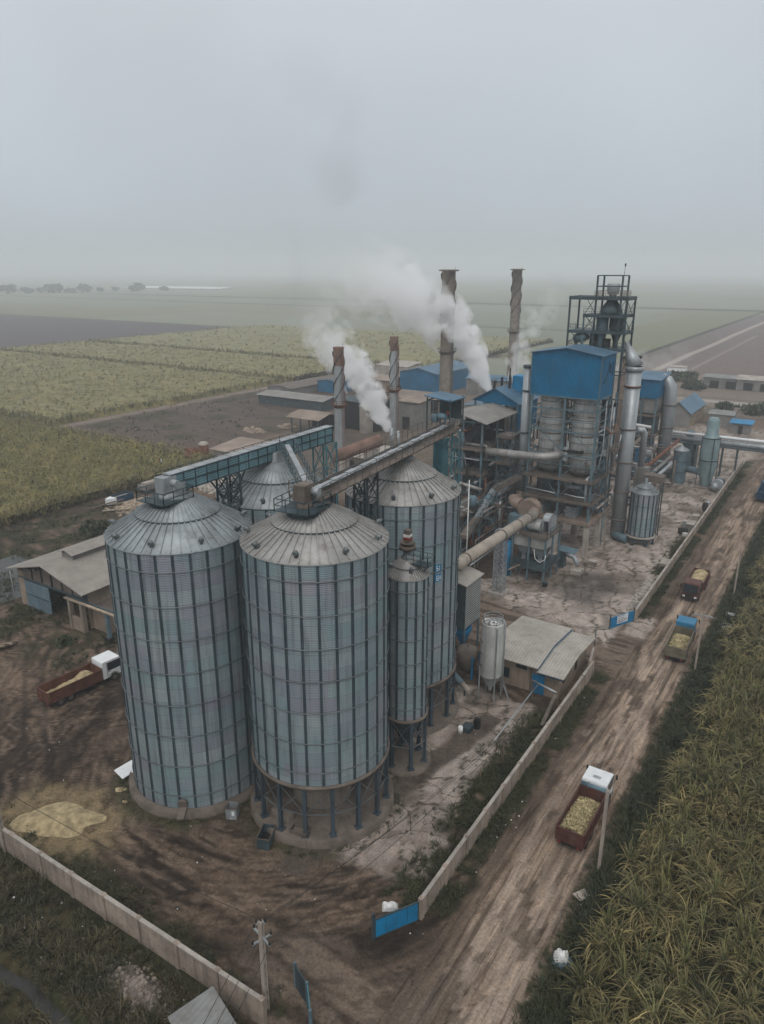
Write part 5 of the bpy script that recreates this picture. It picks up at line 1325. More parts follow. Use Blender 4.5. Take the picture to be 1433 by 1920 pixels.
MB().lathe(2.2, 47, [(1.3, 0), (1.3, 6.2)], 28).build('wall', M['steel_blue'], t); MB().lathe(2.2, 47, [(1.4, 6.15), (1.4, 6.25), (.25, 6.9), (.25, 7.1), (.01, 7.1)], 28).build('roof', M['steel'], t)
for z in (2.1, 4.2): m = MB(); m.lathe(2.2, 47, [(1.3, z - .04), (1.36, z - .04), (1.36, z + .04), (1.3, z + .04)], 28); m.build('band', M['steel_dark'], t)
t = thing('plant_block', 'dark plant casing with a narrow stack behind the small blue grey cone roofed tank', 'machine', (1.5, 58, 0))
MB().box(.4, 57, 0, 3, 60, 5.4).build('casing', M['steel_dark'], t); MB().box(1.2, 55.6, 0, 2.4, 57, 8).build('stack', M['steel_blue'], t)
t = thing('pipe_bridge', 'twin bright pipes on a steel bridge running across the yard towards the road', 'pipe bridge', (6, 56, 0))
MB().tube([(-2.6, 55.6, 7.6), (26, 55.6, 7.6)], .30, 14).build('upper_pipe', M['white'], t)
MB().tube([(-2.6, 55.9, 6.55), (26, 55.9, 6.55)], .58, 16).build('lower_pipe', M['steel'], t)
MB().box(-2.6, 55.0, 5.7, 26, 56.5, 5.85).build('tray', M['steel_dark'], t)
for x in (1., 8.0, 10.6, 17.):
    MB().box(x - .12, 55.2, 0, x + .12, 55.44, 5.7).build('post', M['steel_dark'], t); MB().box(x - .12, 56.1, 0, x + .12, 56.34, 5.7).build('post', M['steel_dark'], t)
shed('hall', 'grey hall with a faded blue roof and pale side ribs behind the pipe bridge', -12.2, 100, -6.6, 118, 3.6, 6.4, 'blue_roof', 'grey_wall', 'y', .5, cat='hall')
t = bpy.data.objects['hall']; t["label"] = 'grey hall with a faded blue roof and pale side ribs behind the pipe bridge'
for y in np.arange(100.5, 118, 1.4): MB().box(-6.6, y - .08, 0, -6.42, y + .08, 3.5).build('rib', M['timber'], t)
shed('kiosk', 'small grey kiosk under a bright blue flat roof near the yard wall', 3.2, 99.5, 7.4, 103.5, 2.6, 2.9, 'blue_flat', 'grey_wall', 'x', .5, flat=True, door=[(4.9, 99.4, 0, 5.8, 99.52, 2.0)], cat='kiosk')
shed('arched_store', 'low pale grey store between the hall and the small kiosk', -3, 106, 2.6, 112, 3.2, 3.9, 'grey_roof', 'grey_wall', 'x', .3, cat='store')
for i, (x0, x1, lab) in enumerate(((-17, -7, 'far grey low house with a patched broken roof, at the end nearest the plant'), (-6.6, 6, 'far grey low house with dark square doorways, middle of the row across the road'), (6.4, 20, 'far grey low house at the outer end of the row across the road'))):
    shed('low_house', lab, x0, 173.5, x1, 183, 3.6, 4.3 + .3 * i, 'grey_roof' if i != 1 else 'concrete_lt', 'grey_wall', 'x', .3, 'row of far low houses', [(x0 + 2.2 + 5 * k, 173.4, .2, x0 + 5 + 5 * k, 173.52, 2.6) for k in range(2)], 'house')
shed('white_store', 'tiny white block standing alone beside the far field road', -35.5, 204, -29, 208, 2.6, 2.9, 'concrete_lt', 'white', 'x', .2, flat=True, cat='hut')
# ------------------------------------------------------------------ warehouse on the left
t = thing('warehouse', 'gabled warehouse with a dusty roof, ridge vent and dull blue sliding doors', 'warehouse', (-45, -40, 0))
wx0, wx1, wy0, wy1 = -51.6, -39., -51.2, -28.; zr = 6.55; ze = 4.9; xm = -45.3
m = MB(); m.slab((wx0 - .9, wy0 - .9, ze - .2), (xm, wy0 - .9, zr), (xm, wy1, zr), (wx0 - .9, wy1, ze - .2), .1).slab((xm, wy0 - .9, zr), (wx1 + .8, wy0 - .9, ze - .2), (wx1 + .8, wy1, ze - .2), (xm, wy1, zr), .1); ro = m.build('roof', M['ware_roof'], t)
m = MB(); m.box(-46.3, -48.6, 6.0, -44.3, -28.2, 7.0); m.build('vent_wall', M['grey_wall'], ro)
m = MB(); m.slab((-46.7, -48.9, 6.97), (xm, -48.9, 7.4), (xm, -28, 7.4), (-46.7, -28, 6.97), .08).slab((xm, -48.9, 7.4), (-43.9, -48.9, 6.97), (-43.9, -28, 6.97), (xm, -28, 7.4), .08); m.build('vent_roof', M['ware_roof'], ro)
m = MB(); m.box(wx1 - .2, wy0 + .3, 0, wx1, wy1, ze - .5); m.build('side_wall', M['tan_wall'], t)
MB().box(wx0, wy0 + .3, 0, wx0 + .2, wy1, ze - .5).build('rear_wall', M['grey_wall'], t)
MB().box(wx0, wy0, 0, wx0 + 1.2, wy0 + .2, ze - .4).build('corner_panel', M['tan_wall'], t)
MB().box(wx0, wy0 - .02, 3.5, wx1, wy0 + .2, 3.75).build('lintel', M['steel_dark'], t)
m = MB()
for x in np.linspace(wx0 + 1.2, wx1 - 2, 6): m.box(x, wy0 + .02, 3.76, x + 1.5, wy0 + .1, 4.85 + (.75 - abs(x + .7 - xm) * .16))
m.build('gable_panel', M['steel_brown'], t)
for x in np.linspace(wx0 + .1, wx1 - .1, 7): MB().box(x - .09, wy0 + .1, 0 if x in (wx0, wx1) else 3.7, x + .09, wy0 + .3, 4.6 + (1.75 - abs(x - xm) * .25)).build('gable_post', M['steel_dark'], t)
for i in range(2):
    x0 = -50.2 + i * 2.35; MB().box(x0, wy0 - .14, .1, x0 + 2.3, wy0 - .04, 3.45).build('sliding_door', M['door'], t)
m = MB(); m.beam((-50.2, wy0 - .18, 1.8), (-45.6, wy0 - .18, 1.8), .08); m.build('door_rail', M['steel_dark'], t)
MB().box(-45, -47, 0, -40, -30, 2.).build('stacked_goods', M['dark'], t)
t = thing('pipe_gantry', 'pale pipe on concrete trestle legs between the warehouse and the flat based silo', 'pipe gantry', (-37, -51.5, 0))
m = MB(); m.box(-41.6, -52.1, 3.55, -32.6, -51.8, 3.7); m.build('pale_beam', M['timber'], t); MB().box(-41.6, -51.7, 3.5, -32.6, -51.45, 3.75).build('dark_beam', M['steel_dark'], t)
for x in (-41.0, -38.9): MB().box(x - .2, -52, 0, x + .2, -51.5, 3.5).build('concrete_leg', M['concrete'], t)
MB().box(-40.8, -51.9, 0, -39.1, -51.7, 1.6).build('panel', M['tan_wall'], t)
MB().box(-34.75, -52, .5, -34.45, -51.6, 3.5).build('steel_leg', M['steel_blue'], t); MB().box(-34.95, -52.2, 0, -34.25, -51.4, .6).build('footing', M['dark'], t)
t = thing('annex_building', 'low tan annex with dark openings under the warehouse eave', 'annex', (-37, -46, 0))
MB().box(-38.9, -50.6, 0, -36.0, -40, 2.6).build('wall', M['tan_wall'], t)
for y in (-49.8, -47.6): MB().box(-36.02, y, .9, -35.96, y + 1.4, 2.1).build('opening', M['dark'], t)
MB().box(-39, -50.8, 2.6, -35.8, -39.8, 2.75).build('roof', M['steel_brown'], t)
# ------------------------------------------------------------------ walls and gates
def blockwall(label, a, b, h, step=3.2, cap=True):
    a = Vector((*a, 0)); b = Vector((*b, 0)); L = (b - a).length; d = (b - a) / L
    t = thing('boundary_wall', label, 'wall', a)
    n = max(1, round(L / step)); m = MB()
    for i in range(n):
        p = a + d * (L * i / n + .12); q = a + d * (L * (i + 1) / n - .12); hh = h + random.uniform(-.05, .05); ln = Vector((random.uniform(-.03, .03), random.uniform(-.03, .03), 0))
        m.beam(p + Vector((0, 0, hh / 2 - .15)) + ln, q + Vector((0, 0, hh / 2 - .15)) + ln, .16, hh + .3)
    m.build('wall', M['wallblock'], t)
    m = MB()
    for i in range(n): 
        p = a + d * (L * i / n); q = a + d * (L * (i + 1) / n)
        m.beam(p + Vector((0, 0, h + .06)), q + Vector((0, 0, h + .06)), .24, .1)
    m.build('coping', M['concrete_lt'], t)
    for i in range(n + 1):
        p = a + d * (L * i / n); MB().box(p.x - .15, p.y - .15, -.2, p.x + .15, p.y + .15, h + .14).build('pillar', M['wallblock'], t)
    return t
blockwall('long block wall along the dirt road, from the blue gate to the office corner', (11, -64.2), (10.75, -30.4), 1.45)
blockwall('short block wall turning the corner beside the office', (10.5, -30.4), (9.95, -27.6), 1.5)
blockwall('block wall along the dirt road beyond the blue sign board', (11.1, -16.), (10.6, 66), 1.35)
blockwall('block wall across the bottom, between the mud yard and the weedy ditch', (-40, -75.2), (7.4, -74.6), 1.75)
t = thing('blue_gate', 'bright blue sheet gate leaf standing open at the end of the block wall', 'gate', (10.2, -65.6, 0))
g0, g1 = Vector((9.45, -67.0, 0)), Vector((10.95, -64.5, 0)); d = (g1 - g0)
for i in range(4):
    p, q = g0 + d * (i / 4 + .006), g0 + d * ((i + 1) / 4 - .006); MB().beam(p + Vector((0, 0, .78)), q + Vector((0, 0, .78)), .05, 1.35).build('panel', M['blue_flat'], t)
m = MB(); ps = [g0 + Vector((0, 0, .1)), g1 + Vector((0, 0, .1)), g1 + Vector((0, 0, 1.48)), g0 + Vector((0, 0, 1.48))]
for p, q in zip(ps, ps[1:] + ps[:1]): m.beam(p, q, .09)
m.build('frame', M['steel_dark'], t)
MB().box(9.33, -67.2, 0, 9.5, -67.03, 2.0).build('post', M['steel_dark'], t)
t = thing('sheet_gate', 'half open grey green sheet gate beside the utility pole', 'gate', (8.6, -72.5, 0))
MB().beam((7.5, -72.0, .85), (8.7, -72.5, .85), .06, 1.6).build('rear_leaf', M['steel_dark'], t); MB().beam((8.75, -72.5, .85), (9.8, -73.6, .85), .06, 1.6).build('front_leaf', M['teal_paint'], t)
for p in ((7.45, -71.95), (8.72, -72.5), (9.85, -73.65)): MB().box(p[0] - .07, p[1] - .07, 0, p[0] + .07, p[1] + .07, 1.75).build('post', M['steel_blue'], t)
t = thing('sign_board', 'blue site board with a white notice at the side road entrance', 'sign', (10.2, -18, 0))
g0, g1 = Vector((9.3, -19.6, 0)), Vector((11.0, -16.15, 0)); d = g1 - g0; nn = Vector((d.y, -d.x, 0)).normalized()
MB().beam(g0 + Vector((0, 0, .72)), g1 + Vector((0, 0, .72)), .06, 1.3).build('board', M['blue_flat'], t)
for p in (g0, g1): MB().box(p.x - .06, p.y - .06, 0, p.x + .06, p.y + .06, 1.75).build('post', M['steel_dark'], t)
pa = MB().beam(g0 + d * .28 + nn * .05 + Vector((0, 0, .85)), g0 + d * .72 + nn * .05 + Vector((0, 0, .85)), .04, .95).build('notice', M['signwhite'], t)
m = MB()
for z, a, b in ((1.26, .30, .42), (1.26, .45, .58), (1.0, .42, .55), (.78, .3, .68), (.62, .3, .66), (.5, .3, .52)): m.beam(g0 + d * a + nn * .075 + Vector((0, 0, z)), g0 + d * b + nn * .075 + Vector((0, 0, z)), .012, .045)
for a in np.linspace(0, 2 * PI, 9)[:-1]:
    p = g0 + d * .345 + nn * .075 + Vector((0, 0, 1.02)); u = d.normalized()
    m.beam(p + u * .1 * math.cos(a) + Vector((0, 0, .07 * math.sin(a))), p + u * .1 * math.cos(a + .8) + Vector((0, 0, .07 * math.sin(a + .8))), .012, .03)
m.build('lettering', M['ink'], pa)
# ------------------------------------------------------------------ poles and wires
def pole(label, x, y, h, arm=None, mat='pole', rungs=True, lean=(0, 0), w=.2):
    t = thing('utility_pole', label, 'utility pole', (x, y, 0))
    a = Vector((x, y, -.2)); b = Vector((x + lean[0], y + lean[1], h)); m = MB()
    if rungs:
        for s in (-1, 1): m.beam(a + Vector((0, s * w * .42, 0)), b + Vector((0, s * w * .3, 0)), w * .8, w * .34)
        k = .5
        while k < h: p = a.lerp(b, k / h); m.beam(p - Vector((0, w * .4, 0)), p + Vector((0, w * .4, 0)), w * .55, .32); k += .62
    else: m.tube([a, b], [w * .5, w * .4], 8)
    m.build('shaft', M[mat], t)
    if arm:
        for z, ln, ang in arm:
            c, s = math.cos(ang) * ln / 2, math.sin(ang) * ln / 2; p = a.lerp(b, z / h)
            ar = MB().beam(p + Vector((-c, -s, 0)), p + Vector((c, s, 0)), .1).build('crossarm', M['steel'], t)
            for f in (-.95, 0, .95): MB().tube([p + Vector((c * f, s * f, .03)), p + Vector((c * f, s * f, .22))], .055, 8).build('insulator', M['dark'], ar)
    return b
pb = pole('concrete utility pole with cross arms beside the half open grey green gate', 7.0, -73.9, 6.2, [(5.2, 1.5, -.25), (5.0, 1.1, 1.2), (6.1, .5, .6)], w=.26)
pl_ = pole('concrete pole in the corner by the yellow bagasse heap', -15.7, -75.0, 5.6, None, w=.24)
p1 = pole('concrete pole with slots at the road edge beside the red truck heaped with cane', 19.05, -54.6, 6.5, None, w=.24)
p2 = pole('roadside pole with a cross arm beside the truck with the blue cab', 19.1, -23.9, 6.3, [(6.1, 1.9, .15)], w=.22)
p3 = pole('roadside pole beyond the truck that faces the camera', 19.4, -2.2, 5.9, None, w=.22)
p4 = pole('thin dark pole inside the wall by the broken slabs', 9.5, -48.8, 3.6, None, 'wood', False, w=.13)
p5 = pole('short thin dark stake at the edge of the broken slabs', 8.8, -51.4, 1.9, None, 'wood', False, w=.1)
p6 = pole('leaning thin post beside the thin dark pole', 7.9, -46.3, 2.0, None, 'wood', False, (.1, 0), w=.09)
p7 = pole('dark post at the corner wall behind the office', 9.9, -27.2, 3.4, None, 'steel_dark', False, w=.13)
p8 = pole('white bracket lamp post at the far end of the brown conveyor', -9.6, -17.5, 13.8, None, 'plastic', False, w=.16)
p9 = pole('thin bent lamp post beside the warehouse corner', -52.5, -51.5, 3.9, None, 'steel', False, (-.6, .2), w=.1)
def wire(label, a, b, sag=.5, r=.016):
    a = Vector(a); b = Vector(b); pts = [a.lerp(b, i / 14) - Vector((0, 0, sag * 4 * (i / 14) * (1 - i / 14))) for i in range(15)]
    t = MB().tube(pts, r, 5).build('overhead_wire', M['wire']); t["group"] = 'overhead wires'
    tag(t, label, 'wire')
wire('dark wire from the near utility pole to the pole by the yellow heap', pb + Vector((0, 0, .1)), pl_ + Vector((0, 0, 0)), .5)
for i, (o, lab) in enumerate((((-.7, -.1, -1.), 'slack wire going up the road from the outer end of the near cross arm'), ((0, 0, 0), 'slack wire going up the road from the tip of the near utility pole'), ((.7, -.2, -1.), 'slack wire going up the road from the inner end of the near cross arm'))):
    wire(lab, pb + Vector(o), p4 + Vector((.1 * i, 0, .1 - .2 * i)), .55)
for i, (o, lab) in enumerate((((-.7, -.1, -1.1), 'wire dropping over the bottom wall from the outer end of the near cross arm'), ((0, -.4, -1.1), 'wire dropping over the bottom wall from the middle of the near cross arm'), ((.7, -.3, -1.1), 'wire dropping over the bottom wall from the inner end of the near cross arm'))):
    wire(lab, pb + Vector(o), (8.2 + i * .7, -83.5, 3.2), .3)
wire('upper of two pale wires from the thin dark pole to the office pipe frame', p4, (8.0, -37.6, 2.2), .25); wire('lower of two pale wires from the thin dark pole to the office pipe frame', p4 - Vector((0, 0, .4)), (8.3, -37.8, 1.9), .3)
# ------------------------------------------------------------------ trucks
def truck(label, x, y, heading, body, cabm, load='cane', L=6.9, W=1.95, bedh=.95, air_tank=True, skylight=True, fill=1., empty_part=0., name='cargo_truck'):
    t = thing(name, label, 'truck', (0, 0, 0))
    hw = W / 2; bl = L * .70; z0 = .82; z1 = z0 + bedh
    m = MB()
    for s in (-1, 1): m.box(s * .42 - .06, .1, .5, s * .42 + .06, L - .3, .7)
    for yy in (.4, 1.5, 2.6, 3.8, 5.0): m.box(-.42, yy - .06, .52, .42, yy + .06, .66)
    m.box(-hw + .1, .05, .42, hw - .1, .15, .55).box(-.75, L * .42, .42, -.45, L * .56, .72).box(.45, L * .42, .42, .75, L * .56, .72)
    m.build('chassis', M['chassis'], t)
    m = MB(); w = .06
    m.box(-hw, 0, z0 - .08, hw, bl, z0)
    for s in (-1, 1): m.box(s * hw - (w if s > 0 else 0), .06, z0, s * hw + (0 if s > 0 else w), bl - .06, z1)
    m.box(-hw, bl - .06, z0, hw, bl, z1 + .12)
    bed = m.build('cargo_box', M[body], t)
    m = MB(); n = 7
    for i in range(n + 1):
        yy = .12 + (bl - .3) * i / n
        for s in (-1, 1): m.box(s * (hw + .025) - .03, yy, z0 - .05, s * (hw + .025) + .03, yy + .09, z1)
    for s in (-1, 1):
        m.box(s * (hw + .012) - .03, 0, z1 - .05, s * (hw + .012) + .03, bl, z1 + .025); m.box(s * (hw + .015) - .03, 0, z0 - .1, s * (hw + .015) + .03, bl, z0 - .02)
    m.build('stake', M[body], bed)
    m = MB(); m.box(-hw, -.06, z0 - .08, hw, 0, z1)
    tg = m.build('tailgate', M[body], t)
    m = MB()
    for zz in (z0 - .05, z0 + bedh * .48, z1 - .03): m.box(-hw - .02, -.11, zz - .03, hw + .02, -.055, zz + .05)
    for xx in (-hw, -.08, hw - .1): m.box(xx, -.10, z0 - .05, xx + .12, -.057, z1)
    m.build('tailgate_frame', M[body], tg)
    # cab
    c0 = bl + .16; c1 = L; zc = .62; zt = 2.38
    prof = [(c0, zc), (c1, zc), (c1 + .03, zc + .62), (c1 - .14, zt - .1), (c1 - .28, zt), (c0 + .05, zt), (c0, zt - .08)]
    m = MB(); m.extr_x(prof, -hw + .06, hw - .06)
    cab = m.build('cab', M[cabm], t)
    m = MB(); m.slab((-hw + .16, c1 + .045, zc + .66), (hw - .16, c1 + .045, zc + .66), (hw - .2, c1 - .105, zt - .16), (-hw + .2, c1 - .105, zt - .16), .03)
    m.build('windscreen', M['glass'], cab)
    for s in (-1, 1):
        xx = s * (hw - .055)
        m = MB(); m.box(xx - .012, c0 + .5, zc + .72, xx + .012, c1 - .2, zt - .2); m.build('side_window', M['glass'], cab)
        m = MB(); m.box(xx - .02, c0 + .42, zc + .05, xx + .02, c0 + .45, zt - .15).box(xx - .03, c0 + .55, zc + .6, xx + .03, c0 + .75, zc + .65); m.build('door_handle', M['chassis'], cab)
        m = MB(); m.beam((xx, c1 - .1, zt - .3), (xx + s * .22, c1 + .02, zt - .28), .03); m.box(xx + s * .2 - .06, c1 - .02, zt - .62, xx + s * .2 + .06, c1 + .05, zt - .2); m.build('mirror', M['black'], cab)
        m = MB(); m.box(s * (hw - .32) - .14, c1 - .02, zc + .02, s * (hw - .32) + .14, c1 + .05, zc + .2); m.build('headlight', M['lamp_clear'], cab)
        m = MB(); m.box(s * (hw - .3) - .1, -.09, .55, s * (hw - .3) + .1, -.03, .68); m.build('tail_light', M['lamp_red'], t)
    m = MB(); m.box(-hw + .04, c1 - .05, .42, hw - .04, c1 + .1, .64); m.build('bumper', M['chassis'], t)
    m = MB()
    for zz in np.arange(zc + .1, zc + .55, .1): m.box(-.5, c1 + .0, zz, .5, c1 + .045, zz + .05)
    m.build('grille', M['chassis'], cab)
    if skylight: MB().box(-.28, c0 + .5, zt, .28, c0 + .78, zt + .035).build('roof_hatch', M['steel'], cab)
    if air_tank:
        m = MB(); m.tube([(-hw + .05, c0 - .02, zt - .42), (hw - .05, c0 - .02, zt - .42)], .2, 12).tube([(-.45, c0 - .02, zt - .4), (-.28, c0 - .02, zt - .4)], .23, 12); m.build('rear_cylinder', M['steel_blue'], cab)
    # wheels
    for yy, dbl in ((L - 1.0, 0), (1.05, 1), (2.05, 1)):
        for s in (-1, 1):
            xo = s * (hw - .16)
            m = MB(); m.tube([(xo - .15 - .12 * dbl * (s > 0), yy, .45), (xo + .15 + .12 * dbl * (s < 0), yy, .45)], .45, 22)
            wh = m.build('wheel', M['black'], t)
            m = MB(); m.tube([(xo + s * .12, yy, .45), (xo + s * .165, yy, .45)], [.27, .22], 16); m.build('rim', M['rim'], wh)
    for s in (-1, 1):
        m = MB(); pts = [(s * (hw - .16), L - 1. + .56 * math.cos(a), .45 + .56 * math.sin(a)) for a in np.linspace(.1, PI - .1, 8)]
        for p, q in zip(pts[:-1], pts[1:]): m.beam(p, q, .3, .03)
        m.build('mudguard', M['chassis'], t)
    # load
    if load:
        nx, ny = 22, 56; gx = np.linspace(-hw + .07, hw - .07, nx); gy = np.linspace(.02, bl - .08, ny); V = []
        for j in gy:
            for i in gx:
                e = 1 - abs(i / (hw - .05)) ** 2.4; f = j / bl
                if empty_part == 2:      # heap in the front half only, thin spill behind
                    hh = .12 + .85 * math.exp(-((f - .78) / .16) ** 2) * e + .45 * math.exp(-((f - .45) / .2) ** 2) * e
                elif empty_part == 1:
                    hh = .05 + .95 * e * max(0, min(1, (1 - f) * 1.4 if f > .7 else 1)) * (.9 + .2 * math.sin(f * 7))
                else:
                    hh = (.60 + .50 * e) * (1 - max(0, (f - .62) / .38) ** 1.4 * .9) * (.94 + .1 * math.sin(f * 5 + 1))
                hh *= fill
                hh += .10 * (mnoise.noise((i * 3 + x, j * 3 + y, 1.)) + .6 * mnoise.noise((i * 9, j * 9 + y, 5.)))
                V.append((i, j, z0 + max(.02, hh)))
        F = [(a * nx + b, a * nx + b + 1, (a + 1) * nx + b + 1, (a + 1) * nx + b) for a in range(ny - 1) for b in range(nx - 1)]
        m = MB(); m.add(V, F, True)
        lo = m.build('cane_load', M['straw'] if load == 'cane' else M['sand'], t)
        if load == 'cane':
            m = MB()
            for k in range(900):
                q = random.choice(V)
                a = random.uniform(0, PI); ln = random.uniform(.08, .22); tl = random.uniform(-.05, .08)
                c = Vector((q[0] * .93, min(bl - .25, max(.2, q[1])), q[2] + .02)); dd = Vector((math.cos(a) * ln, math.sin(a) * ln, tl)); s2 = Vector((-math.sin(a), math.cos(a), 0)) * .014
                if abs(c.x + dd.x) > hw - .08 or abs(c.x - dd.x) > hw - .08: continue
                m.add([c - dd - s2, c + dd - s2, c + dd + s2, c - dd + s2], [(0, 1, 2, 3)])
            m.build('straw_litter', M['straw_lt'], lo)
    t.location = (x, y, 0); t.rotation_euler.z = heading
    return t
M['straw_lt'] = paint('loose_cane_straw', (.46, .38, .21), .9, 0, .4, 3., (.2, .15, .08), .3, streak=False)
truck('red truck with a white cab heaped with cane, driving away up the near dirt road', 16.75, -54.0, R(0), 'maroon', 'white', bedh=1.0, L=7.0, fill=.92)
truck('dusty truck with a blue cab and cane load, driving away past the cross arm pole', 17.0, -23.5, R(2), 'olive', 'cabblue', bedh=1.0, fill=.9, L=7.0, air_tank=False, skylight=False)
truck('dark red loaded truck driving towards the camera beside the wall', 15.2, -.4, R(180), 'maroon', 'maroon', load='sand', empty_part=0, fill=.9, bedh=1.0, air_tank=False, skylight=False, L=7.0)
truck('long red brown open truck with a white cab, nearly empty, parked in the mud yard', -29.3, -63.0, R(-5), 'red', 'white', load='sand', empty_part=2, air_tank=False, skylight=False, L=7.6, bedh=1.0)
truck('dark blue vehicle on the dirt road at the far right edge', 17.2, 41.0, R(0), 'darkblue', 'darkblue', load=None, air_tank=False, skylight=False)
# ------------------------------------------------------------------ loose things
def rock(m, c, s, flat=.6):
    n = 8; rs = [random.uniform(.7, 1.1) for _ in range(n)]
    a0 = random.uniform(0, PI)
    lo = [(c[0] + s * rs[i] * math.cos(a0 + 2 * PI * i / n), c[1] + s * rs[i] * math.sin(a0 + 2 * PI * i / n), c[2] - s * .2) for i in range(n)]
    hi = [(c[0] + s * .7 * rs[i] * math.cos(a0 + 2 * PI * i / n), c[1] + s * .7 * rs[i] * math.sin(a0 + 2 * PI * i / n), c[2] + s * flat * random.uniform(.7, 1.1)) for i in range(n)]
    m.add(lo + hi, [tuple(range(n, 2 * n))] + [(i, (i + 1) % n, n + (i + 1) % n, n + i) for i in range(n)])
def heap(name, label, cx, cy, rx, ry, h, mat, kind=None, rocks=0, rs=(.1, .3), rmat=None, ang=0., cat='heap'):
    n, mm = 40, 14; V = [(cx, cy, h)]; F = []
    ca, sa = math.cos(ang), math.sin(ang)
    for j in range(1, mm + 1):
        for i in range(n):
            a = 2 * PI * i / n; f = j / mm; e = 1 + .28 * mnoise.noise((math.cos(a) * 1.5 + cx, math.sin(a) * 1.5, cy))
            px, py = rx * e * f * math.cos(a), ry * e * f * math.sin(a)
            z = h * (math.cos(f * PI) * .5 + .5) * (1 + .6 * mnoise.noise((px * .8 + cx, py * .8, 3.))) + .07 * mnoise.noise((px * 3, py * 3 + cx, 1.)) * (1 - f) - .09 * f
            V.append((cx + px * ca - py * sa, cy + px * sa + py * ca, z))
    for i in range(n): F.append((0, 1 + i, 1 + (i + 1) % n))
    for j in range(mm - 1):
        for i in range(n): F.append((1 + j * n + i, 1 + (j + 1) * n + i, 1 + (j + 1) * n + (i + 1) % n, 1 + j * n + (i + 1) % n))
    m = MB(); m.add(V, F, True)
    o = m.build(name, M[mat]); tag(o, label, cat, kind=kind)
    if rocks:
        m = MB()
        for k in range(rocks):
            q = V[int(random.random() ** .7 * (len(V) - 1))]; rock(m, (q[0] + random.uniform(-.2, .2), q[1] + random.uniform(-.2, .2), q[2]), random.uniform(*rs))
        r = m.build('rubble_stones', M[rmat or 'rubble'], o); r["kind"] = 'stuff'
    return o
heap('bagasse_heap', 'yellow heap of loose bagasse spread beside the bottom wall', -15.2, -71.2, 3.9, 2.3, .6, 'sand', ang=.5)
heap('bagasse_heap', 'small yellow spill of bagasse on the mud between the heap and the flat based silo', -14.3, -66.6, .9, .55, .16, 'sand', ang=.4)
heap('bagasse_heap', 'second smaller yellow spill next to the flat based silo', -12.9, -67.3, .5, .35, .12, 'sand')
heap('rubble_heap', 'grey and white rubbish heap below the bottom wall', .2, -77.0, 3., 1.3, .7, 'pad', rocks=260, rs=(.05, .2), rmat='concrete')
heap('timber_scrap_heap', 'heap of broken boards and stones behind the flat based silo', -70.5, -17, 4.5, 6.5, .9, 'tan_wall', rocks=300, rs=(.15, .5), rmat='timber')
heap('stone_heap', 'pale heap of broken stone seen under the teal conveyor', -66, .5, 8.5, 7, 1.7, 'rubble', rocks=650, rs=(.25, .6))
heap('rubble_strip', 'strip of grey broken slabs and rubbish along the inside of the road wall', 10.0, -7.5, .9, 6.5, .45, 'grey_wall', rocks=220, rs=(.1, .36), rmat='concrete_lt')
for i, (x, y, rx, ry, h, lab) in enumerate(((-100, 60, 3, 2, .7, 'low brown mound on the bare plot nearest the long dark shed'), (-96, 38, 4, 2.4, .8, 'broad earth mound in the middle of the bare plot'), (-92, 46, 2.6, 2, 1., 'earth mound on the bare plot nearest the open tan roofed shed'))):
    heap('earth_mound', lab, x, y, rx, ry, h, 'duct_brown', None, rocks=14, rs=(.3, .8), rmat='timber')
for i, (p, q, lab) in enumerate((((-74.5, -20.5, .3), (-70, -13, .9), 'long pale plank across the board heap'), ((-76, -24, .2), (-73.5, -19, 1.), 'dark plank leaning out of the board heap'), ((-73.2, -23.5, .2), (-69, -21, .7), 'short plank at the near side of the board heap'))):
    tag(MB().beam(p, q, .4, .12).build('plank', M['timber' if i != 1 else 'wood']), lab, 'plank')
t = thing('skip_container', 'dark blue open container with a white pointed front beside the cane field', 'container', (-75.4, -19.5, 0))
m = MB(); m.box(-76.2, -19.6, .2, -76.1, -16.2, 1.3).box(-74.6, -19.6, .2, -74.5, -16.2, 1.3).box(-76.2, -16.2, .2, -74.5, -16.1, 1.3).box(-76.2, -19.6, .2, -74.5, -16.1, .3); m.build('box', M['darkblue'], t)
m = MB(); m.prism([(-76.2, -19.62), (-75.7, -21.), (-75., -21.), (-74.5, -19.62)], .2, 1.2); m.build('nose', M['white'], t)
MB().box(-76.05, -19.4, .3, -74.65, -16.4, 1.0).build('load', M['concrete'], t)
t = thing('flat_trailer', 'long dusty flat trailer parked beside the cane field', 'trailer', (-76, -10, 0))
MB().box(-77, -13.2, .8, -74.8, -5.5, 1.5).build('bed', M['grey_wall'], t); MB().box(-76.6, -12.5, 1.5, -75.4, -6, 1.9).build('load', M['duct_tan'], t)
for y in (-12, -7): MB().tube([(-77, y, .45), (-74.8, y, .45)], .45, 14).build('wheel', M['black'], t)
t = thing('marker_sign', 'tiny red and white marker board at the cane field edge', 'sign', (-86.6, .6, 0))
MB().box(-86.62, .56, 0, -86.54, .64, 1.6).build('post', M['steel_dark'], t); MB().box(-86.95, .5, 1.4, -86.3, .56, 2.2).build('board', M['white'], t); MB().box(-86.95, .47, 1.4, -86.62, .5, 2.2).build('red_half', M['lamp_red'], t)
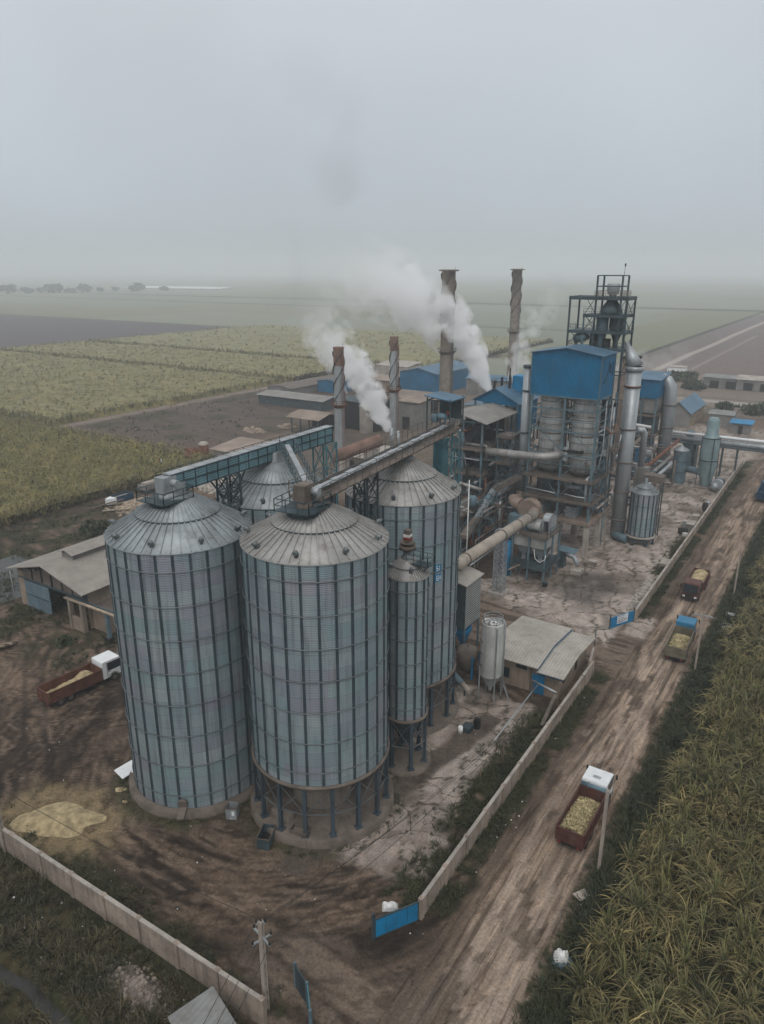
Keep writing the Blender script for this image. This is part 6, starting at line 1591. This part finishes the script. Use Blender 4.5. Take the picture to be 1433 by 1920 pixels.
# bins and trays by the silo legs
def bin_(name, label, x, y, w, d, h, mat, ang=0., inner='dark'):
    t = thing(name, label, 'bin', (x, y, 0)); m = MB(); k = .05
    m.box(x - w / 2, y - d / 2, .05, x - w / 2 + k, y + d / 2, h).box(x + w / 2 - k, y - d / 2, .05, x + w / 2, y + d / 2, h).box(x - w / 2 + k, y - d / 2, .05, x + w / 2 - k, y - d / 2 + k, h).box(x - w / 2 + k, y + d / 2 - k, .05, x + w / 2 - k, y + d / 2, h)
    m.build('body', M[mat], t); MB().box(x - w / 2 + k, y - d / 2 + k, .05, x + w / 2 - k, y + d / 2 - k, h * .3).build('filling', M[inner], t)
    m = MB(); 
    for (a, b) in (((x - w / 2, y - d / 2), (x + w / 2, y - d / 2)), ((x + w / 2, y - d / 2), (x + w / 2, y + d / 2)), ((x + w / 2, y + d / 2), (x - w / 2, y + d / 2)), ((x - w / 2, y + d / 2), (x - w / 2, y - d / 2))): m.beam((*a, h), (*b, h), .07)
    m.build('rim', M['steel_brown'], t); t.rotation_euler.z = ang; return t
bin_('open_bin', 'grey metal bin with a pale label between the two front silos', -5.0, -64.0, .8, .8, 1.0, 'steel', .5)
MB().box(-4.95, -64.42, .4, -4.75, -64.39, .75).build('label_plate', M['white'], bpy.data.objects['open_bin'])
bin_('open_trough', 'dark open trough tipped against the legs of the front legged silo', -1.2, -64.6, .9, 1.5, .9, 'steel_dark', .4)
bin_('open_trough', 'low rusty tray on the slab under the front legged silo', .6, -63.1, 1.3, .8, .95, 'steel_brown', .2)
t = thing('broken_pump', 'small dark pump with a white pail on the broken slabs by the rear silo foot', 'pump', (4.6, -45, 0))
MB().box(4.2, -45.6, 0, 5.0, -44.7, .5).build('base', M['steel_dark'], t); MB().tube([(4.3, -45.9, 0), (4.3, -45.9, .7)], .2, 12).build('pail', M['plastic'], t); MB().box(4.9, -44.6, 0, 5.4, -44.2, .9).build('panel', M['dark'], t)
# white sheet, sack and other litter, each small thing on its own
def crumple(name, label, x, y, w, d, h, mat, cat, ang=0., seed=1., bulge=True):
    n = 12; V = []; F = []
    for j in range(n + 1):
        for i in range(n + 1):
            u, v = i / n * 2 - 1, j / n * 2 - 1; e = (1 - abs(u) ** 3) * (1 - abs(v) ** 3)
            z = h * (e ** .5) * (1 + .5 * mnoise.noise((u * 2 + seed, v * 2, seed))) + .02
            q = 1 + .18 * mnoise.noise((u * 2, v * 2 + seed, 2 * seed))
            px, py = u * w / 2 * q, v * d / 2 * q
            V.append((x + px * math.cos(ang) - py * math.sin(ang), y + px * math.sin(ang) + py * math.cos(ang), z))
    for j in range(n):
        for i in range(n): a = j * (n + 1) + i; F.append((a, a + 1, a + n + 2, a + n + 1))
    m = MB(); m.add(V, F, False); o = m.build(name, M[mat]); tag(o, label, cat); return o
crumple('white_sack', 'big white sack with a grey blue base lying in the verge by the cane', 19.35, -62.6, .95, .8, .95, 'plastic', 'sack', .4, 3.)
crumple('sack_cover', 'grey blue plastic hanging round the big white sack', 19.45, -62.65, 1.25, 1.0, .55, 'steel_blue', 'plastic sheet', .5, 5.)
crumple('crumpled_tarp', 'crumpled white tarpaulin behind the blue gate', 9.0, -64.6, 1.0, .6, .35, 'plastic', 'tarpaulin', .6, 7.)
crumple('red_sheet', 'dull red sheet dumped in the verge by the cane, across from the office', 19.9, -32.3, 1.8, 1.6, .25, 'rust_lt', 'plastic sheet', .2, 9.)
crumple('white_sheet', 'white sheet on the roadside verge behind the cross arm pole', 20.2, -12, 1.4, 1.8, .3, 'plastic', 'plastic sheet', .4, 11.)
t = MB().slab((-16.6, -65.4, .05), (-14.9, -65.9, .3), (-14.2, -64.3, .9), (-15.8, -63.9, .6), .06).build('roof_sheet', M['white']); tag(t, 'white sheet leaning against the foot of the flat based silo', 'sheet')
t = MB().slab((18.3, -57.6, .3), (18.9, -57.9, .3), (19.3, -57.2, .35), (18.8, -56.8, .35), .05).build('cardboard', M['duct_tan']); tag(t, 'flat pale board at the road edge near the slotted pole', 'board')
t = MB().box(19.6, -9.4, 0, 20.5, -8.8, .5).build('crate', M['plastic']); tag(t, 'white crate on the verge beside the roadside pole', 'crate')
t = thing('hut_roof', 'small pale cracked sheet roof hut at the bottom edge outside the wall', 'hut', (6, -77, 0))
MB().slab((4.1, -78.0, 1.95), (6.6, -78.9, 1.85), (7.4, -76.4, 2.0), (4.9, -75.6, 2.1), .08).build('roof', M['grey_roof'], t); MB().prism([(4.5, -77.7), (6.4, -78.4), (7.0, -76.6), (5.1, -76.0)], 0, 1.8).build('wall', M['wallblock'], t)
for i, (x, y, w, d, h, mt, nm, lab, c) in enumerate((
    (9.6, 25.2, .9, .9, .8, 'concrete_lt', 'concrete_box', 'pale capped concrete box on the yard near the wall', 'box'), (9.0, 21.8, 1.2, 1., .7, 'steel', 'metal_chest', 'grey metal chest beside the stacked concrete blocks', 'chest'),
    (9.9, 20.2, 1.1, 2.2, 1.1, 'grey_wall', 'block_stack', 'stack of grey blocks against the inside of the road wall', 'block stack'), (9.9, 3.5, .9, 2.2, .35, 'concrete_lt', 'slab_stack', 'pale slab stack on the grass inside the road wall', 'slab stack'),
    (1.8, -2.2, .9, .8, .6, 'concrete', 'block_stack', 'small stack of broken blocks at the foot of the blue topped tower', 'block stack'), (-1.0, -12.4, .5, .5, .55, 'dark', 'junction_box', 'small dark box beside a leg of the grey bag filter', 'box'))):
    t = thing(nm, lab, c, (x, y, 0)); MB().box(x - w / 2, y - d / 2, 0, x + w / 2, y + d / 2, h).build('body', M[mt], t); MB().box(x - w / 2 - .06, y - d / 2 - .06, h, x + w / 2 + .06, y + d / 2 + .06, h + .08).build('top', M['concrete_lt' if i != 5 else 'steel_dark'], t)
t = thing('scrap_roll', 'dark tyre and scrap roll leaning on the inside of the road wall', 'scrap', (10.2, 31, 0)); MB().tube([(9.8, 30.6, .8), (10.2, 30.8, .8)], .8, 18).build('tyre', M['black'], t); MB().tube([(9.4, 32, .3), (10.3, 31.6, 1.5)], .25, 10).build('roll', M['steel'], t)
t = thing('scrap_roll', 'dark netting bundle by the grass patch inside the road wall', 'scrap', (9.4, 17.6, 0)); MB().tube([(8.8, 17.2, .5), (9.8, 17.8, .5)], .5, 12).build('bundle', M['black'], t); MB().box(9.4, 16.6, 0, 10.1, 17.2, .4).build('net', M['plastic'], t)
t = thing('loader_machine', 'small loader with a teal canopy and bent white chute by the tower foot', 'loader', (-.3, -4.6, 0))
MB().slab((-2.2, -5.6, 2.5), (.2, -5.4, 2.3), (.3, -3.9, 2.5), (-2.1, -3.9, 2.7), .08).build('canopy', M['steel_blue'], t); MB().tube([(-1.2, -5.0, 2.1), (.3, -5.6, 1.9), (.9, -5.8, 1.0)], .32, 12).build('chute', M['steel'], t); MB().box(-2, -5.4, 0, -1.2, -4.2, 2.3).build('body', M['steel_dark'], t); MB().box(.2, -6.6, 0, 1.6, -5.2, .5).build('spill_pad', M['concrete_lt'], t)
t = thing('log_pile', 'stack of cut logs and boards at the left edge below the warehouse', 'log pile', (-45, -60, 0))
for k in range(9): MB().tube([(-46.5 + .1 * k, -62 + .35 * (k % 5), .25 + .3 * (k // 5)), (-43 + .12 * k, -58.9 + .35 * (k % 5), .25 + .3 * (k // 5))], .16, 8).build('log', M['timber' if k % 2 else 'wood'], t)

def scatter_bits():
    m = MB()
    for k in range(900):
        a = random.uniform(0, 2 * PI); f = abs(random.gauss(.8, .28)); px, py = 4.4 * f * math.cos(a), 2.8 * f * math.sin(a)
        x = -15.2 + px * math.cos(.5) - py * math.sin(.5); y = -71.2 + px * math.sin(.5) + py * math.cos(.5)
        if y < -74.4: continue
        s = random.uniform(.015, .055); b = random.uniform(0, PI); z = .10 + random.random() * .05 + max(0, .45 * (1 - f))
        m.add([(x + s * math.cos(b + q), y + s * math.sin(b + q) * random.uniform(.5, 1), z + .03 * (q > 2)) for q in (0, 1.6, 3.1, 4.7)], [(0, 1, 2, 3)])
    o = m.build('bagasse_scatter', M['sand']); tag(o, 'loose yellow bagasse strewn round the heap by the bottom wall', 'bagasse', kind='stuff')
scatter_bits()
# ------------------------------------------------------------------ vegetation
FX, FY = -math.sin(R(33)), math.cos(R(33)); RX, RY = math.cos(R(33)), math.sin(R(33))
def near_view(P, m=.12):
    """rough test of what the photograph could show, with a margin, so that unseen plants are left out"""
    dx, dy = P[:, 0] - CAM.x, P[:, 1] - CAM.y
    f = dx * FX + dy * FY; r = dx * RX + dy * RY
    return (f > 18) & (np.abs(r) / np.maximum(f * .95 + 9, 1) < .52 + m)

def leaves(P, nl, h0, reach, rise, droop, w, seg, cbase, ctip, hvar=.25, up=.0, cvar=.25):
    """arching blades: P (N,3) clump positions -> vertices, quads, colours"""
    N = len(P)
    sc = 1 + (rng.random((N, 1)) - .5) * 2 * hvar
    az = rng.random((N, nl)) * 2 * PI
    hh = (h0[0] + (h0[1] - h0[0]) * rng.random((N, nl))) * sc
    rc = reach * (.55 + .75 * rng.random((N, nl))) * sc
    ri = rise * (.5 + .8 * rng.random((N, nl))) * sc
    dr = droop * (.3 + 1.1 * rng.random((N, nl))) * sc
    ww = w * (.7 + .6 * rng.random((N, nl)))
    ox = (rng.random((N, nl)) - .5) * .3; oy = (rng.random((N, nl)) - .5) * .3
    tw = (rng.random((N, nl)) - .5) * .9
    cv = 1 + (rng.random((N, 1)) - .5) * 2 * cvar
    cl = np.clip(cv * (1 + (rng.random((N, nl)) - .5) * .5), .3, 1.8)
    yel = rng.random((N, nl)) ** 2
    S = np.linspace(0, 1, seg + 1)
    V = np.zeros((N, nl, seg + 1, 2, 3), np.float32); Cc = np.zeros((N, nl, seg + 1, 2, 3), np.float32)
    cb = np.array(cbase); ct = np.array(ctip)
    for k, s in enumerate(S):
        a = az + tw * s
        d = rc * s ** 1.15
        z = hh + ri * s - dr * s ** 2.2
        x = P[:, 0:1] + ox + d * np.cos(a); y = P[:, 1:2] + oy + d * np.sin(a); zz = P[:, 2:3] + z
        wd = ww * (1 - s ** 1.7) * (.55 + .45 * min(1, s * 4)) * .5 + .004
        sx, sy = -np.sin(a) * wd, np.cos(a) * wd
        V[:, :, k, 0] = np.stack([x + sx, y + sy, zz], -1); V[:, :, k, 1] = np.stack([x - sx, y - sy, zz + wd * .5], -1)
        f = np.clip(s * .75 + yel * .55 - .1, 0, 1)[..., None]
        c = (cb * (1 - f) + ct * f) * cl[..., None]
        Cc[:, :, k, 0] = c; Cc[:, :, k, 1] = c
    base = (np.arange(N * nl) * (seg + 1) * 2)[:, None]
    q = np.concatenate([base + np.array([[k * 2, k * 2 + 1, k * 2 + 3, k * 2 + 2]]) for k in range(seg)], 1).reshape(-1, 4)
    return V.reshape(-1, 3), q, Cc.reshape(-1, 3)
def merge(parts):
    V = []; Q = []; Cc = []; n = 0
    for v, q, c in parts: V.append(v); Q.append(q + n); Cc.append(c); n += len(v)
    return np.concatenate(V), np.concatenate(Q), np.concatenate(Cc)
def scatter(x0, x1, y0, y1, sp, jit=.9):
    xs = np.arange(x0, x1, sp); ys = np.arange(y0, y1, sp); X, Y = np.meshgrid(xs, ys)
    P = np.stack([X.ravel(), Y.ravel()], -1) + (rng.random((X.size, 2)) - .5) * sp * jit * 2
    return np.concatenate([P, np.zeros((len(P), 1))], 1)
def slab_field(x0, x1, y0, y1, h, st, col, col2, amp=.7, seed=0, dip=None):
    xs = np.arange(x0, x1 + st, st); ys = np.arange(y0, y1 + st, st); X, Y = np.meshgrid(xs, ys)
    Z = h * (1 - .45 * amp + amp * (fbm(X * .35, Y * .35, 4, seed) - .5) * 1.3 + amp * .5 * (fbm(X * .06, Y * .06, 3, seed + 1) - .5))
    ex = np.minimum(np.minimum(X - x0, x1 + st - X), np.minimum(Y - y0, y1 + st - Y))
    Xo = X + (fbm(X * .3, Y * .3, 3, seed + 2) - .5) * 2.5 * (ex < 3); Yo = Y + (fbm(X * .3, Y * .3, 3, seed + 3) - .5) * 2.5 * (ex < 3)
    Z = np.where(ex < st * .6, -.3, Z)
    n = fbm(X * .12, Y * .12, 4, seed + 4)[..., None]; n2 = fbm(X * .9, Y * .9, 3, seed + 5)[..., None]
    C = (np.array(col) * (1 - n) + np.array(col2) * n) * (.8 + .4 * n2)
    ny, nx = X.shape; idx = np.arange(nx * ny).reshape(ny, nx)
    Q = np.stack([idx[:-1, :-1], idx[:-1, 1:], idx[1:, 1:], idx[1:, :-1]], -1).reshape(-1, 4)
    return np.stack([Xo, Yo, Z], -1).reshape(-1, 3), Q, C.reshape(-1, 3)
LG, LT = (.032, .035, .012), (.27, .215, .09)  # base darkened to paint in the shade of the gaps; tip straw yellow
def cane_fields():
    # near field right of the road
    P = scatter(21.9, 62, -82, 60, .92); P[:, 0] += (fbm(P[:, 0] * 0, P[:, 1] * .25, 3, 91) - .5) * 1.6
    P = P[near_view(P, .16)]
    d = np.hypot(P[:, 0] - CAM.x, P[:, 1] - CAM.y)
    Pn, Pf = P[d < 75], P[d >= 75]
    vg = fbm(Pn[:, 0] * .16, Pn[:, 1] * .16, 4, 93); k = rng.random(len(Pn)) < np.clip(.62 + (vg - .35) * 2., .35, .97); Pn = Pn[k]; vg = vg[k]
    Pn[:, 2] = (vg - .5) * 1.1
    Pd = Pn[rng.random(len(Pn)) < .5]
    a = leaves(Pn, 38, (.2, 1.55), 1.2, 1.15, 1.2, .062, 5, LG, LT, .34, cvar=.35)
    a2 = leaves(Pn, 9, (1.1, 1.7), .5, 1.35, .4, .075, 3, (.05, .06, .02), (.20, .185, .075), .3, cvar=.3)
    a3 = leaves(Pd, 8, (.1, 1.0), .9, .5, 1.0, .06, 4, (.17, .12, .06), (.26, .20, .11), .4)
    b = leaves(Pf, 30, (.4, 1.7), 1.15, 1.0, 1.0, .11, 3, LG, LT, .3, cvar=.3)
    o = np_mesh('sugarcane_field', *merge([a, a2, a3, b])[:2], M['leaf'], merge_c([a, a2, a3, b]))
    tag(o, 'tall green sugarcane field filling the corner right of the dirt road', 'sugarcane field', kind='stuff')
    # field left of the warehouse road
    s = slab_field(-330, -80, -140, 9, 1.75, 1.0, (.10, .085, .026), (.15, .125, .042), .7, 3)
    P = scatter(-165, -79.6, -80, 10, .95); P = P[near_view(P, .1)]
    a = leaves(P, 15, (.4, 1.9), 1.0, 1.0, .9, .12, 2, (.105, .098, .028), (.32, .26, .09), .35)
    P2 = scatter(-81.5, -79.0, -80, 10, .5); P3 = scatter(-150, -80, 8, 10, .6)
    P2 = np.concatenate([P2, P3]); P2 = P2[near_view(P2, .1)]
    b = leaves(P2, 9, (.0, 1.6), .6, 1.1, .5, .11, 2, (.11, .092, .045), (.27, .225, .10), .3)
    o = np_mesh('sugarcane_field', *merge([s, a, b])[:2], M['leaf'], merge_c([s, a, b]))
    tag(o, 'yellow green sugarcane field with a ragged tall edge behind the warehouse', 'sugarcane field', kind='stuff')
    def fieldb(x0, x1, y0, y1, st, sp, lab, seed, c1, c2, wl=.2):
        s = slab_field(x0, x1, y0, y1, 2.1, st, c1, c2, .55, seed)
        P = scatter(x0, x1, y0, y1, sp); P = P[near_view(P, .06)]
        P[:, 2] = .25
        a = leaves(P, 8, (.5, 1.4), 1.3, 1.1, .9, wl, 2, (.16, .14, .05), (.24, .205, .09), .35, cvar=.12)
        Pe = np.concatenate([scatter(x1 - .5, x1 + 1.0, y0, y1, .75), scatter(x0, x1, y0 - .6, y0 + .5, .8)]); Pe = Pe[near_view(Pe, .06)]
        b = leaves(Pe, 9, (.0, 1.7), .7, 1.2, .5, wl * .8, 2, (.085, .08, .034), (.21, .19, .085), .35)
        o = np_mesh('sugarcane_field', *merge([s, a, b])[:2], M['leaf'], merge_c([s, a, b]))
        tag(o, lab, 'sugarcane field', kind='stuff')
    fieldb(-326, -143.5, 15, 104, 1.3, 1.8, 'wide cane field beside the bare brown plot and its pale track', 5, (.155, .135, .048), (.21, .178, .072))
    fieldb(-326, -142, 108, 156, 1.6, 2.6, 'middle cane field between two dark field lines', 7, (.155, .14, .052), (.21, .18, .075), .3)
    fieldb(-328, -118, 161, 300, 2.6, 5, 'farther cane field reaching behind the blue shed', 9, (.165, .15, .06), (.215, .19, .085), .4)
def merge_c(p): return np.concatenate([c for _, _, c in p])
cane_fields()
def grass():
    parts = []
    def add(x0, x1, y0, y1, sp, nl, h, w, c1, c2, thr=.0, sd=1, keep=None, z=0.):
        P = scatter(x0, x1, y0, y1, sp)
        k = near_view(P, .08) & (fbm(P[:, 0] * .5, P[:, 1] * .5, 4, 41) > thr)
        if keep is not None: k &= keep(P)
        P = P[k]; P[:, 2] = z + rng.random(len(P)) * .04
        if len(P): parts.append(leaves(P, nl, (0, h * .25), h * .75, h, h * .55, w, 2, c1, c2, .45))
    dg, dg2 = (.026, .033, .014), (.062, .062, .026)
    add(18.7, 22.4, -80, 60, .34, 12, .42, .05, dg, dg2, .25)
    add(19.3, 22.6, -80, 40, .42, 16, .85, .06, (.018, .024, .010), (.042, .046, .017), .33)
    add(10.9, 12.3, -63.5, -31, .3, 10, .32, .045, dg, dg2, .36); add(10.9, 12.0, -15, 60, .34, 10, .3, .05, dg, dg2, .33)
    add(8.3, 10.5, -64, -39.5, .32, 12, .4, .05, dg, dg2, .38); add(9.3, 10.4, -1, 16, .34, 10, .25, .05, (.035, .042, .018), dg2, .2)
    add(6.6, 8.4, -64, -40, .5, 8, .25, .045, dg, dg2, .62)
    parts0 = parts[:]; parts.clear()
    v, q, c = merge(parts0); o = np_mesh('verge_grass', v, q, M['leaf'], c); tag(o, 'dark green grass growing along the road verges and walls', 'grass', kind='stuff')
    away = lambda P: np.abs(P[:, 1] + 80.2) > .55
    add(-40, 12, -90, -75.4, .36, 16, .5, .05, (.026, .029, .013), (.075, .062, .031), .30, keep=away)
    add(-40, 12, -90, -75.4, .62, 18, .7, .05, (.04, .036, .017), (.12, .092, .048), .52, keep=away)
    add(-24, 7, -74.4, -72.2, .4, 10, .3, .045, dg, (.09, .08, .04), .5)
    v, q, c = merge(parts); parts.clear(); o = np_mesh('rough_grass', v, q, M['leaf'], c); tag(o, 'long tangled dry grass outside the bottom wall', 'grass', kind='stuff')
    add(-62, -43, -66, -24, .5, 12, .4, .06, dg, (.08, .07, .03), .46); add(-36, -33, -58, -47, .5, 10, .4, .06, dg, (.08, .07, .03), .45)
    add(-79, -62, -42, 4, .6, 10, .35, .07, dg, (.09, .075, .035), .55); add(-140, -92, 14, 88, 1.0, 8, .5, .12, (.04, .04, .022), (.07, .065, .035), .68)
    for (sx, sy) in (S1, S2): add(sx - 7, sx + 7, sy - 7, sy + 7, .35, 9, .2, .04, dg, dg2, .42, keep=lambda P, a=sx, b=sy: (np.abs(np.hypot(P[:, 0] - a, P[:, 1] - b) - 5.85) < .4))
    v, q, c = merge(parts); o = np_mesh('yard_weeds', v, q, M['leaf'], c); tag(o, 'scattered weeds round the warehouse, silos and bare plot', 'weeds', kind='stuff')
grass()
def shrub(name, label, x, y, r, h, n, cat='shrub', group=None, trunk=False, lw=.25, col=(.03, .042, .018)):
    t = thing(name, label, cat, (x, y, 0), group)
    m = MB()
    if trunk: m.tube([(x, y, 0), (x + .1 * r, y, h * .35), (x, y + .1 * r, h * .6)], [r * .14, r * .1, r * .05], 7); m.build('trunk', M['wood'], t)
    cl = [(random.uniform(-.6, .6), random.uniform(-.6, .6), random.uniform(.45 if trunk else .1, .85), random.uniform(.3, .55)) for _ in range(9)]
    V = np.zeros((n, 4, 3)); C = np.zeros((n, 4, 3))
    for i in range(n):
        a, b, cz, cr = random.choice(cl)
        d = np.array([random.gauss(0, 1) for _ in range(3)]); d /= np.linalg.norm(d); d *= random.random() ** .4
        p = np.array([x + (a + d[0] * cr) * r, y + (b + d[1] * cr) * r, max(.05, (cz + d[2] * cr * .6) * h)])
        u = np.array([random.gauss(0, 1) for _ in range(3)]); u /= np.linalg.norm(u); w = np.cross(u, [random.gauss(0, 1) for _ in range(3)]); w /= np.linalg.norm(w)
        s = lw * random.uniform(.5, 1.3); V[i] = [p - u * s - w * s * .4, p + u * s - w * s * .4, p + u * s + w * s * .4, p - u * s + w * s * .4]
        C[i] = np.array(col) * random.uniform(.6, 1.7)
    o = np_mesh('crown' if trunk else 'foliage', V.reshape(-1, 3) - np.array([x, y, 0]), np.arange(n * 4).reshape(n, 4), M['leaf'], C.reshape(-1, 3)); o.parent = t
    return t
shrub('shrub', 'dark bush on the dirt bank between the cane field and the warehouse', -66, -30.5, 2.6, 1.7, 900)
shrub('shrub', 'dark bush at the water edge left of the warehouse', -54.5, -45, 2.6, 2.2, 900)
shrub('shrub', 'low weed bush in the mud just before the pipe gantry legs', -38.6, -54.5, 1.3, .7, 350, lw=.16)
for i, (x, y, r, h, lab) in enumerate(((6, 132, 7, 2.6, 'broad dark thicket beyond the small blue roofed kiosk'), (-4, 133, 3, 2., 'dark bush between the hall and the far low houses'), (-20, 168, 5, 3.2, 'dark bush at the end of the far row of low houses'), (-26, 186, 6, 3.2, 'dark thicket beside the tiny white block'))):
    shrub('shrub', lab, x, y, r, h, 800, lw=.5)
p = None
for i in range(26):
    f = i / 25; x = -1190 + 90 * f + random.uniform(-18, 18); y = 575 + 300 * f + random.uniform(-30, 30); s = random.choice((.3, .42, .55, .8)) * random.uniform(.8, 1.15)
    shrub('tree', 'hazy dark tree in the broken row along the far left horizon', x, y, 16 * s, 17 * s, 420, 'tree', 'far trees along the horizon', True, 2.2, (.07, .085, .07))  # crown colour paler and greyer, some haze painted into it
t = thing('greenhouse', 'long pale plastic tunnel shining in the hazy far fields', 'greenhouse', (-1150, 960, 0))
m = MB(); m.slab((-1280, 940, 3), (-1030, 960, 3), (-1040, 1010, 5), (-1290, 990, 5), 1.); m.build('roof', M['white'], t); MB().prism([(-1278, 942), (-1032, 962), (-1042, 1008), (-1288, 988)], 0, 2.6).build('wall', M['plastic'], t)
# ------------------------------------------------------------------ small litter that can be told apart only as a scatter
def litter():
    m = MB()
    for k in range(170):
        zn = random.random()
        if zn < .32: x, y = random.gauss(19.8, .55), random.uniform(-74, 20)
        elif zn < .5: x, y = random.uniform(10.9, 13), random.uniform(-66, -32)
        elif zn < .7: x, y = random.uniform(-14, 8), random.uniform(-79, -75.6)
        elif zn < .85: x, y = random.uniform(-8, 9), random.uniform(-68, -40)
        else: x, y = random.uniform(-30, 5), random.uniform(-74, -64)
        s = random.uniform(.02, .07) * (1.7 if random.random() < .1 else 1); a = random.uniform(0, PI); c, d = math.cos(a) * s, math.sin(a) * s; k2 = random.uniform(.4, 1)
        z = .13 + random.random() * .12
        m.add([(x - c, y - d, z), (x + d * k2, y - c * k2, z + .02), (x + c, y + d, z + random.uniform(0, .08)), (x - d * k2, y + c * k2, z + .03)], [(0, 1, 2, 3)])
    o = m.build('litter', M['plastic']); tag(o, 'small white scraps of litter strewn over verges and yard', 'litter', kind='stuff')
litter()
# ------------------------------------------------------------------ steam and smoke
def plume(name, label, a, b, sag, r0, r1, dens, col=(1, 1, 1), nscale=.28, thr=.0, fade0=.0, fade1=1., dpow=1.3, aniso=.0, seed=0., soft=.28):
    """a closed tube round a bent plume; density is cloud noise that thins outwards and along its length"""
    a = Vector(a); b = Vector(b); L = (b - a).length
    d = (b - a) / L
    q = d.to_track_quat('Z', 'Y')
    t = NT(name + '_volume')
    tc = t.new('TexCoord'); s = t.new('SeparateXYZ'); t.link(tc.outputs['Object'], s.inputs[0])
    u = t.math('DIVIDE', s.outputs[2], L)
    q4 = t.math('MULTIPLY', t.math('MULTIPLY', u, t.math('SUBTRACT', 1., u)), 4.)
    lx, ly = sag
    dx = t.math('SUBTRACT', s.outputs[0], t.math('MULTIPLY', q4, lx)); dy = t.math('SUBTRACT', s.outputs[1], t.math('MULTIPLY', q4, ly))
    rr = t.math('SQRT', t.math('ADD', t.math('MULTIPLY', dx, dx), t.math('MULTIPLY', dy, dy)))
    rad = t.math('ADD', r0, t.math('MULTIPLY', t.math('POWER', t.math('MAXIMUM', u, 0.), .55), r1 - r0))
    e = t.math('SUBTRACT', 1., t.math('DIVIDE', rr, rad))
    off = t.new('VectorMath', operation='ADD'); t.link(tc.outputs['Object'], off.inputs[0]); off.inputs[1].default_value = (seed, seed * 2, 0)
    n = t.noise(off.outputs[0], nscale, 6, .55, .25)
    n2 = t.noise(off.outputs[0], nscale * 3.6, 3, .6)
    nn = t.math('ADD', t.math('MULTIPLY', t.math('SUBTRACT', n, .5), 3.6), t.math('MULTIPLY', t.math('SUBTRACT', n2, .5), 1.9))
    wv = t.new('TexNoise'); wv.inputs['Scale'].default_value = nscale * 1.5; wv.inputs['Detail'].default_value = 3; t.link(off.outputs[0], wv.inputs['Vector'])
    wa = t.new('VectorMath', operation='MULTIPLY_ADD'); t.link(wv.outputs['Color'], wa.inputs[0]); wa.inputs[1].default_value = (.45 / nscale,) * 3; t.link(off.outputs[0], wa.inputs[2])
    vo = t.new('TexVoronoi', feature='SMOOTH_F1'); vo.inputs['Scale'].default_value = nscale * 1.7; vo.inputs['Smoothness'].default_value = .35; t.link(wa.outputs[0], vo.inputs['Vector'])
    puff = t.math('MULTIPLY', t.math('SUBTRACT', .5, vo.outputs['Distance']), 1.9)
    x = t.math('ADD', t.math('MULTIPLY', e, 1.35), t.math('MULTIPLY', t.math('ADD', t.math('MULTIPLY', nn, .6), puff), t.ramp(u, 0., .2, .3, 1.)))
    x = t.ramp(t.math('SUBTRACT', x, thr), .34, .34 + soft)
    x = t.math('MULTIPLY', x, t.ramp(e, 0., .18))
    fade = t.math('POWER', t.ramp(u, fade1, fade0), dpow)
    x = t.math('MULTIPLY', x, t.math('MULTIPLY', t.math('ADD', fade, .0), t.ramp(u, -.005, .03)))
    # thin as it widens
    x = t.math('MULTIPLY', x, t.math('MULTIPLY', dens, t.math('DIVIDE', r0, rad)))
    v = t.new('VolumePrincipled'); v.inputs['Color'].default_value = tuple(col) + (1,); v.inputs['Anisotropy'].default_value = aniso
    t.link(x, v.inputs['Density']); t.link(v.outputs[0], t.out.inputs['Volume'])
    pts = []; rs = []
    for i in range(17):
        f = -.01 + 1.02 * i / 16; k = 4 * f * (1 - f)
        pts.append((lx * k, ly * k, f * L)); rs.append(r0 + (r1 - r0) * max(f, 0) ** .55 + .02)
    m = MB(); m.tube(pts, rs, 16)
    o = m.build(name, t.m); o.location = a; o.rotation_mode = 'QUATERNION'; o.rotation_quaternion = q
    tag(o, label, 'steam' if 'steam' in name else 'smoke', kind='stuff')
    return o
LFT = Vector((-RX, -RY, 0)); UP = Vector((0, 0, 1)); FWD = Vector((FX, FY, 0))
def sagv(a, b, vec):
    """bend given as a world vector -> the plume's own x, y"""
    q = (Vector(b) - Vector(a)).to_track_quat('Z', 'Y'); l = q.inverted() @ Vector(vec); return (l.x, l.y)
def steams():
    a = Vector((-57.6, 40., 4.)); b = a + LFT * 22 + UP * 29
    plume('steam_plume', 'white steam rising from the twin vent pipes between the two rust topped chimneys', a, b, sagv(a, b, UP * 1.2 + LFT * -1.6), .6, 7.6, 12., nscale=.22, dpow=1.5, seed=3.)
    a = Vector((-52, 80, 8.)); b = a + LFT * 48 + UP * 29
    plume('steam_plume', 'big white steam cloud drifting behind the tallest chimney from the blue gabled house', a, b, sagv(a, b, UP * 7.5 + LFT * -6), 1.0, 13.5, 8., nscale=.11, dpow=1.3, seed=8., fade1=1.02)
    a = Vector((-58, 108, 6)); b = a + LFT * -13 + UP * 27
    plume('steam_plume', 'faint white steam puff rising beside the distant flared chimney', a, b, sagv(a, b, LFT * 3), 3.0, 6.5, .35, nscale=.16, thr=.3, dpow=.5, seed=15.)
    a = Vector((-52, 190, 2)); b = a + Vector((26, 34, 5))
    plume('steam_plume', 'thin pale mist lying low beside the far field road', a, b, (0, 0), 4., 9., .06, nscale=.1, dpow=1., seed=22.)
    a = Vector((-92, 74, 54)); b = a + LFT * 20 + UP * 36
    plume('smoke_plume', 'faint grey smoke smudge drifting in the sky above the chimneys', a, b, sagv(a, b, LFT * -6), 9, 15, .011, col=(.3, .31, .33), nscale=.05, thr=-.15, dpow=.4, seed=31., soft=1.1)
steams()
